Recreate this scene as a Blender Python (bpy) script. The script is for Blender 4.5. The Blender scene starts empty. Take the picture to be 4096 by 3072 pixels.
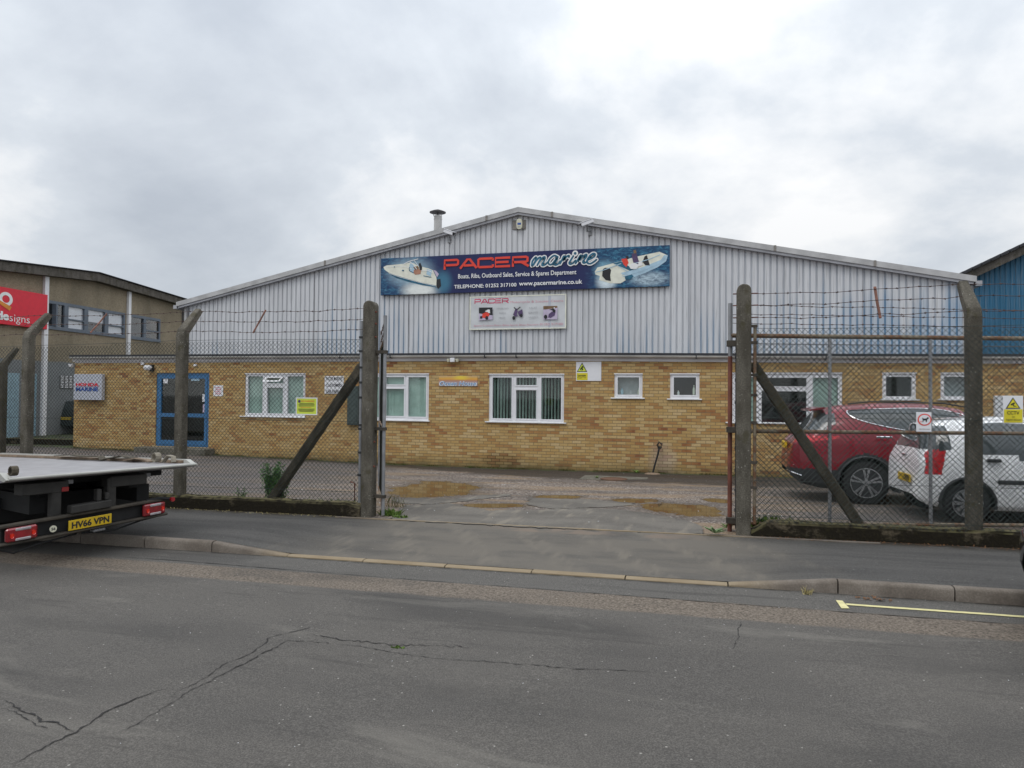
import bpy, bmesh, math, random
from mathutils import Vector, Matrix
random.seed(7)
sc = bpy.context.scene
COL = sc.collection
R = math.radians
# ------------------------------------------------------------------ camera
# x runs along the street (right), y away from the road towards the workshop, z up
FPX = 2840.0
THETA, PITCH, ROLL, EYE = R(15.3), math.atan(54 / 2840.0), .009, 1.75
cam_d = bpy.data.cameras.new('camera'); cam = bpy.data.objects.new('camera', cam_d); COL.objects.link(cam)
CR = Matrix.Rotation(THETA, 3, 'Z') @ Matrix.Rotation(math.pi / 2 + PITCH, 3, 'X') @ Matrix.Rotation(ROLL, 3, 'Z')
cam.matrix_world = Matrix.Translation((0, 0, EYE)) @ CR.to_4x4()
cam_d.sensor_width = 36; cam_d.lens = 36 * FPX / 4096; cam_d.clip_start = .1; cam_d.clip_end = 3000
sc.camera = cam
# ------------------------------------------------------------------ world
W = bpy.data.worlds.new('World'); sc.world = W; W.use_nodes = True
def wnodes():
    nt = W.node_tree; nt.nodes.clear(); n = nt.nodes.new; L = nt.links.new
    out = n('ShaderNodeOutputWorld'); tc = n('ShaderNodeTexCoord')
    sky = n('ShaderNodeTexSky'); sky.sky_type = 'NISHITA'; sky.sun_disc = False
    sky.sun_elevation = R(58); sky.sun_rotation = R(200)
    bsky = n('ShaderNodeBackground'); bsky.inputs[1].default_value = .08; L(sky.outputs[0], bsky.inputs[0])
    sep = n('ShaderNodeSeparateXYZ'); L(tc.outputs['Generated'], sep.inputs[0])
    def M(op, a, b=None, c=None, clamp=False):
        m = n('ShaderNodeMath'); m.operation = op; m.use_clamp = clamp
        for i, v in enumerate((a, b, c)):
            if v is None: continue
            if hasattr(v, 'links'): L(v, m.inputs[i])
            else: m.inputs[i].default_value = v
        return m.outputs[0]
    z = M('MAXIMUM', sep.outputs[2], 0.0)
    zz = M('ADD', z, .5)
    cx = M('DIVIDE', sep.outputs[0], zz); cy = M('DIVIDE', sep.outputs[1], zz)
    cb = n('ShaderNodeCombineXYZ'); L(cx, cb.inputs[0]); L(cy, cb.inputs[1])
    n1 = n('ShaderNodeTexNoise'); n1.inputs['Scale'].default_value = 2.1; n1.inputs['Detail'].default_value = 8
    n1.inputs['Roughness'].default_value = .56; n1.inputs['Distortion'].default_value = .12; L(cb.outputs[0], n1.inputs[0])
    n2 = n('ShaderNodeTexNoise'); n2.inputs['Scale'].default_value = .62; n2.inputs['Detail'].default_value = 3
    mp = n('ShaderNodeMapping'); mp.inputs['Location'].default_value = (3.1, 7.4, 0); L(cb.outputs[0], mp.inputs[0]); L(mp.outputs[0], n2.inputs[0])
    f = M('ADD', M('MULTIPLY', n1.outputs[0], .66), M('MULTIPLY', n2.outputs[0], .34))
    # a thinner place in the cloud, high and right of centre
    nd = n('ShaderNodeVectorMath'); nd.operation = 'DOT_PRODUCT'; L(tc.outputs['Generated'], nd.inputs[0])
    v = (CR @ Vector(((3000 - 2048) / FPX, (1536 - 60) / FPX, -1))).normalized(); nd.inputs[1].default_value = v
    g = M('POWER', M('MAXIMUM', nd.outputs['Value'], 0), 14)
    f = M('ADD', f, M('MULTIPLY', g, .065))
    nd2 = n('ShaderNodeVectorMath'); nd2.operation = 'DOT_PRODUCT'; L(tc.outputs['Generated'], nd2.inputs[0])
    v2 = (CR @ Vector(((500 - 2048) / FPX, (1536 - 930) / FPX, -1))).normalized(); nd2.inputs[1].default_value = v2
    f = M('SUBTRACT', f, M('MULTIPLY', M('POWER', M('MAXIMUM', nd2.outputs['Value'], 0), 30), .05))
    hz = M('MULTIPLY', M('POWER', M('SUBTRACT', 1.0, z), 22), .07); f = M('ADD', f, hz)
    cr = n('ShaderNodeValToRGB'); L(f, cr.inputs[0])
    e = cr.color_ramp.elements
    e[0].position = .37; e[0].color = (.50, .545, .61, 1)
    e[1].position = .62; e[1].color = (.97, .975, .98, 1)
    a = e.new(.455); a.color = (.60, .645, .705, 1)
    a = e.new(.51); a.color = (.68, .725, .78, 1)
    a = e.new(.55); a.color = (.80, .83, .865, 1)
    bc = n('ShaderNodeBackground'); L(cr.outputs[0], bc.inputs[0])
    # overcast skies brighten towards the zenith
    st = M('ADD', .93, M('MULTIPLY', M('POWER', z, 1.6), 1.35))
    L(st, bc.inputs[1])
    mx = n('ShaderNodeMixShader'); mx.inputs[0].default_value = .93
    L(bsky.outputs[0], mx.inputs[1]); L(bc.outputs[0], mx.inputs[2]); L(mx.outputs[0], out.inputs[0])
wnodes()
sun_d = bpy.data.lights.new('sun', 'SUN'); sun = bpy.data.objects.new('sun', sun_d); COL.objects.link(sun)
sun_d.energy = .7; sun_d.angle = R(25); sun_d.color = (1, .97, .93)
sun.rotation_euler = (R(32), 0, R(-20))
sc.view_settings.view_transform = 'Standard'; sc.view_settings.look = 'None'; sc.view_settings.exposure = 0
sc.render.engine = 'CYCLES'
try:
    sc.cycles.max_bounces = 7; sc.cycles.transparent_max_bounces = 12
except Exception: pass

# ------------------------------------------------------------------ ray helpers (pixel of the 4096 photo -> point on a real plane)
CO = Vector((0, 0, EYE))
def ray(x, y): return CR @ Vector(((x - 2048) / FPX, (1536 - y) / FPX, -1))
def at(x, y, v):
    d = ray(x, y); return CO + d * (v / d.y)
def onz(x, y, z):
    d = ray(x, y); return CO + d * ((z - EYE) / d.z)
def onplane(x, y, p, nrm):
    d = ray(x, y); return CO + d * ((Vector(p) - CO).dot(nrm) / d.dot(nrm))
def lerp(a, b, t): return a + (b - a) * t
def clamp(x, a, b): return max(a, min(b, x))
def interp(pts, x):
    if x <= pts[0][0]: return pts[0][1]
    for (a, b), (c, d) in zip(pts, pts[1:]):
        if x <= c: return b + (d - b) * (x - a) / (c - a) if c > a else d
    return pts[-1][1]
def sm(t): t = clamp(t, 0, 1); return t * t * (3 - 2 * t)
VK, VF, VW, VG = 6.85, 9.20, 17.78, 19.78
def along(u): return .0095 * (clamp(u, -14, 9) + 3.36)
def kt(u): return interp([(-5.36, .115), (-4.40, .020), (.2, .020), (1.13, .115)], u)
def gz(u, v):
    if v <= VK: return along(u)
    if v < VF:
        return along(u) + lerp(kt(u), .045, sm((v - VK - .12) / (VF - VK - .12)))
    a = along(u) + .045
    t = interp([(-19, .07), (-14, .0), (-8, -.10), (-5, -.105), (0, -.07), (4, -.06)], u)
    return lerp(a, t, clamp((v - VF) / (VW - VF), 0, 1))
def onyard(x, y, off=0):
    p = onz(x, y, 0)
    for _ in range(6): p = onz(x, y, gz(p.x, p.y) + off)
    return p

# ------------------------------------------------------------------ materials
MAT = {}
class NT:
    def __init__(s, name):
        s.m = bpy.data.materials.new(name); s.m.use_nodes = True; s.nt = s.m.node_tree; s.nt.nodes.clear()
        s.out = s.n('ShaderNodeOutputMaterial'); s.b = s.n('ShaderNodeBsdfPrincipled'); s.L(s.b.outputs[0], s.out.inputs[0])
        s._pos = None
        MAT[name] = s.m
    def n(s, t, **k):
        x = s.nt.nodes.new(t)
        for a, b in k.items(): setattr(x, a, b)
        return x
    def L(s, a, b): s.nt.links.new(a, b)
    def set(s, node, key, v):
        if hasattr(v, 'links'): s.L(v, node.inputs[key])
        else:
            if isinstance(v, (tuple, list)) and len(v) == 3 and node.inputs[key].type == 'RGBA': v = tuple(v) + (1,)
            node.inputs[key].default_value = v
    def pos(s, sx=1, sy=1, sz=1, loc=(0, 0, 0), obj=False):
        if obj:
            g = s.n('ShaderNodeTexCoord').outputs['Object']
        else:
            if not s._pos: s._pos = s.n('ShaderNodeNewGeometry').outputs['Position']
            g = s._pos
        if (sx, sy, sz) == (1, 1, 1) and tuple(loc) == (0, 0, 0): return g
        m = s.n('ShaderNodeMapping'); s.L(g, m.inputs[0]); m.inputs['Scale'].default_value = (sx, sy, sz); m.inputs['Location'].default_value = loc
        return m.outputs[0]
    def noise(s, scale, vec=None, detail=3, rough=.5, dist=0):
        x = s.n('ShaderNodeTexNoise'); s.L(vec or s.pos(), x.inputs[0])
        x.inputs['Scale'].default_value = scale; x.inputs['Detail'].default_value = detail
        x.inputs['Roughness'].default_value = rough; x.inputs['Distortion'].default_value = dist
        return x.outputs[0]
    def vor(s, scale, vec=None, feature='F1', out='Distance'):
        x = s.n('ShaderNodeTexVoronoi', feature=feature); s.L(vec or s.pos(), x.inputs['Vector']); x.inputs['Scale'].default_value = scale
        return x.outputs[out]
    def math(s, op, a, b=None, clamp=False):
        m = s.n('ShaderNodeMath', operation=op, use_clamp=clamp)
        s.set(m, 0, a)
        if b is not None: s.set(m, 1, b)
        return m.outputs[0]
    def step(s, v, lo, hi, a=0., b=1.):
        m = s.n('ShaderNodeMapRange', interpolation_type='SMOOTHSTEP')
        s.set(m, 0, v); m.inputs[1].default_value = lo; m.inputs[2].default_value = hi; m.inputs[3].default_value = a; m.inputs[4].default_value = b
        return m.outputs[0]
    def mix(s, f, a, b, mode='MIX'):
        m = s.n('ShaderNodeMix', data_type='RGBA', blend_type=mode)
        s.set(m, 0, f); s.set(m, 6, a); s.set(m, 7, b)
        return m.outputs[2]
    def ramp(s, v, stops):
        r = s.n('ShaderNodeValToRGB'); s.L(v, r.inputs[0]); e = r.color_ramp.elements
        while len(e) < len(stops): e.new(.5)
        for i, (p, c) in enumerate(stops): e[i].position = p; e[i].color = tuple(c) + (1,)
        return r.outputs[0]
    def xyz(s, vec=None):
        x = s.n('ShaderNodeSeparateXYZ'); s.L(vec or s.pos(), x.inputs[0]); return x.outputs
    def bump(s, h, strength=.3, dist=.01):
        b = s.n('ShaderNodeBump'); b.inputs['Strength'].default_value = strength; b.inputs['Distance'].default_value = dist
        s.L(h, b.inputs['Height']); s.L(b.outputs[0], s.b.inputs['Normal'])
    def done(s, col, rough=.8, metal=0, spec=None):
        s.set(s.b, 'Base Color', col); s.set(s.b, 'Roughness', rough); s.set(s.b, 'Metallic', metal)
        if spec is not None: s.b.inputs['Specular IOR Level'].default_value = spec
        return s.m
def plain(name, c, rough=.6, metal=0, var=.12, scale=6, bump=0, spec=None, coat=0):
    s = NT(name)
    n_ = s.noise(scale, detail=4)
    col = s.mix(s.step(n_, .3, .7), tuple(x * (1 - var) for x in c), tuple(min(1, x * (1 + var)) for x in c))
    if bump: s.bump(s.noise(scale * 8, detail=3), bump, .004)
    if coat: s.b.inputs['Coat Weight'].default_value = coat; s.b.inputs['Coat Roughness'].default_value = .05
    return s.done(col, rough, metal, spec)

PUDDLES = []
def pud(s):
    '''soft edged shallow puddles: returns a 0..1 mask in world space'''
    X = s.xyz(); c, n_ = math.cos(THETA), math.sin(THETA); tot = None
    nz = s.math('MULTIPLY', s.math('SUBTRACT', s.noise(1.6, detail=5, rough=.62), .5), 1.5)
    nz = s.math('ADD', nz, s.math('MULTIPLY', s.math('SUBTRACT', s.noise(14, detail=3), .5), .5))
    for (u, v, ra, rb) in PUDDLES:
        du = s.math('SUBTRACT', X[0], u); dv = s.math('SUBTRACT', X[1], v)
        a = s.math('DIVIDE', s.math('ADD', s.math('MULTIPLY', du, c), s.math('MULTIPLY', dv, n_)), ra)
        b = s.math('DIVIDE', s.math('SUBTRACT', s.math('MULTIPLY', dv, c), s.math('MULTIPLY', du, n_)), rb)
        d = s.math('SQRT', s.math('ADD', s.math('POWER', a, 2), s.math('POWER', b, 2)))
        k = s.math('SUBTRACT', 1.0, d); tot = k if tot is None else s.math('MAXIMUM', tot, k)
    w = s.math('ADD', tot, nz)
    return s.step(w, .02, .14), s.step(w, -.45, .1)
def m_road():
    s = NT('road_asphalt'); X_ = s.xyz(); y = X_[1]
    wob = s.math('MULTIPLY', s.math('SUBTRACT', s.noise(3, detail=4), .5), .05)
    yy = s.math('ADD', y, wob)
    sp = s.noise(110, detail=3, rough=.75); sp2 = s.noise(30, detail=4, rough=.7); big = s.noise(.55, s.pos(1, 2.2, 1), detail=5, rough=.6, dist=.4)
    base = s.mix(s.step(big, .36, .64), (.084, .076, .067), (.132, .120, .105))
    grit = s.mix(s.step(sp, .40, .64), (.046, .043, .040), (.20, .187, .17))
    c = s.mix(.5, base, grit)
    c = s.mix(s.step(sp2, .40, .66, 0, .30), c, (.058, .053, .049))
    # worn brown aggregate strip along the trench
    brown = s.mix(s.step(s.noise(48, detail=3, rough=.8), .36, .64), (.080, .064, .050), (.235, .195, .155))
    inb = s.math('MULTIPLY', s.step(yy, 5.80, 5.87), s.step(yy, 6.27, 6.32, 1, 0))
    inb = s.math('MULTIPLY', inb, s.step(s.noise(1.7, detail=3), .2, .5, .55, 1))
    c = s.mix(inb, c, brown)
    # gutter strip
    gut = s.mix(s.step(sp, .36, .64), (.062, .058, .053), (.165, .155, .14))
    c = s.mix(s.step(yy, 6.27, 6.33, 0, .9), c, gut)
    c = s.mix(s.math('MULTIPLY', s.step(yy, 6.77, 6.85), s.step(s.noise(6, detail=4), .35, .6)), c, (.035, .03, .024))
    # pale chips
    ch = s.vor(17, out='Distance'); sel = s.vor(17, out='Color'); selx = s.n('ShaderNodeSeparateXYZ'); s.L(sel, selx.inputs[0])
    chip = s.math('MULTIPLY', s.step(ch, .08, .13, 1, 0), s.step(selx.outputs[0], .84, .86))
    c = s.mix(s.math('MULTIPLY', chip, .75), c, (.42, .40, .36))
    # dark patches of old repair and oil
    c = s.mix(s.step(s.noise(.35, s.pos(1, 2.6, 1, (4, 2, 0)), detail=4), .50, .66, 0, .5), c, (.048, .045, .042))
    # loosened, darker tarmac in wandering bands and pale dusty scuffs
    c = s.mix(s.step(s.noise(.8, s.pos(.45, 1.6, 1, (9, 3, 0)), detail=6, rough=.65, dist=.8), .56, .70, 0, .42), c, (.205, .19, .165))
    c = s.mix(s.math('MULTIPLY', s.step(s.noise(1.3, s.pos(.25, 2.4, 1, (2, 8, 0)), detail=5, rough=.7), .56, .66), .4), c, (.042, .039, .036))
    ov = s.math('MULTIPLY', s.step(X_[0], -9, -5.5, 1, 0), s.step(y, 4.2, 5.6)); c = s.mix(s.math('MULTIPLY', ov, s.step(s.noise(.9, detail=5), .3, .6, .2, .75)), c, (.042, .038, .034))
    s.bump(s.math('ADD', sp, s.math('MULTIPLY', sp2, .6)), .55, .012)
    return s.done(c, s.step(big, .3, .7, .78, .9), spec=.35)
def m_pave():
    s = NT('pavement_asphalt'); X = s.xyz()
    sp = s.noise(100, detail=3, rough=.7); big = s.noise(.9, s.pos(.35, 3.2, 1), detail=5, rough=.65, dist=.3)
    base = s.mix(s.step(big, .36, .64), (.040, .037, .034), (.088, .082, .075))
    c = s.mix(.5, base, s.mix(s.step(sp, .4, .66), (.03, .03, .029), (.16, .155, .148)))
    # dusty tyre tracks swung through the gateway
    tr = s.n('ShaderNodeTexWave', wave_type='BANDS', bands_direction='X', wave_profile='SIN')
    m = s.n('ShaderNodeMapping'); s.L(s.pos(), m.inputs[0]); m.inputs['Rotation'].default_value = (0, 0, R(-28)); m.inputs['Location'].default_value = (.5, 0, 0)
    s.L(m.outputs[0], tr.inputs[0]); tr.inputs['Scale'].default_value = .42; tr.inputs['Distortion'].default_value = 2.2; tr.inputs['Detail'].default_value = 2; tr.inputs['Detail Scale'].default_value = .6
    gate = s.math('MULTIPLY', s.step(X[0], -5.2, -3.4), s.step(X[0], .0, 1.4, 1, 0))
    t = s.math('MULTIPLY', s.step(tr.outputs[1], .5, 1), s.math('MULTIPLY', gate, s.step(s.noise(6, s.pos(1.6, .4, 1), detail=5), .35, .7)))
    c = s.mix(s.math('MULTIPLY', t, .55), c, (.26, .225, .175))
    c = s.mix(s.math('MULTIPLY', gate, s.step(s.noise(1.1, s.pos(.7, 1.4, 1, (5, 5, 0)), detail=5, rough=.65), .32, .6, .30, .82)), c, (.155, .138, .115))
    # rubbed pinkish edge next to the threshold
    ed = s.math('MULTIPLY', s.step(X[1], 8.72, 8.8), s.math('MULTIPLY', s.step(s.noise(2.3, detail=3), .42, .6), s.step(X[0], -3.2, -2.2)))
    ed = s.math('MULTIPLY', ed, s.step(X[0], -.6, .3, 1, 0))
    c = s.mix(s.math('MULTIPLY', ed, .75), c, (.20, .155, .12))
    # dirt under the low walls
    wall = s.math('MULTIPLY', s.step(X[1], 8.85, 9.2), s.math('SUBTRACT', 1.0, gate))
    c = s.mix(s.math('MULTIPLY', wall, s.step(s.noise(5, detail=5), .3, .55)), c, (.035, .028, .018))
    ch = s.vor(14, out='Distance'); selx = s.n('ShaderNodeSeparateXYZ'); s.L(s.vor(14, out='Color'), selx.inputs[0])
    c = s.mix(s.math('MULTIPLY', s.step(ch, .05, .09, 1, 0), s.step(selx.outputs[0], .9, .92)), c, (.38, .36, .32))
    s.bump(sp, .45, .008)
    return s.done(c, .86, spec=.3)
def m_yard():
    s = NT('yard_gravel'); X = s.xyz()
    v = s.vor(38, out='Distance'); vc = s.vor(38, out='Color'); sx = s.n('ShaderNodeSeparateXYZ'); s.L(vc, sx.inputs[0])
    big = s.noise(.6, s.pos(.45, 1.6, 1), detail=5, rough=.6, dist=.6)
    c = s.mix(s.step(sx.outputs[0], .2, .9), (.095, .072, .058), (.30, .245, .20))
    c = s.mix(s.step(sx.outputs[1], .86, .9, 0, .8), c, (.46, .42, .38))
    c = s.mix(s.step(big, .36, .62, .65, 0), c, (.06, .05, .044))
    c = s.mix(s.step(s.noise(.9, s.pos(.5, 2.2, 1, (3, 1, 0)), detail=4), .47, .62, 0, .6), c, (.27, .185, .105))
    # smoother dark tarmac on the left side, greyer and finer
    c = s.mix(s.step(X[0], -9.5, -5.5, .68, 0), c, s.mix(s.step(s.noise(45), .4, .65), (.045, .043, .044), (.15, .14, .14)))
    c = s.mix(s.step(X[0], .5, 2.5, 0, .6), c, s.mix(s.step(s.noise(45), .4, .65), (.035, .034, .035), (.12, .112, .11)))
    # wet dark border along the foot of the wall
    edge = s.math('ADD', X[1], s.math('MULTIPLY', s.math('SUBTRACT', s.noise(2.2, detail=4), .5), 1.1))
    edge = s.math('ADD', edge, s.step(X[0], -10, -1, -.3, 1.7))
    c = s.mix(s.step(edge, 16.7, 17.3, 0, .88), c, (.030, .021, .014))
    c = s.mix(s.math('MULTIPLY', s.step(X[1], 17.45, 17.72), s.step(s.noise(4, detail=4), .4, .55)), c, (.05, .07, .02))
    wet, damp = pud(s)
    c = s.mix(s.math('MULTIPLY', damp, .55), c, (.055, .040, .026)); c = s.mix(wet, c, s.mix(s.noise(2), (.062, .040, .018), (.105, .070, .034)))
    s.bump(s.math('MULTIPLY', s.math('ADD', v, s.math('MULTIPLY', s.noise(12, detail=4), .8)), s.math('SUBTRACT', 1.0, wet)), .8, .02)
    return s.done(c, s.mix(wet, s.step(big, .3, .5, .45, .85), (.04, .04, .04)), spec=.5)
def m_apron():
    s = NT('apron_asphalt')
    sp = s.noise(60, detail=3, rough=.7); big = s.noise(.9, s.pos(1, 1.8, 1), detail=5, rough=.6)
    base = s.mix(s.step(big, .35, .65), (.098, .088, .074), (.172, .155, .130))
    c = s.mix(.35, base, s.mix(s.step(sp, .4, .66), (.065, .058, .05), (.21, .19, .165)))
    c = s.mix(s.step(s.noise(2.2, s.pos(2.5, .5, 1), detail=4), .52, .7, 0, .55), c, (.26, .225, .175))
    wet, damp = pud(s)
    c = s.mix(s.math('MULTIPLY', damp, .6), c, (.05, .042, .032)); c = s.mix(wet, c, s.mix(s.noise(2), (.075, .043, .015), (.12, .075, .03)))
    s.bump(s.math('MULTIPLY', sp, s.math('SUBTRACT', 1.0, wet)), .35, .006)
    return s.done(c, s.mix(wet, (.85, .85, .85), (.04, .04, .04)), spec=.5)
def m_puddle():
    s = NT('puddle_water')
    c = s.mix(s.noise(1.5, detail=3), (.055, .033, .013), (.085, .052, .022))
    s.bump(s.noise(9, s.pos(.5, 2, 1), detail=2), .015, .01)
    return s.done(c, .03, spec=1.0)
def m_brick():
    s = NT('buff_brick'); X = s.xyz()
    cb = s.n('ShaderNodeCombineXYZ'); s.L(s.math('ADD', X[0], X[1]), cb.inputs[0]); s.L(X[2], cb.inputs[1])
    b = s.n('ShaderNodeTexBrick'); s.L(cb.outputs[0], b.inputs[0]); b.offset = .5; b.squash = 1
    b.inputs['Scale'].default_value = 1; b.inputs['Brick Width'].default_value = .225; b.inputs['Row Height'].default_value = .075
    b.inputs['Mortar Size'].default_value = .0062; b.inputs['Mortar Smooth'].default_value = .25; b.inputs['Bias'].default_value = 0
    b.inputs['Color1'].default_value = (0, 0, 0, 1); b.inputs['Color2'].default_value = (1, 1, 1, 1); b.inputs['Mortar'].default_value = (.5, .5, .5, 1)
    t = s.n('ShaderNodeSeparateXYZ'); s.L(b.outputs[0], t.inputs[0])
    cl = s.noise(1.5, detail=4, rough=.6)
    k = s.math('ADD', s.math('MULTIPLY', t.outputs[0], .66), s.math('MULTIPLY', cl, .58))
    c = s.ramp(k, [(.2, (.61, .455, .245)), (.40, (.56, .39, .175)), (.60, (.51, .335, .13)), (.78, (.47, .285, .105)), (.89, (.40, .205, .078)), (.97, (.34, .15, .06)), (1.0, (.26, .10, .045))])
    c = s.mix(s.step(s.noise(30, detail=3), .35, .7, 0, .22), c, (.25, .16, .07))
    c = s.mix(s.step(s.noise(.5, detail=3), .4, .65, 0, .18), c, (.30, .22, .11))
    mort = s.mix(s.noise(3), (.17, .13, .068), (.24, .19, .11))
    # black stained joints in a patch low under the middle window
    px_ = at(2000, 1840, VW)
    dx = s.math('POWER', s.math('DIVIDE', s.math('SUBTRACT', X[0], px_.x), .62), 2); dz = s.math('POWER', s.math('DIVIDE', s.math('SUBTRACT', X[2], px_.z), .22), 2)
    blk = s.step(s.math('ADD', s.math('ADD', dx, dz), s.math('MULTIPLY', s.noise(4), .6)), .7, 1.35, 1, 0)
    mort = s.mix(blk, mort, (.018, .013, .01))
    c = s.mix(s.math('MULTIPLY', blk, .3), c, (.10, .055, .03))
    # pale limescale bloom behind the standpipe
    pl = at(2650, 1850, VW)
    dx = s.math('POWER', s.math('DIVIDE', s.math('SUBTRACT', X[0], pl.x), .42), 2); dz = s.math('POWER', s.math('DIVIDE', s.math('SUBTRACT', X[2], pl.z), .6), 2)
    wh = s.step(s.math('ADD', s.math('ADD', dx, dz), s.math('MULTIPLY', s.noise(3.5, detail=4), .9)), .5, 1.5, .5, 0)
    c = s.mix(wh, c, (.50, .42, .36))
    c = s.mix(b.outputs['Fac'], c, mort)
    # damp, green soiling of the lowest courses
    lo = s.math('ADD', X[2], s.math('MULTIPLY', s.noise(1.6, detail=5, rough=.7), .35))
    c = s.mix(s.step(lo, .05, .5, .55, 0), c, (.13, .105, .045))
    c = s.mix(s.step(lo, .02, .22, .75, 0), c, (.055, .05, .022))
    s.bump(s.math('SUBTRACT', s.math('MULTIPLY', s.noise(50), .25), b.outputs['Fac']), .5, .008)
    return s.done(c, .88, spec=.3)
def m_clad(name, col, col2, wear, deep_y=None):
    s = NT(name); X = s.xyz()
    big = s.noise(.8, s.pos(2.2, 1, .35), detail=5, rough=.6)
    c = s.mix(s.step(big, .3, .7), tuple(a * .93 for a in col), tuple(a * 1.05 for a in col))
    c = s.mix(s.step(s.noise(5, s.pos(7, 1, .22), detail=4), .48, .76, 0, .5), c, (.28, .28, .28))
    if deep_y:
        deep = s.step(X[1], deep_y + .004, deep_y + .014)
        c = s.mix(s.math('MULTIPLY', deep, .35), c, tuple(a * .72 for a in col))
        st = s.noise(1.0, s.pos(2.2, 1, .18), detail=3)
        zone = s.ramp(s.math('MULTIPLY', s.math('ADD', X[0], 18), .04), [(0, (.1,) * 3), (.24, (.18,) * 3), (.30, (.95,) * 3), (.36, (.75,) * 3), (.44, (.12,) * 3), (.62, (.2,) * 3), (.72, (.62,) * 3), (.82, (.85,) * 3), (1, (1.0,) * 3)])
        zs = s.n('ShaderNodeSeparateXYZ'); s.L(zone, zs.inputs[0])
        w = s.math('ADD', s.math('ADD', s.step(X[2], 2.9, 5.4, .62, 0), s.math('MULTIPLY', zs.outputs[0], .55)), s.math('MULTIPLY', s.math('SUBTRACT', st, .5), 1.5))
        mk = s.step(w, .66, .98)
        c = s.mix(s.math('MULTIPLY', mk, s.math('ADD', s.math('MULTIPLY', deep, .5), s.step(X[0], 1.5, 5.5, .06, .5))), c, col2)
        c = s.mix(s.math('MULTIPLY', deep, s.math('MULTIPLY', zs.outputs[0], .16)), c, col2)
    s.bump(s.noise(14, s.pos(1, 1, .3), detail=2), .05, .01)
    return s.done(c, .48, spec=.4)
def m_concrete(name, a, b, spots=True, moss=0):
    s = NT(name)
    n1 = s.noise(3.2, s.pos(1.6, 1.6, .7), detail=6, rough=.65); n2 = s.noise(75, detail=3, rough=.7)
    c = s.mix(s.step(n1, .34, .66), a, b)
    c = s.mix(s.step(n2, .42, .64, .5, 0), c, tuple(x * .3 for x in a))
    if spots:
        v = s.vor(26, out='Distance'); sel = s.noise(2.4, detail=3)
        c = s.mix(s.math('MULTIPLY', s.step(v, .12, .2, 1, 0), s.step(sel, .5, .6)), c, (.36, .35, .30))
    c = s.mix(s.step(s.noise(5, detail=5), .56, .68, 0, .55 + moss), c, (.06, .052, .022))
    s.bump(s.math('ADD', n2, s.math('MULTIPLY', n1, 2)), .9, .012)
    return s.done(c, .92, spec=.25)
def m_lowwall():
    s = NT('mossy_concrete'); X = s.xyz()
    n1 = s.noise(2.2, s.pos(1, 1, 1.5), detail=7, rough=.7); n2 = s.noise(26, detail=4, rough=.7)
    c = s.mix(s.step(n1, .54, .68), (.016, .013, .008), (.11, .09, .06))
    c = s.mix(s.step(n2, .5, .7, 0, .5), c, (.035, .03, .012))
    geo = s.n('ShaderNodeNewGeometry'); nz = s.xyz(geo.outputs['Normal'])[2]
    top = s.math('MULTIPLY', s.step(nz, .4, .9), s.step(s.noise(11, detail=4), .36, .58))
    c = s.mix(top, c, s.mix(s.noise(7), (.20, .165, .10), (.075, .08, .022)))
    s.bump(s.math('ADD', n1, n2), .9, .02)
    return s.done(c, .95, spec=.2)
def m_kerb():
    s = NT('kerb_concrete')
    n1 = s.noise(2.5, detail=6, rough=.65); n2 = s.noise(70, detail=3, rough=.7); X = s.xyz()
    c = s.mix(s.step(n1, .35, .65), (.155, .13, .107), (.245, .212, .178))
    c = s.mix(s.step(n2, .42, .64, .3, 0), c, (.07, .06, .05))
    ylw = s.math('MULTIPLY', s.step(X[0], -5, -4.2), s.step(X[0], .1, .8, 1, 0))
    c = s.mix(s.math('MULTIPLY', ylw, .7), c, s.mix(n1, (.24, .175, .095), (.36, .285, .18)))
    s.bump(n2, .5, .006)
    return s.done(c, .9, spec=.25)
def m_pebble():
    s = NT('pebbledash')
    v = s.vor(22, out='Color'); sx = s.n('ShaderNodeSeparateXYZ'); s.L(v, sx.inputs[0])
    c = s.mix(sx.outputs[0], (.26, .215, .15), (.34, .285, .205))
    c = s.mix(s.step(sx.outputs[1], .9, .94, 0, .35), c, (.38, .35, .28))
    c = s.mix(s.step(s.noise(.5, s.pos(1, 1, .5), detail=5), .4, .65, 0, .35), c, (.13, .115, .085))
    # the lower storey is painted grey
    c = s.mix(s.step(s.noise(1.2, s.pos(1, 1, .4), detail=5), .5, .7, 0, .3), c, (.12, .10, .07))
    z = s.math('ADD', s.xyz()[2], s.math('MULTIPLY', s.noise(2), .1))
    gy = s.mix(s.noise(2, detail=4), (.18, .19, .195), (.24, .25, .255))
    c = s.mix(s.step(z, 3.05, 3.12, 1, 0), c, gy)
    s.bump(sx.outputs[2], .5, .01)
    return s.done(c, .93, spec=.2)
def m_rust():
    s = NT('rusty_pipe')
    c = s.mix(s.step(s.noise(4, s.pos(1, 1, 1), detail=5, rough=.7), .42, .56), (.215, .18, .13), (.17, .09, .05))
    c = s.mix(s.step(s.noise(40), .5, .7, 0, .4), c, (.06, .03, .02))
    return s.done(c, .75, spec=.3)
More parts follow.
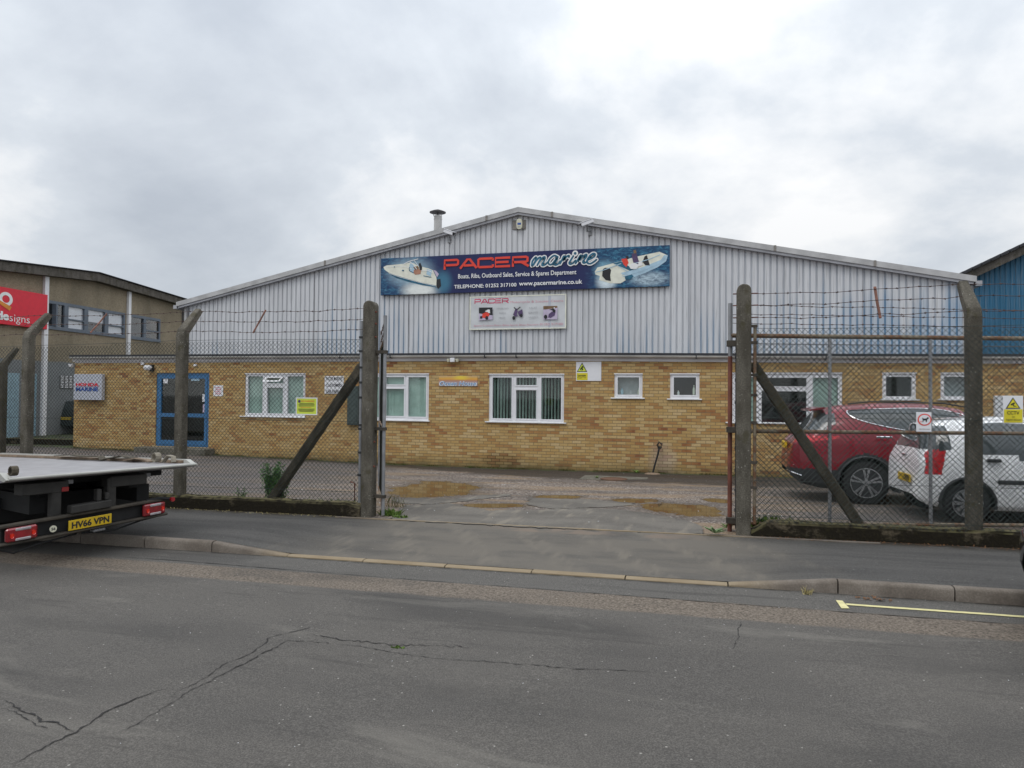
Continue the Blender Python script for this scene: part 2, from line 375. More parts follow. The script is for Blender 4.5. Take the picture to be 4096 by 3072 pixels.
def m_glass(name, tint, tr=.8):
    s = NT(name); s.nt.nodes.remove(s.b)
    t = s.n('ShaderNodeBsdfTransparent'); t.inputs[0].default_value = tint + (1,)
    g = s.n('ShaderNodeBsdfGlossy'); g.inputs['Roughness'].default_value = .03; g.inputs[0].default_value = (.95, .95, .95, 1)
    geo = s.n('ShaderNodeNewGeometry'); dt = s.n('ShaderNodeVectorMath', operation='DOT_PRODUCT'); s.L(geo.outputs['Incoming'], dt.inputs[0]); s.L(geo.outputs['Normal'], dt.inputs[1])
    cs = s.math('ABSOLUTE', dt.outputs['Value']); fr_ = s.math('ADD', .02, s.math('MULTIPLY', s.math('POWER', s.math('SUBTRACT', 1.0, cs), 5), .7))
    mx = s.n('ShaderNodeMixShader'); f = s.math('ADD', fr_, (1 - tr) * .35, True); s.L(f, mx.inputs[0])
    s.L(t.outputs[0], mx.inputs[1]); s.L(g.outputs[0], mx.inputs[2]); s.L(mx.outputs[0], s.out.inputs[0])
    return s.m
def m_banner():
    # the printed picture areas of the long banner: sea texture at both ends, plain navy in the middle
    s = NT('banner_print'); X = s.xyz()
    L0, R0 = at(1523, 1100, VG - .1).x, at(2679, 1060, VG - .1).x
    fx = s.math('DIVIDE', s.math('SUBTRACT', X[0], L0), R0 - L0)
    sea = s.noise(6, s.pos(1, 1, 2.4), detail=6, rough=.65, dist=.6)
    wv = s.ramp(sea, [(.3, (.004, .022, .075)), (.5, (.012, .075, .17)), (.62, (.05, .21, .33)), (.75, (.30, .52, .62))])
    navy = s.mix(s.noise(1), (.011, .017, .085), (.015, .022, .105))
    end = s.math('ADD', s.step(fx, .72, .79), s.math('MULTIPLY', s.step(fx, .12, .24, 1, 0), .75))
    c = s.mix(end, navy, wv)
    def glow(px, py, rx, rz, col, k, f):
        nonlocal c
        p = at(px, py, VG - .1)
        dx = s.math('POWER', s.math('DIVIDE', s.math('SUBTRACT', X[0], p.x), rx), 2); dz = s.math('POWER', s.math('DIVIDE', s.math('SUBTRACT', X[2], p.z), rz), 2)
        d = s.math('SQRT', s.math('ADD', dx, dz))
        c = s.mix(s.math('ADD', s.step(d, .25, 1.0, k, 0), s.math('MULTIPLY', s.step(d, .2, 1, f, 0), s.math('SUBTRACT', sea, .5)), True), c, col)
    glow(1640, 1090, 1.0, .62, (.45, .62, .72), .75, .3)
    glow(1680, 1160, .8, .34, (.85, .88, .84), 1.0, .6)
    glow(1770, 1130, .4, .5, (.06, .22, .33), .8, .3)
    glow(2425, 1125, .38, .36, (.75, .86, .90), .9, 1.0)
    glow(2600, 1115, .75, .28, (.62, .76, .82), .55, 2.4)
    glow(2420, 1080, .42, .40, (.30, .55, .68), .6, .5)
    return s.done(c, .42, spec=.4)
def m_sunset():
    s = NT('sunset_print'); X = s.xyz(); a = at(1755, 1545, VW); b = at(1910, 1504, VW)
    fz = s.math('DIVIDE', s.math('SUBTRACT', X[2], a.z), b.z - a.z)
    fz = s.math('ADD', fz, s.math('MULTIPLY', s.math('SUBTRACT', s.noise(5, s.pos(1, 1, 4), detail=3), .5), .16))
    c = s.ramp(fz, [(0, (.40, .30, .27)), (.35, (.42, .34, .36)), (.55, (.50, .25, .15)), (.68, (.75, .36, .05)), (.82, (.72, .42, .10)), (1, (.55, .38, .20))])
    m = at(1845, 1513, VW)
    d = s.math('ABSOLUTE', s.math('DIVIDE', s.math('SUBTRACT', X[0], m.x), .3))
    c = s.mix(s.math('MULTIPLY', s.step(d, 0, 1, .9, 0), s.step(fz, .55, .8)), c, (.85, .65, .06))
    return s.done(c, .5)
def m_leaf(name, a, b):
    s = NT(name); oi = s.noise(14, detail=2)
    c = s.mix(s.step(oi, .3, .7), a, b)
    s.b.inputs['Subsurface Weight'].default_value = 0
    return s.done(c, .6, spec=.3)
for x0, x1, y0, y1 in ((60, 660, 45, 140), (560, 930, 180, 208), (1500, 1800, 150, 178), (1690, 2170, 175, 262), (2090, 2240, 150, 178), (1000, 1300, 128, 150)):
    a, b = onyard(1500 + x0 * .633, 1900 + (y0 + y1) / 2 * .633), onyard(1500 + x1 * .633, 1900 + (y0 + y1) / 2 * .633)
    c, d = onyard(1500 + (x0 + x1) / 2 * .633, 1900 + y0 * .633), onyard(1500 + (x0 + x1) / 2 * .633, 1900 + y1 * .633)
    PUDDLES.append(((a.x + b.x) / 2, (c.y + d.y) / 2, (b - a).length / 2 * 1.05, (c - d).length / 2 * 1.1))
m_road(); m_pave(); m_yard(); m_apron(); m_puddle(); m_brick(); m_lowwall(); m_kerb(); m_pebble(); m_rust(); m_banner(); m_sunset()
m_clad('grey_cladding', (.66, .665, .68), (.17, .31, .46), .5, VG)
m_clad('blue_cladding', (.035, .15, .26), (.03, .12, .2), 0)
m_concrete('post_concrete', (.105, .094, .074), (.20, .182, .148))
m_concrete('dark_concrete', (.06, .052, .038), (.125, .11, .082), False, .2)
m_concrete('step_concrete', (.16, .15, .12), (.24, .22, .18))
m_concrete('fascia_board', (.10, .09, .075), (.19, .17, .15), False)
plain('verge_metal', (.47, .465, .46), .5, var=.16, scale=2.5)
plain('verge_band', (.40, .40, .42), .5, var=.15, scale=3)
plain('white_upvc', (.80, .80, .82), .35, var=.04)
plain('white_sill', (.74, .74, .74), .4, var=.08)
plain('gutter_plastic', (.60, .585, .55), .4, var=.15, scale=2)
plain('fascia_white', (.58, .56, .56), .5, var=.10, scale=2)
plain('roof_felt', (.035, .035, .04), .8)
plain('door_blue', (.045, .155, .32), .35, var=.1, scale=4)
plain('dark_void', (.012, .013, .014), .9)
plain('blind_green', (.50, .62, .56), .8, var=.08)
plain('room_grey', (.62, .63, .66), .8)
plain('sign_white', (.78, .78, .80), .4, var=.03)
plain('sign_dirty', (.62, .63, .64), .45, var=.09, scale=3)
plain('sign_grey', (.50, .52, .58), .4, var=.05)
plain('sign_red', (.72, .012, .035), .4, var=.04)
plain('print_red', (.78, .055, .03), .45, var=.05)
plain('print_pink', (.62, .05, .14), .5, var=.15, scale=3)
plain('print_faint_pink', (.72, .36, .42), .5, var=.12)
plain('print_grey', (.40, .40, .42), .5)
plain('print_white', (.85, .85, .84), .45, var=.03)
plain('print_cream', (.80, .80, .68), .45, var=.08)
plain('print_paleblue', (.42, .60, .72), .45, var=.1)
plain('print_teal', (.015, .12, .20), .45, var=.3, scale=10)
plain('print_black', (.015, .015, .018), .5)
plain('print_yellow', (.72, .62, .03), .45, var=.06)
plain('print_lime', (.62, .72, .07), .45, var=.06)
plain('print_blue', (.03, .09, .33), .5)
plain('print_skyblue', (.10, .32, .62), .5)
plain('print_orange', (.72, .25, .03), .5)
plain('print_skin', (.45, .22, .14), .6)
plain('print_brown', (.20, .12, .06), .6, var=.3)
plain('print_lilac', (.56, .48, .62), .5, var=.08)
plain('print_purple', (.10, .06, .15), .5, var=.3)
plain('steel_grey', (.18, .18, .185), .5, metal=.3, var=.15)
plain('galvanised', (.30, .305, .315), .45, metal=.5, var=.15, scale=8)
plain('mesh_wire', (.022, .032, .028), .6, var=.2)
plain('barb_wire', (.07, .038, .03), .7, var=.3, scale=20)
plain('red_batten', (.22, .10, .07), .75, var=.35, scale=9)
plain('rust_red', (.17, .055, .035), .7, var=.3, scale=6)
plain('line_yellow', (.66, .60, .30), .7, var=.12, scale=9, bump=.3)
plain('crack_tar', (.021, .019, .018), .9)
plain('car_lamp', (.50, .008, .014), .12, var=.4, scale=22, coat=.6)
plain('black_rubber', (.010, .010, .011), .75, bump=.2)
plain('black_plastic', (.022, .023, .025), .5)
plain('wheel_alloy', (.50, .51, .53), .28, metal=.75, var=.08)
plain('wheel_dark', (.05, .05, .055), .4, metal=.4)
plain('chrome', (.75, .76, .78), .12, metal=1, var=.02)
plain('bulb_red', (.75, .03, .01), .15, var=.05, coat=1)
plain('lamp_red', (.26, .008, .014), .12, var=.25, scale=14, coat=1)
plain('lamp_clear', (.36, .33, .34), .15, var=.15, scale=14, coat=1)
plain('paint_red', (.20, .004, .014), .35, var=.05, coat=.55, spec=.3)
plain('paint_white', (.86, .865, .87), .28, var=.03, coat=1)
plain('paint_black', (.012, .012, .014), .22, var=.05, coat=1)
plain('paint_darkgreen', (.012, .02, .02), .25, var=.05, coat=1)
plain('plate_yellow', (.60, .40, .015), .35, var=.04)
plain('car_glass', (.035, .045, .048), .06, var=.1, coat=1)
plain('truck_alu', (.36, .35, .355), .42, metal=.15, var=.12, scale=5)
plain('truck_cream', (.44, .435, .40), .4, var=.10, scale=5)
plain('truck_under', (.010, .010, .010), .75, var=.3)
plain('truck_frame', (.052, .043, .032), .7, var=.35, scale=7)
plain('truck_beam', (.030, .028, .025), .7, var=.3, scale=6)
plain('wood_rail', (.22, .16, .11), .8, var=.25, scale=8)
plain('strap_dark', (.07, .058, .04), .9, var=.4, scale=20)
plain('strap_grey', (.24, .215, .17), .9, var=.2, scale=20)
plain('shutter_blue', (.28, .40, .46), .6, var=.12)
plain('frame_greyblue', (.12, .145, .18), .5, var=.1)
plain('alarm_cream', (.66, .64, .50), .45, var=.05)
plain('board_grey', (.24, .22, .20), .8, var=.15)
plain('flue_metal', (.45, .44, .42), .5, var=.12, scale=3)
plain('flue_cap', (.06, .055, .055), .7)
plain('cabinet_green', (.055, .075, .07), .5)
plain('iron_cover', (.12, .06, .035), .8, var=.3, scale=10)
plain('litter', (.36, .30, .13), .8, var=.4, scale=30)
plain('leaf_brown', (.16, .075, .03), .8, var=.4, scale=30)
plain('stem_green', (.08, .09, .03), .8)
m_glass('window_glass', (.90, .94, .93), .92)
m_glass('far_glass', (.92, .93, .94), .80)
m_leaf('leaf_green', (.045, .12, .04), (.13, .25, .075))
m_leaf('grass_green', (.05, .10, .015), (.14, .22, .04))
m_leaf('weed_pale', (.10, .17, .07), (.22, .30, .14))
m_leaf('flowers_blue', (.02, .12, .08), (.05, .16, .10))
m_leaf('moss', (.05, .055, .012), (.12, .11, .03))

# ------------------------------------------------------------------ objects
def tag(o, label=None, cat=None, group=None, kind=None):
    if label: o['label'] = label
    if cat: o['category'] = cat
    if group: o['group'] = group
    if kind: o['kind'] = kind
    return o
def root_of(o):
    while o.parent: o = o.parent
    return o
def thing(name, loc, label, cat, group=None, rz=0):
    o = bpy.data.objects.new(name, None); COL.objects.link(o); o.empty_display_size = .2
    o.location = loc; o.rotation_euler = (0, 0, rz); o['_m'] = 1
    tag(o, label, cat, group); del o['_m']
    return o
def rmat(o):
    r = root_of(o); return Matrix.Translation(r.location) @ Matrix.Rotation(r.rotation_euler.z, 4, 'Z')
class MB:
    def __init__(s, M=None): s.v = []; s.f = []; s.mi = []; s.M = M; s.cur = 0
    def p(s, co):
        co = Vector(co)
        if s.M: co = s.M @ co
        s.v.append(co); return len(s.v) - 1
    def face(s, idx, mi=None): s.f.append(tuple(idx)); s.mi.append(s.cur if mi is None else mi)
    def quad(s, a, b, c, d): s.face([s.p(a), s.p(b), s.p(c), s.p(d)])
    def box(s, x0, x1, y0, y1, z0, z1):
        i = [s.p((x, y, z)) for z in (z0, z1) for y in (y0, y1) for x in (x0, x1)]
        for q in ((0, 2, 3, 1), (4, 5, 7, 6), (0, 1, 5, 4), (2, 6, 7, 3), (0, 4, 6, 2), (1, 3, 7, 5)): s.face([i[k] for k in q])
    def bbox(s, x0, x1, y0, y1, z0, z1, b=.01):
        # box with its edges bevelled (chamfer)
        X = (x0, x0 + b, x1 - b, x1); Y = (y0, y0 + b, y1 - b, y1); Z = (z0, z0 + b, z1 - b, z1)
        bm = bmesh.new(); bmesh.ops.create_cube(bm, size=1)
        for v in bm.verts: v.co = Vector((x0 if v.co.x < 0 else x1, y0 if v.co.y < 0 else y1, z0 if v.co.z < 0 else z1))
        bmesh.ops.bevel(bm, geom=bm.edges[:], offset=b, segments=1, affect='EDGES')
        s.add_bm(bm)
    def add_bm(s, bm):
        o = len(s.v)
        bm.verts.ensure_lookup_table()
        for i, v in enumerate(bm.verts): v.index = i; s.p(v.co)
        for f in bm.faces: s.face([o + v.index for v in f.verts])
        bm.free()
    def prism(s, poly, d):
        # poly: 3D points, extruded by the vector d
        d = Vector(d); a = [s.p(q) for q in poly]; b = [s.p(Vector(q) + d) for q in poly]; n = len(a)
        s.face(a[::-1]); s.face(b)
        for i in range(n): s.face([a[i], a[(i + 1) % n], b[(i + 1) % n], b[i]])
    def tube(s, pts, r, n=8, caps=True, rr=None):
        pts = [Vector(q) for q in pts]; rings = []
        for i, q in enumerate(pts):
            t = (pts[min(i + 1, len(pts) - 1)] - pts[max(i - 1, 0)])
            if t.length < 1e-9: t = Vector((0, 0, 1))
            t.normalize(); a = t.cross(Vector((0, 0, 1)))
            if a.length < .05: a = t.cross(Vector((0, 1, 0)))
            a.normalize(); b = t.cross(a)
            ra = rr[i] if rr else r
            rings.append([s.p(q + (a * math.cos(2 * math.pi * k / n) + b * math.sin(2 * math.pi * k / n)) * ra) for k in range(n)])
        for A, B in zip(rings, rings[1:]):
            for k in range(n): s.face([A[k], A[(k + 1) % n], B[(k + 1) % n], B[k]])
        if caps: s.face(rings[0][::-1]); s.face(rings[-1])
    def lathe(s, prof, c=(0, 0, 0), axis='Z', n=24, caps=True):
        # prof: (r, h) pairs
        c = Vector(c); rings = []
        for r, h in prof:
            ring = []
            for k in range(n):
                a = 2 * math.pi * k / n; x, y = r * math.cos(a), r * math.sin(a)
                ring.append(s.p(c + (Vector((x, y, h)) if axis == 'Z' else Vector((x, h, y)) if axis == 'Y' else Vector((h, x, y)))))
            rings.append(ring)
        for A, B in zip(rings, rings[1:]):
            for k in range(n): s.face([A[k], A[(k + 1) % n], B[(k + 1) % n], B[k]])
        if caps: s.face(rings[0][::-1]); s.face(rings[-1])
        else:
            A, B = rings[-1], rings[0]
            for k in range(n): s.face([A[k], A[(k + 1) % n], B[(k + 1) % n], B[k]])
    def build(s, name, mats, parent=None, smooth=False, base=False):
        if isinstance(mats, str): mats = [mats]
        if parent:
            I = rmat(parent).inverted(); vs = [I @ v for v in s.v]; loc = None
        else:
            xs = [v.x for v in s.v]; ys = [v.y for v in s.v]; zs = [v.z for v in s.v]
            loc = Vector(((min(xs) + max(xs)) / 2, (min(ys) + max(ys)) / 2, min(zs)))
            vs = [v - loc for v in s.v]
        me = bpy.data.meshes.new(name); me.from_pydata([tuple(v) for v in vs], [], s.f)
        for m in mats: me.materials.append(MAT[m])
        if len(mats) > 1: me.polygons.foreach_set('material_index', s.mi)
        if smooth:
            me.polygons.foreach_set('use_smooth', [True] * len(me.polygons))
            if smooth != 'all': me.set_sharp_from_angle(angle=R(38))
        me.update()
        o = bpy.data.objects.new(name, me); COL.objects.link(o)
        if parent: o.parent = parent
        else: o.location = loc
        return o
def structure(mb, name, mats, smooth=False): return tag(mb.build(name, mats, None, smooth), kind='structure')

def copy_tree(o, parent=None):
    c = o.copy(); COL.objects.link(c)
    if parent: c.parent = parent
    for ch in list(o.children): copy_tree(ch, c)
    return c

# text --------------------------------------------------------------
def text_pts(txt, bold=0, shear=0):
    cu = bpy.data.curves.new('t', 'FONT'); cu.body = txt; cu.size = 1; cu.offset = bold; cu.shear = shear; cu.resolution_u = 3
    ob = bpy.data.objects.new('t', cu)
    me = bpy.data.meshes.new_from_object(ob)
    vs = [v.co.copy() for v in me.vertices]; fs = [tuple(p.vertices) for p in me.polygons]
    bpy.data.objects.remove(ob); bpy.data.curves.remove(cu); bpy.data.meshes.remove(me)
    return vs, fs
def put_text(mb, txt, x0, x1, z0, z1, y, bold=0, shear=0, fn=None):
    vs, fs = text_pts(txt, bold, shear)
    if not vs: return
    ax = min(v.x for v in vs); bx = max(v.x for v in vs); az = min(v.y for v in vs); bz = max(v.y for v in vs)
    ids = []
    for v in vs:
        fx = (v.x - ax) / (bx - ax); fz = (v.y - az) / (bz - az)
        q = (lerp(x0, x1, fx), y, lerp(z0, z1, fz))
        ids.append(mb.p(fn(q) if fn else q))
    for f in fs: mb.face([ids[i] for i in f])
def stroke(mb, pts, w, y, wz=None, taper=False):
    """flat pen stroke in the x-z plane facing the road"""
    wz = wz or w; n = len(pts); L = []; Rr = []
    for i, (x, z) in enumerate(pts):
        a = pts[max(0, i - 1)]; b = pts[min(n - 1, i + 1)]
        tx, tz = b[0] - a[0], b[1] - a[1]; l = math.hypot(tx, tz) or 1; nx, nz = -tz / l, tx / l
        L.append(mb.p((x + nx * w / 2, y, z + nz * wz / 2))); Rr.append(mb.p((x - nx * w / 2, y, z - nz * wz / 2)))
    for i in range(n - 1): mb.face([L[i], Rr[i], Rr[i + 1], L[i + 1]])
def smooth_pts(pts, k=6):
    out = []
    for i in range(len(pts) - 1):
        p0 = pts[max(0, i - 1)]; p1 = pts[i]; p2 = pts[i + 1]; p3 = pts[min(len(pts) - 1, i + 2)]
        for j in range(k):
            t = j / k
            out.append(tuple(.5 * ((2 * p1[d]) + (-p0[d] + p2[d]) * t + (2 * p0[d] - 5 * p1[d] + 4 * p2[d] - p3[d]) * t * t + (-p0[d] + 3 * p1[d] - 3 * p2[d] + p3[d]) * t ** 3) for d in range(2)))
    out.append(pts[-1]); return out

class Sign:
    """flat sign on the plane y=v; all drawing positions are photo pixels cast onto that plane"""
    def __init__(s, name, rect, v, thick, mat, label, cat='sign', board='board', group=None):
        x0, y0, x1, y1 = rect
        a = at(x0, (y0 + y1) / 2, v); b = at(x1, (y0 + y1) / 2, v); xm = (x0 + x1) / 2
        s.v = v; s.u0, s.u1 = a.x, b.x; s.z0 = at(xm, y1, v).z; s.z1 = at(xm, y0, v).z; s.k = 0
        s.t = thing(name, ((s.u0 + s.u1) / 2, v, s.z0), label, cat, group)
        m = MB(); m.bbox(s.u0, s.u1, v, v + thick, s.z0, s.z1, min(.006, thick * .3)); s.board = m.build(board, mat, s.t)
    def lay(s): s.k += 1; return s.v - .003 * s.k
    def uz(s, x, y): p = at(x, y, s.v); return p.x, p.z
    def poly(s, pts, mat, name='picture', y=None, mb=None):
        y = y or s.lay(); m = mb or MB(); m.face([m.p((u, y, z)) for u, z in (s.uz(*q) for q in pts)])
        if not mb: return m.build(name, mat, s.t)
    def text(s, txt, rect, mat, bold=.01, shear=0, name='lettering', y=None, mb=None):
        x0, y0, x1, y1 = rect; y = y or s.lay(); m = mb or MB(); xm = (x0 + x1) / 2
        put_text(m, txt, at(x0, (y0 + y1) / 2, s.v).x, at(x1, (y0 + y1) / 2, s.v).x, at(xm, y1, s.v).z, at(xm, y0, s.v).z, y, bold, shear)
        if not mb: return m.build(name, mat, s.t)

# ================================================================== ground
def sheet(us, vs, fn):
    m = MB(); ids = [[m.p((u, v, fn(u, v))) for v in vs] for u in us]
    for i in range(len(us) - 1):
        for j in range(len(vs) - 1): m.face([ids[i][j], ids[i + 1][j], ids[i + 1][j + 1], ids[i][j + 1]])
    return m
def rng(a, b, st): n = max(1, int(round((b - a) / st))); return [a + (b - a) * i / n for i in range(n + 1)]
structure(sheet([-900, -60, 60, 900], [-900, -30, 60, 900], lambda u, v: -.45), 'ground', 'yard_gravel')
structure(sheet(rng(-60, 60, 1), rng(-16, VK + .01, 1.5), lambda u, v: gz(u, min(v, VK))), 'road', 'road_asphalt', 'all')
structure(sheet(rng(-60, 60, .25), rng(VK + .085, VF + .02, .15), gz), 'pavement', 'pavement_asphalt', 'all')
structure(sheet(rng(-60, 40, .5), rng(VF, 60, .6), lambda u, v: gz(u, v) if v < VF + .03 else gz(u, v) + .004), 'yard', 'yard_gravel', 'all')
# kerb
m = MB(); u = -40.0; edges = []
ku = -5.36
while ku > -40: edges.append(ku); ku -= .915
edges = edges[::-1]
a = -4.40
for q in (-4.40, -3.49, -2.57, -1.66, -.74, .2, 1.13): edges.append(q)
ku = 1.13
while ku < 40: ku += .915; edges.append(ku)
for i in range(len(edges) - 1):
    a, b = edges[i] + .006, edges[i + 1] - .006; dy = random.uniform(-.006, .006); dz = random.uniform(-.003, .003)
    ns = 4; rings = []
    for k in range(ns + 1):
        uu = lerp(a, b, k / ns); t = kt(uu) + along(uu) + dz; lo = along(uu) - .05; ch = min(.028, kt(uu) * .6)
        pf = [(VK + dy, lo), (VK + dy, t - ch), (VK + dy + .012, t - ch * .3), (VK + dy + .03, t), (VK + .085, t - .001), (VK + .125, t - .02), (VK + .125, lo)]
        rings.append([m.p((uu, y, z)) for y, z in pf])
    for A, B in zip(rings, rings[1:]):
        for k in range(6): m.face([A[k], A[k + 1], B[k + 1], B[k]])
    m.face(rings[0]); m.face(rings[-1][::-1])
structure(m, 'kerb', 'kerb_concrete', True)
m = MB(); m.box(-40, 40, VK + .015, VK + .12, -.3, along(-14) - .0)
structure(m, 'kerb_bed', 'crack_tar')
# threshold edging strip between the gate posts
m = MB(); ul, ur = -4.66, .35
ids = []
for k in range(26):
    uu = lerp(ul - .4, ur + 1.6, k / 25); w = .022 + random.uniform(-.006, .006)
    z = gz(uu, 9.1) + .010
    ids.append((m.p((uu, 9.09 - w, z - .02)), m.p((uu, 9.09 - w, z)), m.p((uu, 9.09 + w, z)), m.p((uu, 9.09 + w, z - .02))))
for A, B in zip(ids, ids[1:]):
    for k in range(3): m.face([A[k], A[k + 1], B[k + 1], B[k]])
structure(m, 'path_edging', 'kerb_concrete')
# cracks and the trench joint in the road
def ribbon(m, pts, w, off=.004, jit=.009, step=.028):
    P = [onyard(*q) for q in pts]; path = []
    for a, b in zip(P, P[1:]):
        n = max(1, int((b - a).length / step))
        for k in range(n): path.append(a.lerp(b, k / n))
    path.append(P[-1])
    if jit > .005: path = [q + Vector((math.sin(i * .21) * .010 + math.sin(i * .57 + 1) * .007, math.cos(i * .17) * .012 + math.sin(i * .43) * .006, 0)) for i, q in enumerate(path)]
    path = [Vector((q.x + random.uniform(-jit, jit), q.y + random.uniform(-jit, jit), 0)) for q in path]
    ids = []
    for i, q in enumerate(path):
        t = path[min(i + 1, len(path) - 1)] - path[max(i - 1, 0)]; t = t.normalized() if t.length else Vector((1, 0, 0)); nrm = Vector((-t.y, t.x, 0))
        e = min(1, i / 3, (len(path) - 1 - i) / 3); ww = w * (.2 + .8 * e) * (random.uniform(.25, 1.25) if random.random() > .07 else .12) * (.78 + .22 * math.sin(i * .11 + w * 900)) / 2
        A = q + nrm * ww; B = q - nrm * ww
        ids.append((m.p((A.x, A.y, gz(A.x, A.y) + off)), m.p((B.x, B.y, gz(B.x, B.y) + off))))
    for A, B in zip(ids, ids[1:]): m.face([A[0], A[1], B[1], B[0]])
def zb(x0, y0, s): return lambda pts: [(x0 + x * s, y0 + y * s) for x, y in pts]
zc = zb(0, 2300, .633)
m = MB()
for pts, w in (([(40, 1210), (160, 1150), (410, 1020), (470, 990), (700, 860), (880, 775), (1070, 720)], .013), ([(1000, 800), (1200, 700), (1400, 585), (1460, 550), (1600, 500), (1680, 405), (1760, 380), (1980, 330)], .011),
               ([(740, 1000), (900, 920), (1040, 830), (1240, 720), (1450, 610), (1640, 505), (1830, 415), (2000, 420), (2212, 450)], .011),
               ([(0, 795), (100, 850), (250, 890), (280, 925), (400, 940), (470, 990)], .013), ([(0, 850), (120, 890), (240, 945), (330, 970)], .012)):
    ribbon(m, zc(pts), w)
ribbon(m, [(1400, 2585), (1560, 2607), (1800, 2640), (2100, 2660), (2600, 2690)], .009)
ribbon(m, [(1230, 2540), (1400, 2562), (1600, 2580), (1900, 2592)], .013, jit=.02)
ribbon(m, [(2958, 2490), (2952, 2530), (2945, 2560), (2940, 2600)], .010)
structure(m, 'road_crack', 'crack_tar')
m = MB(); ribbon(m, [(440, 2226), (707, 2243), (1100, 2275), (1500, 2308), (2200, 2360), (2900, 2414), (3500, 2458), (4096, 2501)], .014, jit=.003, step=.1)
structure(m, 'trench_joint', 'crack_tar')
# yellow waiting restriction line
m = MB()
def flat(m, pts, off):
    ps = []
    for q in pts: p = onyard(*q); ps.append(m.p((p.x, p.y, gz(p.x, p.y) + off)))
    m.face(ps)
flat(m, [(3343, 2403), (3370, 2405), (3398, 2436), (3366, 2436)], .006)
a, b = onyard(3385, 2419), onyard(4096, 2467); n = 24
ids = []
for k in range(60):
    uu = lerp(a.x, a.x + 12, k / 59); vv = a.y + .0; j = random.uniform(-.003, .003)
    ids.append((m.p((uu, vv - .025 + j, along(uu) + .005)), m.p((uu, vv + .025 + j, along(uu) + .005))))
for A, B in zip(ids, ids[1:]): m.face([A[0], B[0], B[1], A[1]])
structure(m, 'road_marking', 'line_yellow')
# apron of smooth asphalt in the gateway, ragged far edge; gravel bays show between
def blob(pts, off, jit=.045, step=.07, mat='apron_asphalt', name='apron', kind='structure', inset=0):
    P = [onyard(*q) for q in pts]; path = []
    for a, b in zip(P, P[1:] + P[:1]):
        n = max(1, int((b - a).length / step))
        for k in range(n):
            q = a.lerp(b, k / n); path.append((q.x + random.uniform(-jit, jit), q.y + random.uniform(-jit, jit)))
    bm = bmesh.new(); vs = [bm.verts.new((x, y, 0)) for x, y in path]; f = bm.faces.new(vs)
    bmesh.ops.triangulate(bm, faces=[f]); m = MB(); bm.verts.ensure_lookup_table()
    for i, v in enumerate(bm.verts): v.index = i; m.p((v.co.x, v.co.y, gz(v.co.x, v.co.y) + off))
    for f in bm.faces:
        ids = [v.index for v in f.verts]; m.face(ids)
    bm.free(); return tag(m.build(name, mat), kind=kind)
z8 = zb(1500, 1900, .633)
blob(z8([(90, 284), (130, 240), (200, 190), (340, 192), (470, 180), (590, 205), (720, 228), (860, 222), (1000, 226), (1120, 218), (1300, 212), (1560, 222), (1700, 240), (1830, 262), (1960, 290), (2060, 330), (2075, 378), (1500, 354), (1000, 336), (500, 308)]), .010, name='apron')
blob(z8([(100, 165), (130, 152), (300, 148), (480, 152), (620, 140), (700, 128), (850, 125), (870, 132), (700, 152), (610, 165), (480, 178), (330, 190), (180, 182)]), .011, name='apron_patch', jit=.06)
blob(z8([(960, 165), (1010, 140), (1150, 150), (1400, 160), (1560, 175), (1650, 180), (1620, 195), (1480, 205), (1300, 212), (1140, 216), (1010, 205), (960, 190)]), .011, name='apron_patch', jit=.06)
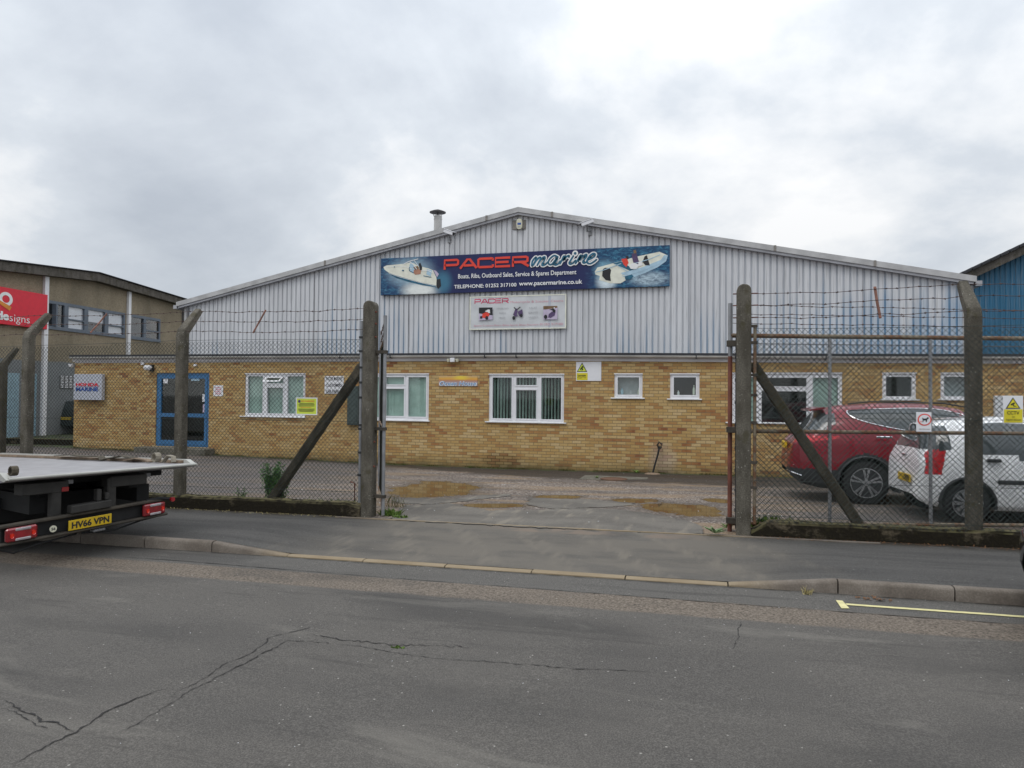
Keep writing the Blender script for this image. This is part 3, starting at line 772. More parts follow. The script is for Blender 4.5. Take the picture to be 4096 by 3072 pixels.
# ================================================================== workshop building
ws = thing('workshop_building', (-5.3, VW, -.1), 'long buff brick workshop with grey ribbed metal gable and white windows', 'building')
WINS = []   # openings in the brick wall: (u0,u1,z0,z1)
def wrect(x0, y0, x1, y1, v=VW):
    xm = (x0 + x1) / 2; ym = (y0 + y1) / 2
    return at(x0, ym, v).x, at(x1, ym, v).x, at(xm, y1, v).z, at(xm, y0, v).z
def window(x0, y0, x1, y1, panes, sill, blinds='none', open_vent=None, room='dark_void'):
    """panes: list of pixel rects of the glass"""
    u0, u1, z0, z1 = wrect(x0, y0, x1, y1); WINS.append((u0, u1, z0, z1))
    f = MB(); dy0, dy1 = VW + .03, VW + .095
    P = [tuple([at(a, (b + d) / 2, VW).x, at(c, (b + d) / 2, VW).x, at((a + c) / 2, d, VW).z, at((a + c) / 2, b, VW).z]) for a, b, c, d in panes]
    us = sorted({u0, u1} | {q for p in P for q in p[:2]}); zs = sorted({z0, z1} | {q for p in P for q in p[2:]})
    for i in range(len(us) - 1):
        for j in range(len(zs) - 1):
            cu, cz = (us[i] + us[i + 1]) / 2, (zs[j] + zs[j + 1]) / 2
            if us[i + 1] - us[i] < 1e-4 or zs[j + 1] - zs[j] < 1e-4: continue
            if any(p[0] < cu < p[1] and p[2] < cz < p[3] for p in P): continue
            f.box(us[i], us[i + 1], dy0, dy1, zs[j], zs[j + 1])
    for k, p in enumerate(P):   # raised sash profile round every pane
        if k == open_vent: continue
        t = .032
        for q in ((p[0] - t, p[1] + t, p[3], p[3] + t), (p[0] - t, p[1] + t, p[2] - t, p[2]), (p[0] - t, p[0], p[2], p[3]), (p[1], p[1] + t, p[2], p[3])):
            f.box(q[0], q[1], dy0 - .014, dy0 + .004, q[2], q[3])
    f.box(u0 - .005, u1 + .005, VW - .012, VW + .04, z1 - .004, z1 + .022)
    w = f.build('window', 'white_upvc', ws)
    for k, p in enumerate(P):
        g = MB(); yy = VW + .06
        if k == open_vent:
            # top-hung vent pushed open
            h = p[3] - p[2]; o = .20; t = .04
            A = [Vector((p[0] - .03, VW + .02, p[3] + .03)), Vector((p[1] + .03, VW + .02, p[3] + .03)), Vector((p[1] + .03, VW + .02 - o, p[2] + .05)), Vector((p[0] - .03, VW + .02 - o, p[2] + .05))]
            nrm = Vector((0, -.8, -.3)).normalized() * .03
            vb = MB()
            cx = sum(A, Vector()) / 4; I = [q.lerp(cx, .0) for q in A]
            du = (A[1] - A[0]).normalized() * .05; dv_ = (A[3] - A[0]).normalized() * .05
            I = [A[0] + du + dv_, A[1] - du + dv_, A[2] - du - dv_, A[3] + du - dv_]
            for i in range(4):
                j = (i + 1) % 4; vb.prism([A[i], A[j], I[j], I[i]], nrm)
            vb.build('open_vent', 'white_upvc', w)
            g.quad(*[q + nrm * .5 for q in I]); g.build('pane', 'window_glass', w)
            continue
        g.box(p[0] - .004, p[1] + .004, yy, yy + .006, p[2] - .004, p[3] + .004); g.build('pane', 'window_glass', w)
    # room behind
    rb = MB(); e = .25; D = 1.1
    a, b, c, d = u0 - e, u1 + e, z0 - .3, z1 + .25; y0_, y1_ = VW + .235, VW + (D if room == 'dark_void' else .30)
    rb.quad((a, y1_, c), (b, y1_, c), (b, y1_, d), (a, y1_, d)); rb.quad((a, y0_, c), (a, y1_, c), (a, y1_, d), (a, y0_, d)); rb.quad((b, y0_, c), (b, y0_, d), (b, y1_, d), (b, y1_, c))
    rb.quad((a, y0_, d), (a, y1_, d), (b, y1_, d), (b, y0_, d)); rb.quad((a, y0_, c), (b, y0_, c), (b, y1_, c), (a, y1_, c))
    rb.build('room', room, w)
    if blinds != 'none':
        bb = MB(); sp = .085; nslat = int((u1 - u0 - .1) / sp)
        for k in range(nslat + 1):
            cu = u0 + .05 + k * sp + random.uniform(-.004, .004)
            if blinds == 'closed': ang = R(12 + random.uniform(-3, 5)); hw = .046
            elif blinds == 'half': ang = R(22 + random.uniform(-6, 14)); hw = .043
            else: ang = R(72 + random.uniform(-6, 6)); hw = .043
            if cu > u1 - .05: continue
            zt, zb_ = z1 - .03, z0 + .07 + random.uniform(0, .012)
            c_, s_ = math.cos(ang) * hw, math.sin(ang) * hw
            bb.quad((cu - c_, VW + .125 - s_, zb_), (cu + c_, VW + .125 + s_, zb_), (cu + c_, VW + .125 + s_, zt), (cu - c_, VW + .125 - s_, zt))
        bb.box(u0 + .03, u1 - .03, VW + .105, VW + .145, z1 - .03, z1 + .0)
        bb.build('blind', 'blind_green', w)
    sx0, sx1, sy0, sy1 = sill; a = at(sx0, sy1, VW).x; b = at(sx1, sy1, VW).x
    zt = z0 + .003; sb = MB(); sb.bbox(a, b, VW - .05, VW + .05, zt - .032, zt, .006); sb.build('sill', 'white_sill', w)
    return w
def z6(l): return [1500 + l[0] * .3617, 1350 + l[1] * .3617, 1500 + l[2] * .3617, 1350 + l[3] * .3617]
def z7(l): return [2200 + l[0] * .3617, 1350 + l[1] * .3617, 2200 + l[2] * .3617, 1350 + l[3] * .3617]
def z3(l): return [700 + l[0] * .4069, 1150 + l[1] * .4069, 700 + l[2] * .4069, 1150 + l[3] * .4069]
window(979, 1496, 1221, 1666, [z3((712, 872, 858, 1235)), z3((905, 885, 1055, 940)), z3((902, 985, 1056, 1238)), z3((1102, 872, 1258, 1240))], (960, 1224, 1668, 1674), 'half', open_vent=1)
window(1446, 1497, 1715, 1680, [(1459, 1508, 1528, 1668), z6((118, 438, 318, 518)), z6((115, 568, 317, 868)), z6((364, 438, 562, 876))], (1432, 1720, 1680, 1686), 'closed')
w3 = window(1955, 1498, 2256, 1688, [z6((1297, 442, 1508, 895)), z6((1560, 443, 1785, 526)), z6((1557, 582, 1782, 898)), z6((1836, 444, 2056, 906))], (1941, 2266, 1689, 1696), 'open')
window(2457, 1497, 2570, 1591, [z7((747, 440, 984, 632))], (2443, 2579, 1592, 1598), room='room_grey')
window(2680, 1497, 2798, 1595, [z7((1368, 440, 1614, 636))], (2668, 2808, 1596, 1602))
window(2927, 1494, 3369, 1692, [(2941, 1508, 3024, 1685), (3047, 1511, 3227, 1545), (3047, 1565, 3227, 1690), (3252, 1511, 3353, 1690)], (2902, 3390, 1703, 1709), room='dark_void')
window(3529, 1494, 3665, 1597, [(3545, 1507, 3648, 1585)], (3520, 3680, 1600, 1606))
window(3762, 1494, 3898, 1597, [(3777, 1507, 3883, 1585)], (3750, 3908, 1600, 1606), room='room_grey')
# single blinds and things on the sills seen through the glass
for x0, x1, lab in ((2943, 3022, 'pale green slats in the left pane behind the right gate post'), (3254, 3351, 'pale green slats in the right pane above the red car')):
    m = MB()
    a, b = at(x0, 1600, VW).x, at(x1, 1600, VW).x; n = int((b - a) / .08) + 1
    for k in range(n):
        cu = a + (k + .5) * (b - a) / n; m.quad((cu - .044, VW + .11, .85), (cu + .044, VW + .13, .85), (cu + .044, VW + .13, 2.28), (cu - .044, VW + .11, 2.28))
    tag(m.build('vertical_blind', 'blind_green'), lab, 'blind')
for (px_, py0, py1, w, mt, lab) in ((2523, 1562, 1577, .02, 'sign_white', 'thin white toothbrush like stick behind the frosted small window'), (2555, 1553, 1578, .07, 'print_cream', 'cream bottle at the right inside the frosted small window'),
                              (2487, 1552, 1578, .08, 'print_paleblue', 'pale blue bottle at the left inside the frosted small window'),
                              (2713, 1562, 1580, .06, 'print_white', 'short white bottle inside the dark small window'), (2776, 1540, 1580, .07, 'print_cream', 'tall cream bottle at the right inside the dark small window')):
    p0 = at(px_, py1, VW + .15); p1 = at(px_, py0, VW + .15); h = max(.05, p1.z - p0.z)
    m = MB(); m.lathe([(w / 2, 0), (w / 2, h * .6), (w * .22, h * .8), (w * .22, h)], (p0.x, VW + .19, p0.z), n=12); tag(m.build('bottle', mt, smooth=True), lab, 'bottle')
# door opening
DU0, DU1, _, DZ1 = wrect(623, 1492, 835, 1787); DZ0 = at(729, 1787, VW).z
WINS.append((DU0, DU1, DZ0, DZ1))
# brick wall with real openings and reveals
UL = at(296, 1600, VW).x; UR = 9.0
zt_wall = 2.70
m = MB(); us = sorted({UL, UR} | {q for w in WINS for q in w[:2]}); zs = sorted({-.35, zt_wall} | {q for w in WINS for q in w[2:]})
for i in range(len(us) - 1):
    for j in range(len(zs) - 1):
        cu, cz = (us[i] + us[i + 1]) / 2, (zs[j] + zs[j + 1]) / 2
        if any(w[0] < cu < w[1] and w[2] < cz < w[3] for w in WINS): continue
        m.quad((us[i], VW, zs[j]), (us[i + 1], VW, zs[j]), (us[i + 1], VW, zs[j + 1]), (us[i], VW, zs[j + 1]))
for a, b, c, d in WINS:
    y0_, y1_ = VW, VW + .23
    m.quad((a, y0_, c), (a, y0_, d), (a, y1_, d), (a, y1_, c)); m.quad((b, y0_, c), (b, y1_, c), (b, y1_, d), (b, y0_, d))
    m.quad((a, y0_, d), (b, y0_, d), (b, y1_, d), (a, y1_, d)); m.quad((a, y0_, c), (a, y1_, c), (b, y1_, c), (b, y0_, c))
m.quad((UL, VW, -.35), (UL, VW, zt_wall), (UL, VW + 14, zt_wall), (UL, VW + 14, -.35))
m.build('brick_wall', 'buff_brick', ws)
# double door
dm = MB(); y0_, y1_ = VW + .03, VW + .09
def dbox(mb, x0, y0, x1, y1, ya, yb): a, b, c, d = wrect(x0, y0, x1, y1); mb.box(a, b, ya, yb, c, d)
mid = (DU0 + DU1) / 2; t = .075
for a, b in ((DU0, DU0 + t), (DU1 - t, DU1)): dm.box(a, b, y0_, y1_, DZ0, DZ1)
dm.box(DU0 + t, DU1 - t, y0_, y1_, DZ1 - t, DZ1); dm.box(DU0 + t, DU1 - t, y0_, y1_, DZ0, DZ0 + .04)
door = dm.build('door_frame', 'door_blue', ws)
for k, (a, b) in enumerate(((DU0 + t + .005, mid - .004), (mid + .004, DU1 - t - .005))):
    lf = MB(); s_ = .085; zA = DZ0 + .045; zB = DZ1 - t - .005; zm = at(729, 1661, VW).z
    lf.box(a, a + s_, y0_ - .012, y1_ - .02, zA, zB); lf.box(b - s_, b, y0_ - .012, y1_ - .02, zA, zB)
    lf.box(a + s_, b - s_, y0_ - .012, y1_ - .02, zB - s_, zB); lf.box(a + s_, b - s_, y0_ - .012, y1_ - .02, zA, zA + .14); lf.box(a + s_, b - s_, y0_ - .012, y1_ - .02, zm - .055, zm + .055)
    l = lf.build('door_leaf', 'door_blue', ws)
    g = MB(); g.box(a + s_ - .005, b - s_ + .005, y0_ + .02, y0_ + .026, zA + .13, zB - s_ + .005); g.build('pane', 'window_glass', l)
    h = MB(); hx = (b - s_ / 2) if k == 0 else (a + s_ / 2); h.tube([(hx, y0_ - .05, zm + .12), (hx, y0_ - .05, zm + .42)], .013, 8); h.box(hx - .01, hx + .01, y0_ - .05, y0_ - .01, zm + .13, zm + .15); h.box(hx - .01, hx + .01, y0_ - .05, y0_ - .01, zm + .39, zm + .41); h.build('handle', 'steel_grey', l)
m = MB(); a, b, c, d = DU0 - .2, DU1 + .2, DZ0 - .1, DZ1 + .1; D = VW + 1.6
m.quad((a, D, c), (b, D, c), (b, D, d), (a, D, d)); m.quad((a, VW + .24, c), (a, D, c), (a, D, d), (a, VW + .24, d)); m.quad((b, VW + .24, c), (b, VW + .24, d), (b, D, d), (b, D, c)); m.quad((a, VW + .24, d), (a, D, d), (b, D, d), (b, VW + .24, d)); m.quad((a, VW + .24, c), (b, VW + .24, c), (b, D, c), (a, D, c))
m.build('hallway', 'dark_void', ws)
for (r, mt, lab) in (((650, 1514, 668, 1533), 'sign_white', 'small square white sticker with red mark on the blue door glass'), ((806, 1577, 821, 1607), 'sign_white', 'upright white notice on the right hand blue door glass'), ((808, 1617, 822, 1650), 'print_lilac', 'pinkish notice low on the right hand blue door glass'), ((762, 1512, 794, 1523), 'print_paleblue', 'pale strip sticker at the top of the right hand door glass')):
    a, b, c, d = wrect(*r); m = MB(); m.box(a, b, y0_ + .006, y0_ + .010, c, d)
    o = m.build('door_sticker', mt); tag(o, lab, 'notice')
# concrete step
m = MB(); a = at(560 + 20, 1795, VW).x; b = at(860, 1795, VW).x; m.bbox(a, b, VW - .45, VW - .003, -.1, DZ0 - .015, .015)
tag(m.build('door_step', 'step_concrete'), 'grey concrete doorstep slab below the blue double door', 'step')
# flat roof edge, gutter and fascia (slightly out of level as in the photo)
def ztop(u): return interp([(-19, 2.95), (-4, 2.905), (3.4, 2.815), (9, 2.77)], u)
def strip(mb, prof, u0, u1, st=1.0):
    us = rng(u0, u1, st); rings = []
    for u in us: rings.append([mb.p((u, y, ztop(u) + z)) for y, z in prof])
    for A, B in zip(rings, rings[1:]):
        for k in range(len(prof)): mb.face([A[k], A[(k + 1) % len(prof)], B[(k + 1) % len(prof)], B[k]])
    mb.face(rings[0][::-1]); mb.face(rings[-1])
E0, E1 = UL - .08, UR
m = MB(); strip(m, [(VW - .14, 0), (VW - .14, -.055), (VW - .09, -.06), (VW - .09, 0)], E0, E1)
m.quad((E0, VW - .09, 2.94), (E1, VW - .09, 2.77), (E1, VG + .3, 2.80), (E0, VG + .3, 2.97)); m.quad((E0, VG + .3, 2.97), (-17, VG + .3, 2.95), (-17, VW + 14, 2.95), (E0, VW + 14, 2.97))
m.build('flat_roof', 'roof_felt', ws)
m = MB(); n = 8
pf = [(VW - .135 + .055 - .055 * math.cos(math.pi * k / n), -.062 - .055 * math.sin(math.pi * k / n)) for k in range(n + 1)]
pf2 = [(VW - .08 - .045 * math.cos(math.pi * k / n), -.062 - .045 * math.sin(math.pi * k / n)) for k in range(n + 1)][::-1]
strip(m, [(y - .02, z) for y, z in pf + pf2], E0, E1)
gut = m.build('gutter', 'gutter_plastic', ws, True)
for px_ in (1945, 2070, 2785, 1570, 1370, 3300):
    m = MB(); u = at(px_, 1430, VW).x; m.box(u - .012, u + .012, VW - .16, VW - .03, ztop(u) - .135, ztop(u) - .05)
    m.build('gutter_bracket', 'black_plastic', gut)
m = MB(); strip(m, [(VW - .03, -.03), (VW - .03, -.205), (VW + .002, -.205), (VW + .002, -.03)], E0 + .02, E1)
m.build('fascia', 'fascia_white', ws)
m = MB(); m.box(UL, UR, VW + .004, VW + .2, 2.60, 2.78); m.build('soffit_packing', 'fascia_white', ws)
# metal gable
GL, GR, GM, EV, RG = at(741, 1250, VG).x, at(3875, 1200, VG).x, at(2078, 833, VG).x, 4.80, 7.23
SL = (RG - EV) / (GM - at(718, 1210, VG).x)
def rake(u): return RG - SL * abs(u - GM)
m = MB(); per = .160; prof = [(0, 0), (.100, 0), (.111, .034), (.141, .034), (.152, 0)]
cols = []; u = GL; k = 0
while u < GR:
    for a, d in prof:
        if u + a < GR: cols.append((u + a, d))
    u += per + (.0 if k % 6 else .004); k += 1
cols.append((GR, 0))
ids = [(m.p((a, VG + d, 2.78)), m.p((a, VG + d, 3.9)), m.p((a, VG + d, rake(a) - .10))) for a, d in cols]
for A, B in zip(ids, ids[1:]): m.face([A[0], B[0], B[1], A[1]]); m.face([A[1], B[1], B[2], A[2]])
gw = m.build('metal_gable', 'grey_cladding', ws)
for px_, w in ((1252, .025), (2230, .03), (2760, .03), (3448, .03), (1636, .02)):
    u = at(px_, 1300, VG).x; m = MB(); m.box(u, u + w, VG - .006, VG + .01, 2.79, rake(u) - .16)
    m.build('sheet_joint', 'verge_band', gw)
def verge(nm, mt, y0, y1, a, b, over):
    L0 = at(718, 1210, VG).x - over; R0 = at(3898, 1110, VG).x + over
    for (u0, u1) in ((L0, GM), (GM, R0)):
        mb = MB(); mb.prism([(u0, y0, rake(u0) + a), (u1, y0, rake(u1) + a), (u1, y0, rake(u1) + b), (u0, y0, rake(u0) + b)], (0, y1 - y0, 0)); mb.build(nm, mt, ws)
verge('verge_trim', 'verge_metal', VG - .16, VG + .1, -.145, .0, 0)
verge('verge_band', 'verge_band', VG - .13, VG + .06, -.215, -.147, -.06)
for px_, py_ in ((1946, 880), (2208, 862), (3100, 990), (1300, 1030), (3500, 1050)):
    u = at(px_, py_, VG - .16).x; m = MB(); m.box(u - .03, u + .03, VG - .172, VG - .15, rake(u) - .14, rake(u) + .006); m.build('verge_clip', 'board_grey', ws)
m = MB(); L0 = at(718, 1210, VG).x; R0 = at(3898, 1110, VG).x
for u0, u1 in ((L0, GM), (GM, R0)): m.quad((u0, VG - .1, rake(u0) - .01), (u1, VG - .1, rake(u1) - .01), (u1, VG + 26, rake(u1) - .01), (u0, VG + 26, rake(u0) - .01))
m.quad((GL, VG, -.3), (GL, VG, rake(GL) - .1), (GL, VG + 26, rake(GL) - .1), (GL, VG + 26, -.3)); m.quad((GR, VG, -.3), (GR, VG + 26, -.3), (GR, VG + 26, rake(GR) - .1), (GR, VG, rake(GR) - .1))
m.box(L0 - .12, L0 + .02, VG - .15, VG + 26, EV - .22, EV - .1); m.box(R0 - .02, R0 + .12, VG - .15, VG + 26, EV - .22, EV - .1)
m.build('roof', 'verge_band', ws)
m = MB(); m.box(GL - .02, GL + .07, VG - .02, VG + .03, 2.8, rake(GL) - .2); m.build('corner_trim', 'verge_metal', ws)
m = MB(); m.box(GR - .14, GR - .02, VG - .02, VG + .03, 2.8, rake(GR) - .2); m.build('corner_trim', 'verge_metal', ws)
m = MB(); m.tube([(GR + .04, VG - .06, 2.8), (GR + .04, VG - .06, 4.6)], .05, 10); m.build('downpipe', 'steel_grey', ws)
m = MB(); m.tube([(GL + .14, VG - .05, 2.8), (GL + .14, VG - .05, rake(GL) - .2)], .03, 8); m.build('downpipe', 'steel_grey', ws)
# flue
fv = VG + 1.6; p0, p1 = at(1751, 960, fv), at(1751, 864, fv); r = (at(1766, 900, fv).x - at(1736, 900, fv).x) / 2
fl = thing('flue', (p0.x, fv, p0.z - .5), 'grey metal flue pipe with black cone cap on the roof', 'chimney')
m = MB(); m.lathe([(r, -.6), (r, 0), (r, p1.z - p0.z - .12), (r * 1.06, p1.z - p0.z - .12), (r * 1.06, p1.z - p0.z - .09), (r, p1.z - p0.z - .09), (r, p1.z - p0.z)], (p0.x, fv, p0.z), n=24); m.build('pipe', 'flue_metal', fl, True)
q = at(1751, 845, fv); rc = (at(1783, 850, fv).x - at(1722, 850, fv).x) / 2
m = MB(); m.lathe([(rc, -.02), (rc, 0), (rc * .55, .05), (.02, .09)], (q.x, fv, q.z - .03), n=28); m.lathe([(.02, -.12), (.02, 0)], (q.x, fv, q.z - .03), n=8); m.build('rain_cap', 'flue_cap', fl, True)
for a in (-.95, .95): m = MB(); m.tube([(q.x + a * rc * .7, fv, q.z - .03), (q.x + a * r, fv, p1.z - .02)], .008, 5); m.build('stay', 'steel_grey', fl)
# wall fittings --------------------------------------------------------
def cctv(x0, y0, x1, y1, bx, by, flip, label):
    v = VG - .45; a = at(x0, (y0 + y1) / 2, v); b = at(x1, (y0 + y1) / 2, v); zc_ = at((x0 + x1) / 2, (y0 + y1) / 2, v).z
    p = at(bx, by, VG); t = thing('security_camera', (p.x, VG, p.z - .1), label, 'camera')
    L = (b.x - a.x); s = -1 if flip else 1; h = .1
    ctr = Vector(((a.x + b.x) / 2, v, zc_)); d = Vector((s * 1.0, -.35, -.42)).normalized()
    X = d; Y = d.cross(Vector((0, 0, 1))).normalized(); Z = Y.cross(X)
    M_ = Matrix((X, Y, Z)).transposed().to_4x4(); M_.translation = ctr
    m = MB(M_); m.bbox(-.2, .16, -.055, .055, -.05, .05, .012); body = m.build('camera_body', 'sign_white', t)
    m = MB(M_); m.bbox(-.2, .22, -.065, .065, .052, .066, .004); m.build('sunshield', 'sign_white', t)
    m = MB(M_); m.lathe([(.04, .161), (.04, .172), (.02, .174)], (0, 0, 0), axis='X', n=16); m.build('lens', 'black_plastic', t)
    m = MB(); m.tube([ctr - Z * .05, ctr + Vector((0, .12, -.2)), (p.x, VG - .02, p.z)], .022, 8); m.bbox(p.x - .05, p.x + .05, VG - .03, VG + .0, p.z - .12, p.z + .12, .006); m.build('bracket', 'galvanised', t)
    return t
cctv(1785, 921, 1811, 940, 1798, 955, False, 'white security camera on the left slope of the gable near the flue')
cctv(2326, 879, 2366, 907, 2361, 925, True, 'white security camera on the right slope of the gable')
t = thing('alarm_box', at(2077, 918, VG), 'cream burglar alarm bell box on grey board near the gable peak', 'alarm')
a, b, c, d = wrect(2050, 880, 2103, 917, VG - .03); m = MB(); m.bbox(a, b, VG - .03, VG - .004, c, d, .006); m.build('backing_board', 'board_grey', t)
a, b, c, d = wrect(2067, 876, 2090, 917, VG - .06); m = MB()
w_ = (b - a) / 2; cxm = (a + b) / 2
m.prism([(cxm + w_ * math.copysign(abs(math.cos(x)) ** .6, math.cos(x)), VG - .11, (c + d) / 2 + (d - c) / 2 * math.copysign(abs(math.sin(x)) ** .75, math.sin(x))) for x in [2 * math.pi * k / 24 for k in range(24)]], (0, .08, 0)); m.build('bell_cover', 'alarm_cream', t)
m = MB(); m.box(cxm - w_ * .6, cxm + w_ * .6, VG - .114, VG - .1105, (c + d) / 2 - .03, (c + d) / 2 + .03); m.build('emblem', 'print_blue', t)
m = MB(); m.box(cxm - w_ * .6, cxm + w_ * .6, VG - .114, VG - .1105, (c + d) / 2 - .10, (c + d) / 2 - .09); m.box(cxm - w_ * .5, cxm + w_ * .5, VG - .114, VG - .1105, (c + d) / 2 - .075, (c + d) / 2 - .065); m.build('lettering', 'print_grey', t)
# emergency twin light under the gutter
p = at(1810, 1440, VW - .12); t = thing('emergency_light', (p.x, VW - .03, p.z - .1), 'white twin spot emergency light under the gutter above the sunset sign', 'light')
m = MB(); m.bbox(p.x - .065, p.x + .06, VW - .15, VW - .035, p.z - .055, p.z + .055, .008); m.build('battery_box', 'sign_white', t)
for s in (-1, 1):
    m = MB(); m.lathe([(.03, -.05), (.045, .0), (.045, .03)], (p.x + s * .125, VW - .10, p.z), axis='Z', n=14); m.tube([(p.x + s * .06, VW - .1, p.z + .02), (p.x + s * .125, VW - .1, p.z + .02)], .012, 6); m.build('spot_lamp', 'alarm_cream', t, True)
p = at(592, 1470, VW - .15); t = thing('floodlight', (p.x, VW, p.z - .1), 'white globe floodlight with black bracket left of the blue door', 'light')
m = MB(); m.lathe([(.03, -.10), (.10, -.06), (.12, 0), (.10, .05), (.05, .07)], (p.x, VW - .16, p.z), n=18); m.build('lamp_head', 'sign_white', t, True)
m = MB(); m.bbox(p.x - .02, p.x + .10, VW - .10, VW - .003, p.z - .12, p.z + .09, .01); m.build('bracket', 'black_plastic', t)
m = MB(); q = at(574, 1455, VW); m.bbox(q.x - .05, q.x + .05, VW - .07, VW - .003, q.z - .04, q.z + .04, .008); m.build('sensor', 'sign_white', t)
p = at(785, 1461, VW); m = MB(); m.bbox(p.x - .05, p.x + .05, VW - .07, VW - .003, p.z - .035, p.z + .035, .01); tag(m.build('motion_sensor', 'sign_white'), 'tiny white sensor box above the right half of the blue door', 'sensor')
p = at(288, 1462, VW); t = thing('corner_camera', (UL, VW, p.z - .1), 'white dome camera on the left corner of the brick wall', 'camera')
m = MB(); m.lathe([(.02, -.07), (.06, -.04), (.07, 0), (.07, .04)], (UL - .06, VW - .08, p.z), n=16); m.build('dome', 'sign_white', t, True)
m = MB(); m.tube([(UL - .06, VW - .08, p.z + .03), (UL + .03, VW - .0, p.z + .03)], .02, 8); m.build('bracket', 'board_grey', t)
a, b, c, d = wrect(1397, 1545, 1440, 1700); t = thing('wall_cabinet', ((a + b) / 2, VW, c), 'dark green metal cabinet on the brick wall behind the left gate post', 'cabinet')
m = MB(); m.bbox(a, b, VW - .13, VW - .003, c, d, .01); m.build('cabinet_body', 'cabinet_green', t)
m = MB(); m.bbox(a + .03, b - .03, VW - .14, VW - .128, c + .04, (c + d) / 2 - .01, .004); m.bbox(a + .03, b - .03, VW - .14, VW - .128, (c + d) / 2 + .01, d - .04, .004); m.build('cabinet_door', 'cabinet_green', t)
a, b, c, d = wrect(3972, 1583, 4062, 1676); t = thing('meter_box', ((a + b) / 2, VW, c), 'pale grey meter box on the brick wall behind the camera warning sign', 'box')
m = MB(); m.bbox(a, b, VW - .10, VW - .003, c, d, .01); m.build('box_body', 'sign_dirty', t); m = MB(); m.bbox(a + .03, b - .03, VW - .108, VW - .099, c + .03, d - .03, .003); m.build('box_door', 'sign_dirty', t)
# standpipe
p0, p1 = onyard(2613, 1893), at(2638, 1785, VW - .12); p0 = Vector((p0.x, VW - .25, gz(p0.x, VW - .25)))
t = thing('standpipe', p0, 'thin black leaning water pipe with curved rusty tap against the brick wall', 'pipe')
m = MB(); m.tube([p0, p0.lerp(p1, .35), p0.lerp(p1, .7) + Vector((.01, 0, 0)), p1], .022, 8); m.build('pipe', 'black_rubber', t, True)
m = MB(); m.tube([p1 + Vector((-.02, 0, -.05)), p1 + Vector((-.05, -.02, .03)), p1 + Vector((-.01, -.02, .10)), p1 + Vector((.05, -.01, .06)), p1 + Vector((.04, 0, -.02)), p1 + Vector((0, 0, -.06))], .024, 8); m.build('tap', 'truck_frame', t, True)
m = MB(); m.lathe([(.20, 0), (.15, .025), (.08, .035), (.02, .04)], p0, n=14)
tag(m.build('soil_heap', 'wood_rail', smooth=True), 'small mound of pale soil at the foot of the leaning pipe', 'soil')
m = MB(); q = onyard(2455, 1918); m.lathe([(.30, 0), (.30, .014), (.27, .014), (.27, .010), (.02, .010)], (q.x, q.y, gz(q.x, q.y) + .006), n=28); tag(m.build('manhole_cover', 'iron_cover'), 'rusty round iron manhole cover in the yard near the wall', 'manhole')
q = onyard(2452, 1914); m = MB(); m.box(q.x - .7, q.x + .75, q.y - .42, q.y + .42, gz(q.x, q.y) - .03, gz(q.x, q.y) + .009); structure(m, 'concrete_surround', 'step_concrete')
# ================================================================== signs on the workshop
S = Sign('banner_sign', (1523, 1007, 2679, 1163), VG - .10, .05, 'banner_print', 'long dark blue banner with red and white lettering and two boats')
# Sign() measures heights at its centre column, which is right for a level board
za = zb(1450, 980, .29385); zr = zb(2100, 960, .29385); zm_ = zb(1850, 1160, .20344)
PG = lambda s, pts, mat, nm='picture', y=None, f=None: s.poly(f(pts) if f else pts, mat, nm, y)
# speedboat picture
y1 = S.lay()
PG(S, [(285, 300), (330, 278), (470, 265), (560, 255), (640, 240), (700, 250), (760, 285), (900, 318), (960, 345), (1000, 430), (1020, 500), (1005, 575), (880, 560), (700, 515), (520, 455), (380, 395), (300, 335)], 'print_cream', 'speedboat', y1, za)
y2 = S.lay()
PG(S, [(320, 362), (450, 410), (600, 455), (800, 510), (1000, 550), (1005, 575), (820, 548), (620, 500), (450, 445)], 'print_teal', 'hull_stripe', y2, za)
PG(S, [(650, 250), (700, 265), (730, 330), (690, 385), (650, 360), (640, 290)], 'print_paleblue', 'windscreen', y2, za)
PG(S, [(965, 340), (1000, 350), (1040, 395), (1015, 440)], 'print_lilac', 'engine_cover', y2, za)
PG(S, [(1010, 470), (1060, 460), (1070, 560), (1030, 600), (1005, 560)], 'print_black', 'outboard', y2, za)
PG(S, [(880, 330), (950, 345), (930, 430), (870, 400)], 'print_paleblue', 'seat', y2, za)
y3 = S.lay()
PG(S, [(700, 340), (760, 320), (800, 350), (790, 395), (720, 405), (695, 380)], 'print_skin', 'figure', y3, za)
PG(S, [(765, 255), (790, 243), (812, 300), (810, 350), (780, 340)], 'print_black', 'figure', y3, za)
PG(S, [(690, 300), (760, 285), (770, 320), (720, 340)], 'print_brown', 'figure', y3, za)
mb = MB(); yb_ = S.lay()
for pts, w_ in (([(560, 262), (600, 240), (640, 222), (700, 205), (760, 190)], .02), ([(640, 222), (690, 262), (740, 330)], .02), ([(700, 205), (735, 250), (770, 300)], .015), ([(330, 300), (480, 290), (600, 300), (680, 330)], .015), ([(800, 350), (900, 350), (960, 380)], .02), ([(360, 385), (520, 440), (760, 505), (1000, 560)], .012)):
    stroke(mb, [S.uz(*q) for q in za(pts)], w_, yb_)
mb.build('rail_picture', 'print_white', S.t)
mb = MB()
for pts, w_ in (([(430, 300), (445, 298)], .03), ([(540, 345), (565, 350)], .04), ([(700, 380), (640, 350), (640, 300)], .02), ([(830, 420), (940, 440)], .02)): stroke(mb, [S.uz(*q) for q in za(pts)], w_, yb_ - .001)
mb.build('fitting_picture', 'print_teal', S.t)
mb = MB()
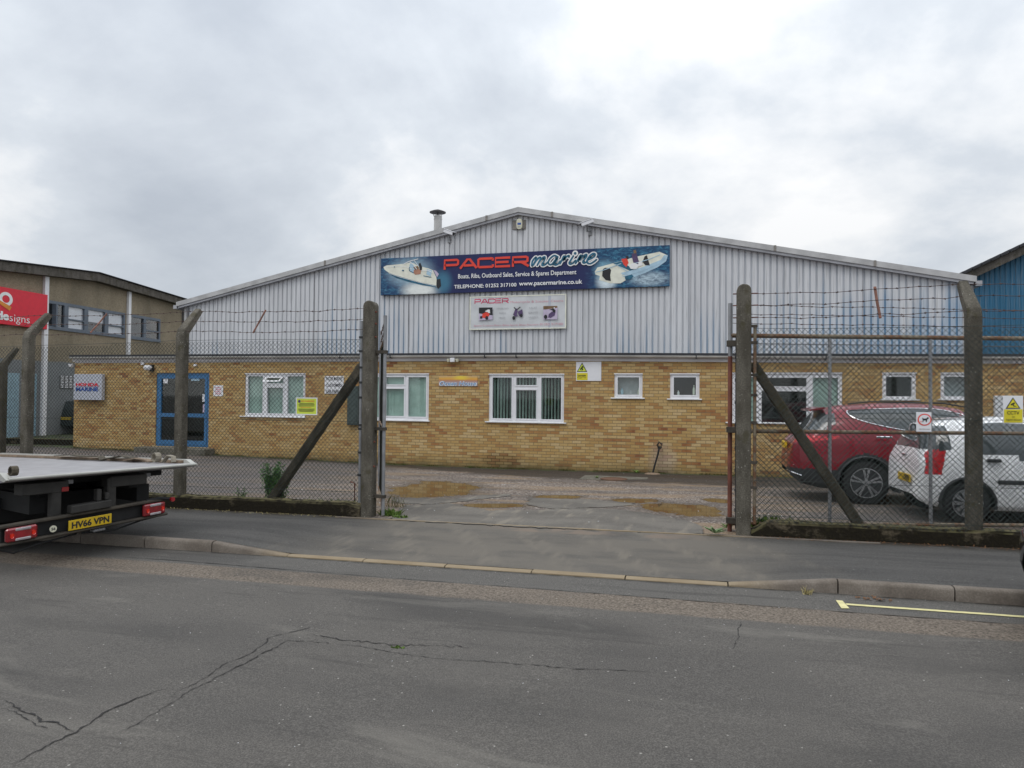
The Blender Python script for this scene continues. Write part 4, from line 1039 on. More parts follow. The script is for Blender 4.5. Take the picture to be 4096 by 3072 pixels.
for pts, w_ in (([(960, 440), (1040, 420), (1180, 370), (1310, 320)], .02), ([(1230, 330), (1400, 430), (1320, 480)], .02), ([(1490, 320), (1700, 260), (1840, 200)], .02), ([(1330, 500), (1600, 420), (1830, 320), (1910, 230)], .02)): stroke(mb, [S.uz(*q) for q in zr(pts)], w_, yb_)
mb.build('rail_picture', 'print_paleblue', S.t)
# rib picture
PG(S, [(950, 430), (985, 375), (1150, 330), (1300, 290), (1500, 230), (1830, 160), (1945, 210), (1920, 290), (1800, 370), (1620, 450), (1400, 530), (1300, 590), (1160, 590), (1060, 560), (1010, 545), (1020, 490), (960, 470)], 'print_cream', 'inflatable_boat', y1, zr)
PG(S, [(1300, 450), (1600, 370), (1850, 270), (1895, 205), (1945, 210), (1920, 290), (1800, 375), (1620, 455), (1450, 520), (1360, 540), (1360, 480)], 'print_paleblue', 'tube', y2, zr)
PG(S, [(1355, 490), (1450, 465), (1480, 495), (1440, 535), (1370, 545)], 'print_teal', 'tube_end', y3, zr)
PG(S, [(1060, 400), (1090, 378), (1150, 382), (1172, 410), (1160, 480), (1170, 560), (1100, 545), (1050, 490)], 'print_black', 'outboard', y3, zr)
PG(S, [(1200, 320), (1310, 290), (1480, 400), (1430, 420)], 'print_teal', 'cockpit', y2, zr)
PG(S, [(1310, 260), (1390, 250), (1410, 310), (1380, 370), (1340, 330)], 'print_red', 'figure', y3, zr)
PG(S, [(1370, 225), (1400, 215), (1415, 250), (1390, 265)], 'print_black', 'figure', y3, zr)
PG(S, [(1475, 140), (1510, 135), (1520, 180), (1480, 185)], 'print_brown', 'figure', y3, zr)
PG(S, [(1455, 185), (1520, 185), (1545, 275), (1580, 330), (1480, 330), (1460, 250)], 'print_purple', 'figure', y3, zr)
PG(S, [(1630, 220), (1660, 208), (1675, 260), (1700, 345), (1640, 345), (1600, 300)], 'print_black', 'figure', y3, zr)
PG(S, [(1540, 300), (1590, 290), (1600, 345), (1550, 360)], 'print_white', 'wheel_picture', S.lay(), zr)
PG(S, [(1410, 345), (1480, 310), (1560, 340), (1520, 395), (1440, 395)], 'print_white', 'figure', S.lay(), zr)
# PACER in wide slab letters
def wide_letters(sg, rect, mat, w, slope=0, y=None):
    x0, y0, x1, y1_ = rect; ym = (y0 + y1_) / 2; u0, u1 = at(x0, ym, sg.v).x, at(x1, ym, sg.v).x; z0, z1 = at((x0 + x1) / 2, y1_, sg.v).z, at((x0 + x1) / 2, y0, sg.v).z
    mb = MB(); W_ = (u1 - u0); H = z1 - z0; y = y or sg.lay(); t = w * H
    lw = W_ / 5.35; cur = u0
    def P(x, z): return (cur + x * lw, z0 + t / 2 + z * (H - t))
    L = {'P': [[(.08, -.12), (.08, 1), (.88, 1), (.95, .93), (.95, .48), (.88, .40), (.08, .40)]],
         'A': [[(0.0, -.08), (.46, 1.0), (.62, 1.0), (1.06, -.08)], [(.24, .28), (.86, .28)]],
         'C': [[(1.0, .72), (1.0, .96), (.95, 1), (.15, 1), (.08, .93), (.08, .07), (.15, 0), (.95, 0), (1.0, .05), (1.0, .28)]],
         'E': [[(1.0, 1), (.08, 1), (.08, 0), (1.0, 0)], [(.08, .5), (.9, .5)]],
         'R': [[(.08, -.12), (.08, 1), (.9, 1), (.98, .93), (.98, .5), (.9, .42), (.08, .42)], [(.6, .42), (1.06, -.1)]]}
    for chh in 'PACER':
        for k_, st in enumerate(L[chh]): stroke(mb, [P(*q) for q in st], t, y - .0006 * k_)
        cur += lw * 1.087
    return mb.build('lettering', mat, sg.t)
wide_letters(S, (1775, 1030, 2112, 1073), 'print_red', .22)
# hand-lettered marine: white halo under blue strokes
scr = [[(95, 350), (105, 290), (140, 245), (155, 240), (150, 270), (115, 345)], [(120, 335), (160, 275), (200, 240), (215, 245), (205, 280), (170, 345)], [(175, 335), (215, 275), (255, 235), (275, 240), (262, 285), (235, 330), (245, 348), (280, 335), (310, 305)],
       [(450, 235), (400, 215), (345, 255), (320, 305), (335, 335), (370, 330), (420, 270), (450, 230), (425, 290), (400, 325), (415, 342), (450, 330), (480, 290)],
       [(480, 325), (510, 265), (530, 225), (545, 235), (525, 275), (560, 235), (600, 215), (600, 235)],
       [(660, 220), (630, 270), (605, 310), (615, 330), (650, 320), (690, 280)],
       [(690, 320), (730, 260), (755, 215), (765, 220), (735, 280), (790, 225), (835, 200), (838, 225), (800, 280), (790, 305), (810, 315), (850, 295)],
       [(850, 275), (900, 255), (945, 225), (955, 195), (925, 190), (880, 225), (850, 275), (850, 310), (885, 325), (930, 305), (975, 270)]]
for wdt, mt, lay in ((.115, 'print_white', S.lay()), (.052, 'print_teal', S.lay())):
    mb = MB()
    for i, st in enumerate(scr):
        pts = [S.uz(*q) for q in zr(smooth_pts(st))]; stroke(mb, pts, wdt, lay - .0002 * i)
        for e in (pts[0], pts[-1]): mb.face([mb.p((e[0] + wdt / 2 * math.cos(k), lay - .0002 * i - .0001, e[1] + wdt / 2 * math.sin(k))) for k in [2 * math.pi * j / 10 for j in range(10)]])
    c = S.uz(*zr([(685, 185)])[0]); mb.face([mb.p((c[0] + wdt * .75 * math.cos(k), lay - .0018, c[1] + wdt * .75 * math.sin(k))) for k in [2 * math.pi * j / 14 for j in range(14)]])
    mb.build('lettering', mt, S.t)
def tx(S_, s, x0, x1, base, cap, mat, bold=.012, desc=True):
    """text placed by its left/right pixel and vertical extent at the text's centre"""
    return S_.text(s, (x0, base - cap, x1, base), mat, bold)
S.text('Boats, Ribs, Outboard Sales, Service & Spares Department', (1834, 1088, 2306, 1112), 'print_white', .014)
S.text('TELEPHONE: 01252 317100', (1818, 1136, 2067, 1151), 'print_white', .022)
S.text('www.pacermarine.co.uk', (2077, 1122, 2330, 1145), 'print_white', .022)
# second board
B = Sign('motorcycle_board', (1881, 1184, 2262, 1314), VG - .07, .03, 'sign_dirty', 'white board with faded pink lettering and motorcycle pictures under the blue banner')
wide_letters(B, (1898, 1194, 2033, 1214), 'print_pink', .2)
B.text('Motorcycle & Scooter Centre', (2042, 1201, 2253, 1213), 'print_faint_pink', .0)
B.text('Sports Cruisers-Retro Bikes-Sports Bikes-Scooters-', (1896, 1297, 2157, 1306), 'print_faint_pink', .0)
B.text('01252 317100', (2160, 1292, 2252, 1301), 'print_faint_pink', .0)
for s, x0, x1, y0, y1_ in (('HYOSUNG', 1988, 2034, 1231, 1237), ('RIEJU', 1998, 2023, 1250, 1256), ('PGO', 2000, 2021, 1268, 1275), ('SALES', 2117, 2148, 1228, 1234), ('SERVICE', 2114, 2153, 1247, 1253), ('SPARES', 2115, 2153, 1266, 1272)):
    B.text(s, (x0, y0, x1, y1_), 'print_grey', 0)
ya, yb, yc, yd = B.lay(), B.lay(), B.lay(), B.lay()
PG(B, [(330, 348), (597, 345), (597, 580), (330, 600)], 'print_lilac', 'photo_print', ya, zm_)
PG(B, [(330, 348), (597, 345), (597, 500), (330, 462)], 'print_black', 'photo_print', yb, zm_)
PG(B, [(400, 470), (490, 430), (540, 470), (530, 510), (470, 560), (390, 540)], 'print_red', 'motorcycle_picture', yc, zm_)
PG(B, [(450, 420), (510, 385), (545, 390), (550, 460), (480, 440)], 'print_white', 'rider_picture', yc, zm_)
def ring(B_, cx_, cy_, r_, f, mat, y):
    pts = [(cx_ + r_ * math.cos(k) * .8, cy_ + r_ * math.sin(k)) for k in [2 * math.pi * j / 16 for j in range(16)]]; PG(B_, pts, mat, 'wheel_picture', y, f)
ring(B, 485, 550, 36, zm_, 'print_black', yd); ring(B, 375, 540, 28, zm_, 'print_black', yd)
PG(B, [(1595, 318), (1872, 315), (1870, 580), (1593, 582)], 'print_lilac', 'photo_print', ya, zm_)
PG(B, [(1595, 318), (1872, 315), (1872, 350), (1640, 385), (1595, 385)], 'print_brown', 'photo_print', yb, zm_)
PG(B, [(1700, 480), (1760, 430), (1830, 440), (1820, 500), (1740, 550), (1690, 540)], 'print_purple', 'motorcycle_picture', yc, zm_)
PG(B, [(1710, 385), (1790, 365), (1835, 400), (1830, 450), (1780, 435), (1770, 400)], 'print_black', 'rider_picture', yc, zm_)
ring(B, 1810, 355, 14, zm_, 'print_white', yd); ring(B, 1640, 530, 42, zm_, 'print_black', yd)
PG(B, [(1035, 400), (1075, 360), (1090, 410), (1070, 470), (1100, 520), (1040, 520), (1000, 490)], 'print_purple', 'scooter_picture', ya, zm_)
PG(B, [(1090, 430), (1180, 380), (1190, 440), (1190, 520), (1120, 520)], 'print_purple', 'scooter_picture', yb, zm_)
ring(B, 1015, 552, 38, zm_, 'print_black', yc); ring(B, 1160, 505, 34, zm_, 'print_black', yc)
for pts in ([(1020, 345), (1060, 385)], [(1145, 338), (1085, 385)]):
    mb = MB(); stroke(mb, [B.uz(*q) for q in zm_(pts)], .03, yd); mb.build('mirror_picture', 'print_black', B.t)
PG(B, [(1685, 105), (1740, 100), (1735, 735), (1690, 738)], 'sign_grey', 'stain', B.v - .0012, zm_)
m = MB()
for a, b, c, d in ((1878, 1310, 2264, 1314), (1878, 1188, 1882, 1312), (2260, 1180, 2264, 1310)):
    pass
yy = B.v - .008
m.box(B.u0 - .02, B.u1 + .02, yy, yy + .045, B.z0 - .02, B.z0 + .012); m.box(B.u0 - .02, B.u0 + .012, yy, yy + .045, B.z0 + .012, B.z1 - .012); m.box(B.u1 - .012, B.u1 + .02, yy, yy + .045, B.z0 + .012, B.z1 - .012); m.box(B.u0 - .02, B.u1 + .02, yy, yy + .045, B.z1 - .012, B.z1 + .02)
m.build('frame', 'print_cream', B.t)
# house name
O = Sign('house_name_sign', (1755, 1504, 1910, 1545), VW - .02, .018, 'sunset_print', 'small orange sunset sign with pale blue italic house name')
mb = MB(); y_ = O.lay(); O.text('Ocean House', (1757, 1524, 1908, 1544), 'print_white', .035, .25, mb=mb, y=y_); mb.build('lettering', 'print_white', O.t)
O.text('Ocean House', (1760, 1526, 1905, 1542), 'print_skyblue', .0, .25)
# danger board
D_ = Sign('danger_sign', (2304, 1447, 2405, 1524), VW - .02, .016, 'sign_white', 'white board with black and yellow danger triangle, left above the small windows')
y1_, y2_, y3_ = D_.lay(), D_.lay(), D_.lay()
PG(D_, [(297, 380), (355, 278), (412, 380)], 'print_black', 'warning_triangle', y1_, zb(2200, 1350, .3617)); PG(D_, [(309, 373), (355, 292), (400, 373)], 'print_lime', 'warning_triangle', y2_, zb(2200, 1350, .3617))
mb = MB()
for pts in ([(362, 318), (352, 335), (340, 345)], [(352, 330), (372, 325)], [(350, 335), (362, 352), (350, 362)], [(340, 345), (338, 360)]): stroke(mb, [D_.uz(*q) for q in zb(2200, 1350, .3617)(pts)], .03, y3_)
mb.build('figure_symbol', 'print_black', D_.t)
PG(D_, [(296, 392), (417, 392), (416, 472), (296, 472)], 'print_yellow', 'caption_panel', y1_, zb(2200, 1350, .3617))
D_.text('DANGER', z7((308, 412, 398, 430)), 'print_black', .02); D_.text('Fragile roof', z7((306, 438, 400, 452)), 'print_black', .0)
# customer parking board, little notice, marine dealer box sign
C_ = Sign('car_park_sign', (1298, 1504, 1374, 1575), VW - .02, .016, 'sign_white', 'square white sign with hand painted black words beside the diagonal strut')
C_.text('"PACER MARINE"', z3((1478, 878, 1650, 915)), 'print_black', .015); C_.text('CUSTOMERS', z3((1490, 945, 1640, 975)), 'print_black', .015); C_.text('CAR PARK', z3((1485, 1005, 1615, 1037)), 'print_black', .015)
N_ = Sign('wall_notice', (853, 1541, 892, 1585), VW - .015, .012, 'sign_white', 'small white notice with red lines just right of the blue door')
for y in (1550, 1558, 1566, 1574):
    PG(N_, [(861, y), (884, y), (884, y + 2.4), (861, y + 2.4)], 'print_pink', 'small_print', N_.v - .003)
H_ = Sign('dealer_sign', (294, 1496, 407, 1600), VW - .17, .12, 'sign_grey', 'pale grey box sign with red and blue wording on the brick wall corner')
z1f = zb(0, 1000, .3617)
H_.text('HONDA', (304, 1532, 394, 1545), 'sign_red', .05); H_.text('MARINE', (304, 1549, 393, 1565), 'print_blue', .05)
PG(H_, [(304, 1546.3), (394, 1546.3), (394, 1547.6), (304, 1547.6)], 'print_blue', 'rule_line', H_.v - .003)
m = MB(); m.box(H_.u0 + .06, H_.u1 - .06, VW - .05, VW - .003, H_.z0 + .1, H_.z1 - .1); m.build('mounting', 'steel_grey', H_.t)
# ================================================================== fences and gates
def post_mb(h, w, M=None, top='arch'):
    m = MB(M); hw = w / 2; c = .012
    if top == 'arch':
        prof = [(-hw, 0)] + [(-hw, h - hw * .95)] + [(hw * -math.cos(math.pi * k / 12), h - hw * .95 + hw * .95 * math.sin(math.pi * k / 12)) for k in range(1, 12)] + [(hw, h - hw * .95), (hw, 0)]
        bm = bmesh.new(); vs = [bm.verts.new((x, -hw, z)) for x, z in prof]; f = bm.faces.new(vs)
        r = bmesh.ops.extrude_face_region(bm, geom=[f]); bmesh.ops.translate(bm, verts=[v for v in r['geom'] if isinstance(v, bmesh.types.BMVert)], vec=(0, w, 0))
        bmesh.ops.recalc_face_normals(bm, faces=bm.faces[:])
        es = [e for e in bm.edges if len(e.link_faces) == 2 and e.calc_face_angle(0) > 1.2 and abs(e.verts[0].co.y - e.verts[1].co.y) < .01 or (abs(e.verts[0].co.x - e.verts[1].co.x) < .001 and abs(e.verts[0].co.z - e.verts[1].co.z) > .5)]
        bmesh.ops.bevel(bm, geom=es, offset=c, segments=1, affect='EDGES')
        m.add_bm(bm)
    return m
gp_l = at(1478, 1700, 9.3); gp_r = at(2974, 1700, 9.3)
ZL, ZR = gz(gp_l.x, 9.3), gz(gp_r.x, 9.3)
ztl, ztr = at(1478, 1205, 9.3).z, at(2976, 1139, 9.3).z
def crank_mb(h, out, up, w=.145):
    m = MB(); hw = w / 2; c = .014; rings = []
    for (y, z, k, sh) in ((0, 0, 1, 0), (0, h - .05, 1, .0), (0 + .02, h + .02, 1, .35), (out * .55, h + up * .55, .86, .5), (out, h + up, .66, .55)):
        ring = []
        for (a, b) in ((-1, -1 + .2), (-1 + .2, -1), (1 - .2, -1), (1, -1 + .2), (1, 1 - .2), (1 - .2, 1), (-1 + .2, 1), (-1, 1 - .2)):
            yy = b * hw * k; ring.append(m.p((a * hw * k, y + yy * (1 - sh * .35), z - yy * sh)))
        rings.append(ring)
    for A, B in zip(rings, rings[1:]):
        for k in range(8): m.face([A[k], A[(k + 1) % 8], B[(k + 1) % 8], B[k]])
    m.face(rings[0][::-1]); m.face(rings[-1]); return m
def chain(name, parent, P, s0, s1, zb_, zt_, pitch=.0675, r=.0026, mat='mesh_wire', wob=.004):
    """two families of diagonal wires; P(s,z) -> world point; zb_/zt_ functions of s"""
    m = MB(); H = max(zt_(s0), zt_(s1)) - min(zb_(s0), zb_(s1)) + .1; zmin = min(zb_(s0), zb_(s1)) - .02
    n = int((s1 - s0 + H) / pitch) + 2
    for fam in (1, -1):
        for i in range(n):
            c0 = s0 - H + i * pitch if fam > 0 else s0 + i * pitch
            pts = []
            K = max(3, int(H / .24))
            for k in range(K + 1):
                t = k / K; z = zmin + H * t; s = c0 + fam * (z - zmin)
                pts.append((s, z))
            # clip
            def inside(q): return s0 <= q[0] <= s1 and zb_(q[0]) <= q[1] <= zt_(q[0])
            dense = []
            for a, b in zip(pts, pts[1:]):
                for j in range(6): dense.append((lerp(a[0], b[0], j / 6), lerp(a[1], b[1], j / 6)))
            dense.append(pts[-1]); ins = [q for q in dense if inside(q)]
            if len(ins) < 3: continue
            keep = ins[::5]
            if keep[-1] != ins[-1]: keep.append(ins[-1])
            w3 = []
            for q in keep:
                w_ = wob * math.sin(q[0] * 5.1 + q[1] * 3.3) + wob * .6 * math.sin(q[0] * 2.3 - q[1] * 7.9)
                p = P(q[0] + w_, q[1] + w_ * .7); w3.append(p + Vector((0, .002 * fam + 2.5 * w_, 0)))
            m.tube(w3, r, 3, caps=False)
    return m.build(name, mat, parent)
def wire(parent, pts, name='line_wire', mat='mesh_wire', r=.0022, barbs=False, wob=.006):
    m = MB(); path = []
    pts = [Vector(p) for p in pts]
    for a, b in zip(pts, pts[1:]):
        n = max(1, int((b - a).length / .12))
        for k in range(n): path.append(a.lerp(b, k / n) + Vector((0, random.uniform(-wob, wob), random.uniform(-wob, wob))))
    path.append(pts[-1]); m.tube(path, r, 4)
    if barbs:
        for q in path[1:-1]:
            d = Vector((random.uniform(-.3, .3), random.uniform(-1, 1), random.uniform(-1, 1))).normalized() * .016; e = Vector((random.uniform(.5, 1), random.uniform(-1, 1), random.uniform(-1, 1))).normalized() * .013
            m.tube([q - d, q + d], r * .8, 3); m.tube([q - e + Vector((.006, 0, 0)), q + e + Vector((.006, 0, 0))], r * .9, 3); m.tube([q - Vector((.012, 0, 0)), q + Vector((.012, 0, 0))], r * 1.9, 4)
    return m.build(name, mat, parent)
def line_pts(a, b, n=8, sag=.015, j=.008):
    a, b = Vector(a), Vector(b)
    return [a.lerp(b, k / n) + Vector((0, 0, -sag * 4 * (k / n) * (1 - k / n) + (random.uniform(-j, j) if 0 < k < n else 0))) for k in range(n + 1)]
def strut(parent, p0, p1, w=.125):
    m = MB(); d = (p1 - p0); L = d.length; X = d.normalized(); Y = Vector((0, 1, 0)); Z = X.cross(Y).normalized()
    M_ = Matrix((X, Y, Z)).transposed().to_4x4(); M_.translation = p0; m.M = M_
    m.bbox(0, L, -w / 2, w / 2, -w / 2, w / 2, .014); return m.build('strut', 'dark_concrete', parent)
# --- left fence
lf = thing('chain_link_fence', (-8.5, 9.3, .05), 'old green chain link fence with barbed wire left of the gateway opening', 'fence')
m = post_mb(ztl - ZL + .35, .172, Matrix.Translation((gp_l.x, 9.3, ZL - .35))); gpost_l = m.build('gate_post', 'post_concrete', lf)
for k, z in enumerate((ztl - .16, ztl - .33, ztl - .52, 1.1, .75)):
    b_ = MB(); b_.lathe([(.014, 0), (.014, .02)], (gp_l.x + .086, 9.27, z), axis='X', n=8); b_.build('bolt', 'rust_red', gpost_l)
p2 = at(722, 1700, 9.3); p1_ = at(106, 1700, 9.3)
hb = at(722, 1330, 9.3).z; ht = at(765, 1243, 9.66).z; W0 = .19
b0 = gz(p2.x, 9.3) + W0 - .05
cp = None; tips = []
for q in (p2, p1_, p1_ + (p1_ - p2), ):
    o = crank_mb(hb - b0, .36, ht - hb).build('concrete_post', 'post_concrete') if cp is None else cp.copy()
    if cp is None: cp = o; cofs = Vector((o.location.x, o.location.y, 0))
    else: COL.objects.link(o)
    o.parent = lf; o.location = Vector((q.x, 9.31, b0)) + cofs - lf.location
    # mesh data of the first post was centred by build(); put the base back
tips = [(p2.x, hb, ht), (p1_.x, hb, ht), (2 * p1_.x - p2.x, hb, ht)]
mv = 9.395
UL0 = 2 * p1_.x - p2.x; UGL = gp_l.x - .13
zt_l = lambda s: interp([(UL0, 2.50), (p2.x, at(722, 1363, mv).z), (UGL, at(1440, 1357, mv).z)], s) - .0
zb_l = lambda s: gz(s, 9.3) + .15
chain('mesh', lf, lambda s, z: Vector((s, mv, z)), UL0, UGL, zb_l, zt_l, r=.0031)
for zf in (0, .5, .93): wire(lf, [(u, mv, lerp(zt_l(u), zb_l(u), zf) + random.uniform(-.01, .01)) for u in rng(UL0, UGL, .8)], r=.0028, wob=.001)
arm = lambda t, hb=hb, ht=ht: (9.3 + .36 * t - .03, lerp(hb, ht, t))
for k, (t, yg) in enumerate(((.97, 1234), (.52, 1276), (.06, 1317))):
    v_, z_ = arm(t); zg = at(1449, yg, 9.3).z; pts = []
    for (a, b) in (((UL0, v_, z_), (p1_.x, v_, z_)), ((p1_.x, v_, z_), (p2.x, v_, z_)), ((p2.x, v_, z_), (gp_l.x - .09, 9.3, zg))):
        pts += line_pts(a, b, sag=.03)[:-1]
    pts.append(Vector((gp_l.x - .09, 9.3, zg))); wire(lf, pts, 'barbed_wire', 'barb_wire', .0036, True)
strut(lf, at(1060, 2008, 9.52) - Vector((0, 0, .12)), at(1452, 1462, 9.45))
m = MB(); q0, q1 = at(1438, 2010, 9.38), at(1438, 1284, 9.38); m.tube([(q0.x, 9.38, q0.z), (q0.x, 9.38, q1.z)], .022, 8); m.build('stretcher_bar', 'galvanised', lf)
for y in (1350, 1405, 1470, 1530, 1590, 1700, 1715, 1810, 1900):
    z = at(1443, y, 9.38).z; m = MB(); m.box(q0.x - .03, gp_l.x - .06, 9.355, 9.40, z - .016, z + .016); m.build('bracket', 'black_plastic', lf)
# --- left gate leaf, swung open and seen edge on
def pipe(parent, pts, r, mat, name, n=10):
    m = MB(); m.tube(pts, r, n); return m.build(name, mat, parent, True)
h0 = at(1536, 1700, 9.33); gA = Vector((h0.x, 9.33, 0)); ddir = Vector((at(1519, 1700, 11.6).x - h0.x, 11.6 - 9.33, 0)).normalized()
gl = thing('gate_leaf', (h0.x, 9.33, gz(h0.x, 9.33)), 'mesh gate leaf standing open edge on beside the left gate post', 'gate')
zg = gz(h0.x, 9.33); ztop_g = at(1536, 1262, 9.33).z; zr1 = at(1520, 1361, 9.6).z; Lg = 2.45
pipe(gl, [gA + Vector((0, 0, zg + .02)), gA + Vector((0, 0, ztop_g))], .026, 'galvanised', 'stile')
B_ = gA + ddir * Lg; pipe(gl, [B_ + Vector((0, 0, zg + .06)), B_ + Vector((0, 0, ztop_g))], .026, 'galvanised', 'stile')
for z in (zr1, 1.30, zg + .12): pipe(gl, [gA + Vector((0, 0, z)), B_ + Vector((0, 0, z))], .024, 'rusty_pipe', 'rail')
chain('mesh', gl, lambda s, z: gA + ddir * s + Vector((0, 0, z)), .03, Lg - .03, lambda s: zg + .12, lambda s: zr1)
for k in range(3):
    z = ztop_g - .07 - k * .13; wire(gl, line_pts(gA + Vector((0, 0, z)), B_ + Vector((0, 0, z)), sag=0), 'barbed_wire', 'barb_wire', .0036, True)
for y in (1408, 1715, 1985):
    z = at(1520, y, 9.33).z; m = MB(); m.box(gp_l.x + .06, h0.x + .035, 9.28, 9.36, z - .022, z + .022); m.build('hinge', 'truck_frame', gl)
m = MB(); q = at(1418, 2008, 9.7); z = gz(q.x, 9.7); m.tube([(q.x, 9.7, z - .05), (q.x, 9.7, z + .42), (q.x - .07, 9.7, z + .44)], .012, 6)
tag(m.build('drop_bolt', 'rust_red'), 'thin rusty bent rod standing in the yard just left of the left gate post', 'bolt')
# --- right fence
rf = thing('chain_link_fence', (4.0, 9.3, .08), 'old green chain link fence with barbed wire in front of the red and white cars', 'fence')
m = post_mb(ztr - ZR + .35, .172, Matrix.Translation((gp_r.x, 9.3, ZR - .35))); m.build('gate_post', 'post_concrete', rf)
cr_ = at(3896, 1700, 9.3); hbr = at(3896, 1248, 9.3).z; htr = at(3866, 1133, 9.66).z
b0r = gz(cr_.x, 9.3) + .12
cp2 = None
for q in (cr_.x, cr_.x + 3.1):
    o = crank_mb(hbr - b0r, .36, htr - hbr, .15).build('concrete_post', 'post_concrete') if cp2 is None else cp2.copy()
    if cp2 is None: cp2 = o; cofs = Vector((o.location.x, o.location.y, 0))
    else: COL.objects.link(o)
    o.parent = rf; o.location = Vector((q, 9.315, b0r)) + cofs - rf.location
mvr = 9.215; UGR = gp_r.x + .12; UR1 = cr_.x + 3.1
zt_r = lambda s: interp([(UGR, at(3010, 1316, mvr).z), (cr_.x, at(3896, 1303, mvr).z), (UR1, 2.6)], s)
zb_r = lambda s: gz(s, 9.3) + .15
chain('mesh', rf, lambda s, z: Vector((s, mvr, z)), UGR, UR1, zb_r, zt_r)
for zf in (0, .455, .78, .96): wire(rf, [(u, mvr, lerp(zt_r(u), zb_r(u), zf) + random.uniform(-.008, .008)) for u in rng(UGR, UR1, .8)], r=.0028, wob=.001)
for k, (t, yg, ym) in enumerate(((.97, 1174, 1155), (.55, 1221, 1205), (.05, 1270, 1262))):
    v_, z_ = 9.3 + .36 * t - .03, lerp(hbr, htr, t); zgk = at(3004, yg, 9.3).z; pm = at(3500, ym, 9.45)
    a = Vector((gp_r.x + .09, 9.3, zgk)); b = Vector((cr_.x, v_, z_)); mid_ = Vector((pm.x, (9.3 + v_) / 2, pm.z))
    pts = line_pts(a, mid_, 5, .02) [:-1] + line_pts(mid_, b, 4, .012)[:-1] + line_pts(b, (UR1, v_, z_), 6, .03)
    wire(rf, pts, 'barbed_wire', 'barb_wire', .0036, True)
    e_ = MB(); e_.tube([(gp_r.x - .13, 9.3, zgk), (gp_r.x + .17, 9.3, zgk)], .008, 6); e_.build('eye_bolt', 'rust_red', rf)
strut(rf, at(3470, 2112, 9.52) - Vector((0, 0, .12)), at(3008, 1452, 9.45))
m = MB(); q0, q1 = at(3018, 2095, 9.26), at(3020, 1302, 9.26); m.tube([(q0.x, 9.26, q0.z), (q0.x, 9.26, q1.z)], .020, 8); m.build('stretcher_bar', 'rusty_pipe', rf)
for y in (1304, 1370, 1500, 1580, 1690, 1850, 1950):
    z = at(3018, y, 9.26).z; m = MB(); m.box(gp_r.x + .06, q0.x + .03, 9.235, 9.28, z - .016, z + .016); m.build('bracket', 'truck_frame', rf)
# --- right gate leaf, folded back behind the fence
hr = at(2920, 1700, 9.46); leafdir = Vector((math.cos(R(16.3)), math.sin(R(16.3)), 0)); lnrm = Vector((-leafdir.y, leafdir.x, 0)); lp = Vector((hr.x, 9.46, 0))
def leaf_s(px_, py_=1700): p = onplane(px_, py_, lp, lnrm); return (p - lp).dot(leafdir), p.z
grt = thing('gate_leaf', (hr.x, 9.46, gz(hr.x, 9.46)), 'long mesh gate leaf with rusty rails folded back behind the right fence', 'gate')
zg = gz(hr.x, 9.46); zt1 = leaf_s(3100, 1344)[1]; zm1 = leaf_s(3100, 1726)[1]; zs1 = leaf_s(2922, 1213)[1]; SE = leaf_s(4140)[0]
LP = lambda s, z: lp + leafdir * s + Vector((0, 0, z))
pipe(grt, [LP(0, zg - .02), LP(0, 2.30)], .028, 'rust_red', 'stile'); pipe(grt, [LP(0, 2.30), LP(0, zs1)], .027, 'galvanised', 'stile_extension')
for px_ in (3319, 3722): s_ = leaf_s(px_)[0]; pipe(grt, [LP(s_, zg + .05), LP(s_, zt1)], .022, 'galvanised', 'upright')
pipe(grt, [LP(SE, zg + .05), LP(SE, zs1)], .026, 'galvanised', 'stile')
for z, r_, mt in ((zt1, .029, 'rusty_pipe'), (zm1, .025, 'rusty_pipe'), (zg + .1, .024, 'rusty_pipe')): pipe(grt, [LP(0, z), LP(SE, z)], r_, mt, 'rail')
chain('mesh', grt, lambda s, z: LP(s, z) + lnrm * .03, .03, SE, lambda s: zg + .1, lambda s: zt1 - .10)
wire(grt, [LP(s, zt1 - .10) + lnrm * .03 for s in rng(0, SE, .4)], r=.006, wob=.001, mat='steel_grey')
for k, (ya, yb_) in enumerate(((1221, 1238), (1257, 1272), (1292, 1305))):
    wire(grt, line_pts(LP(0, leaf_s(2925, ya)[1]), LP(SE, leaf_s(3870, yb_)[1]), 10, 0), 'barbed_wire', 'barb_wire', .0034, True)
for z in (leaf_s(2930, 1375)[1], leaf_s(2930, 1718)[1], zg + .15):
    m = MB(); m.box(hr.x - .045, hr.x + .19, 9.36, 9.50, z - .035, z + .035); m.build('hinge', 'truck_frame', grt)
m = MB(); m.tube([(hr.x + .075, 9.40, zg + .05), (hr.x + .075, 9.40, leaf_s(2935, 1352)[1])], .014, 6); m.build('bolt_rod', 'black_plastic', grt)
for y in (1430, 1520, 1610, 1700, 1790, 1880, 1960, 2040):
    z = at(2937, y, 9.4).z; m = MB(); m.lathe([(.022, -.02), (.022, .02)], (hr.x + .075, 9.40, z), n=8); m.build('link', 'black_plastic', grt)
# wooden and metal battens tied to the wires
def batten(pts, label, r=.013):
    m = MB(); m.tube(pts, r, 5); tag(m.build('wire_batten', 'red_batten'), label, 'batten')
batten([at(1063, 1240, 9.46), at(1038, 1286, 9.40), at(1012, 1332, 9.33)], 'reddish slanted batten tied across the wires left of the left gate post')
batten([at(428, 1254, 9.60), at(395, 1294, 9.5), at(362, 1331, 9.36)], 'yellowish slanted batten tied across the wires in front of the far windows')
batten([at(3499, 1148, 9.50), at(3508, 1208, 9.43), at(3521, 1272, 9.36)], 'reddish upright batten tied across the wires above the red car', .017)
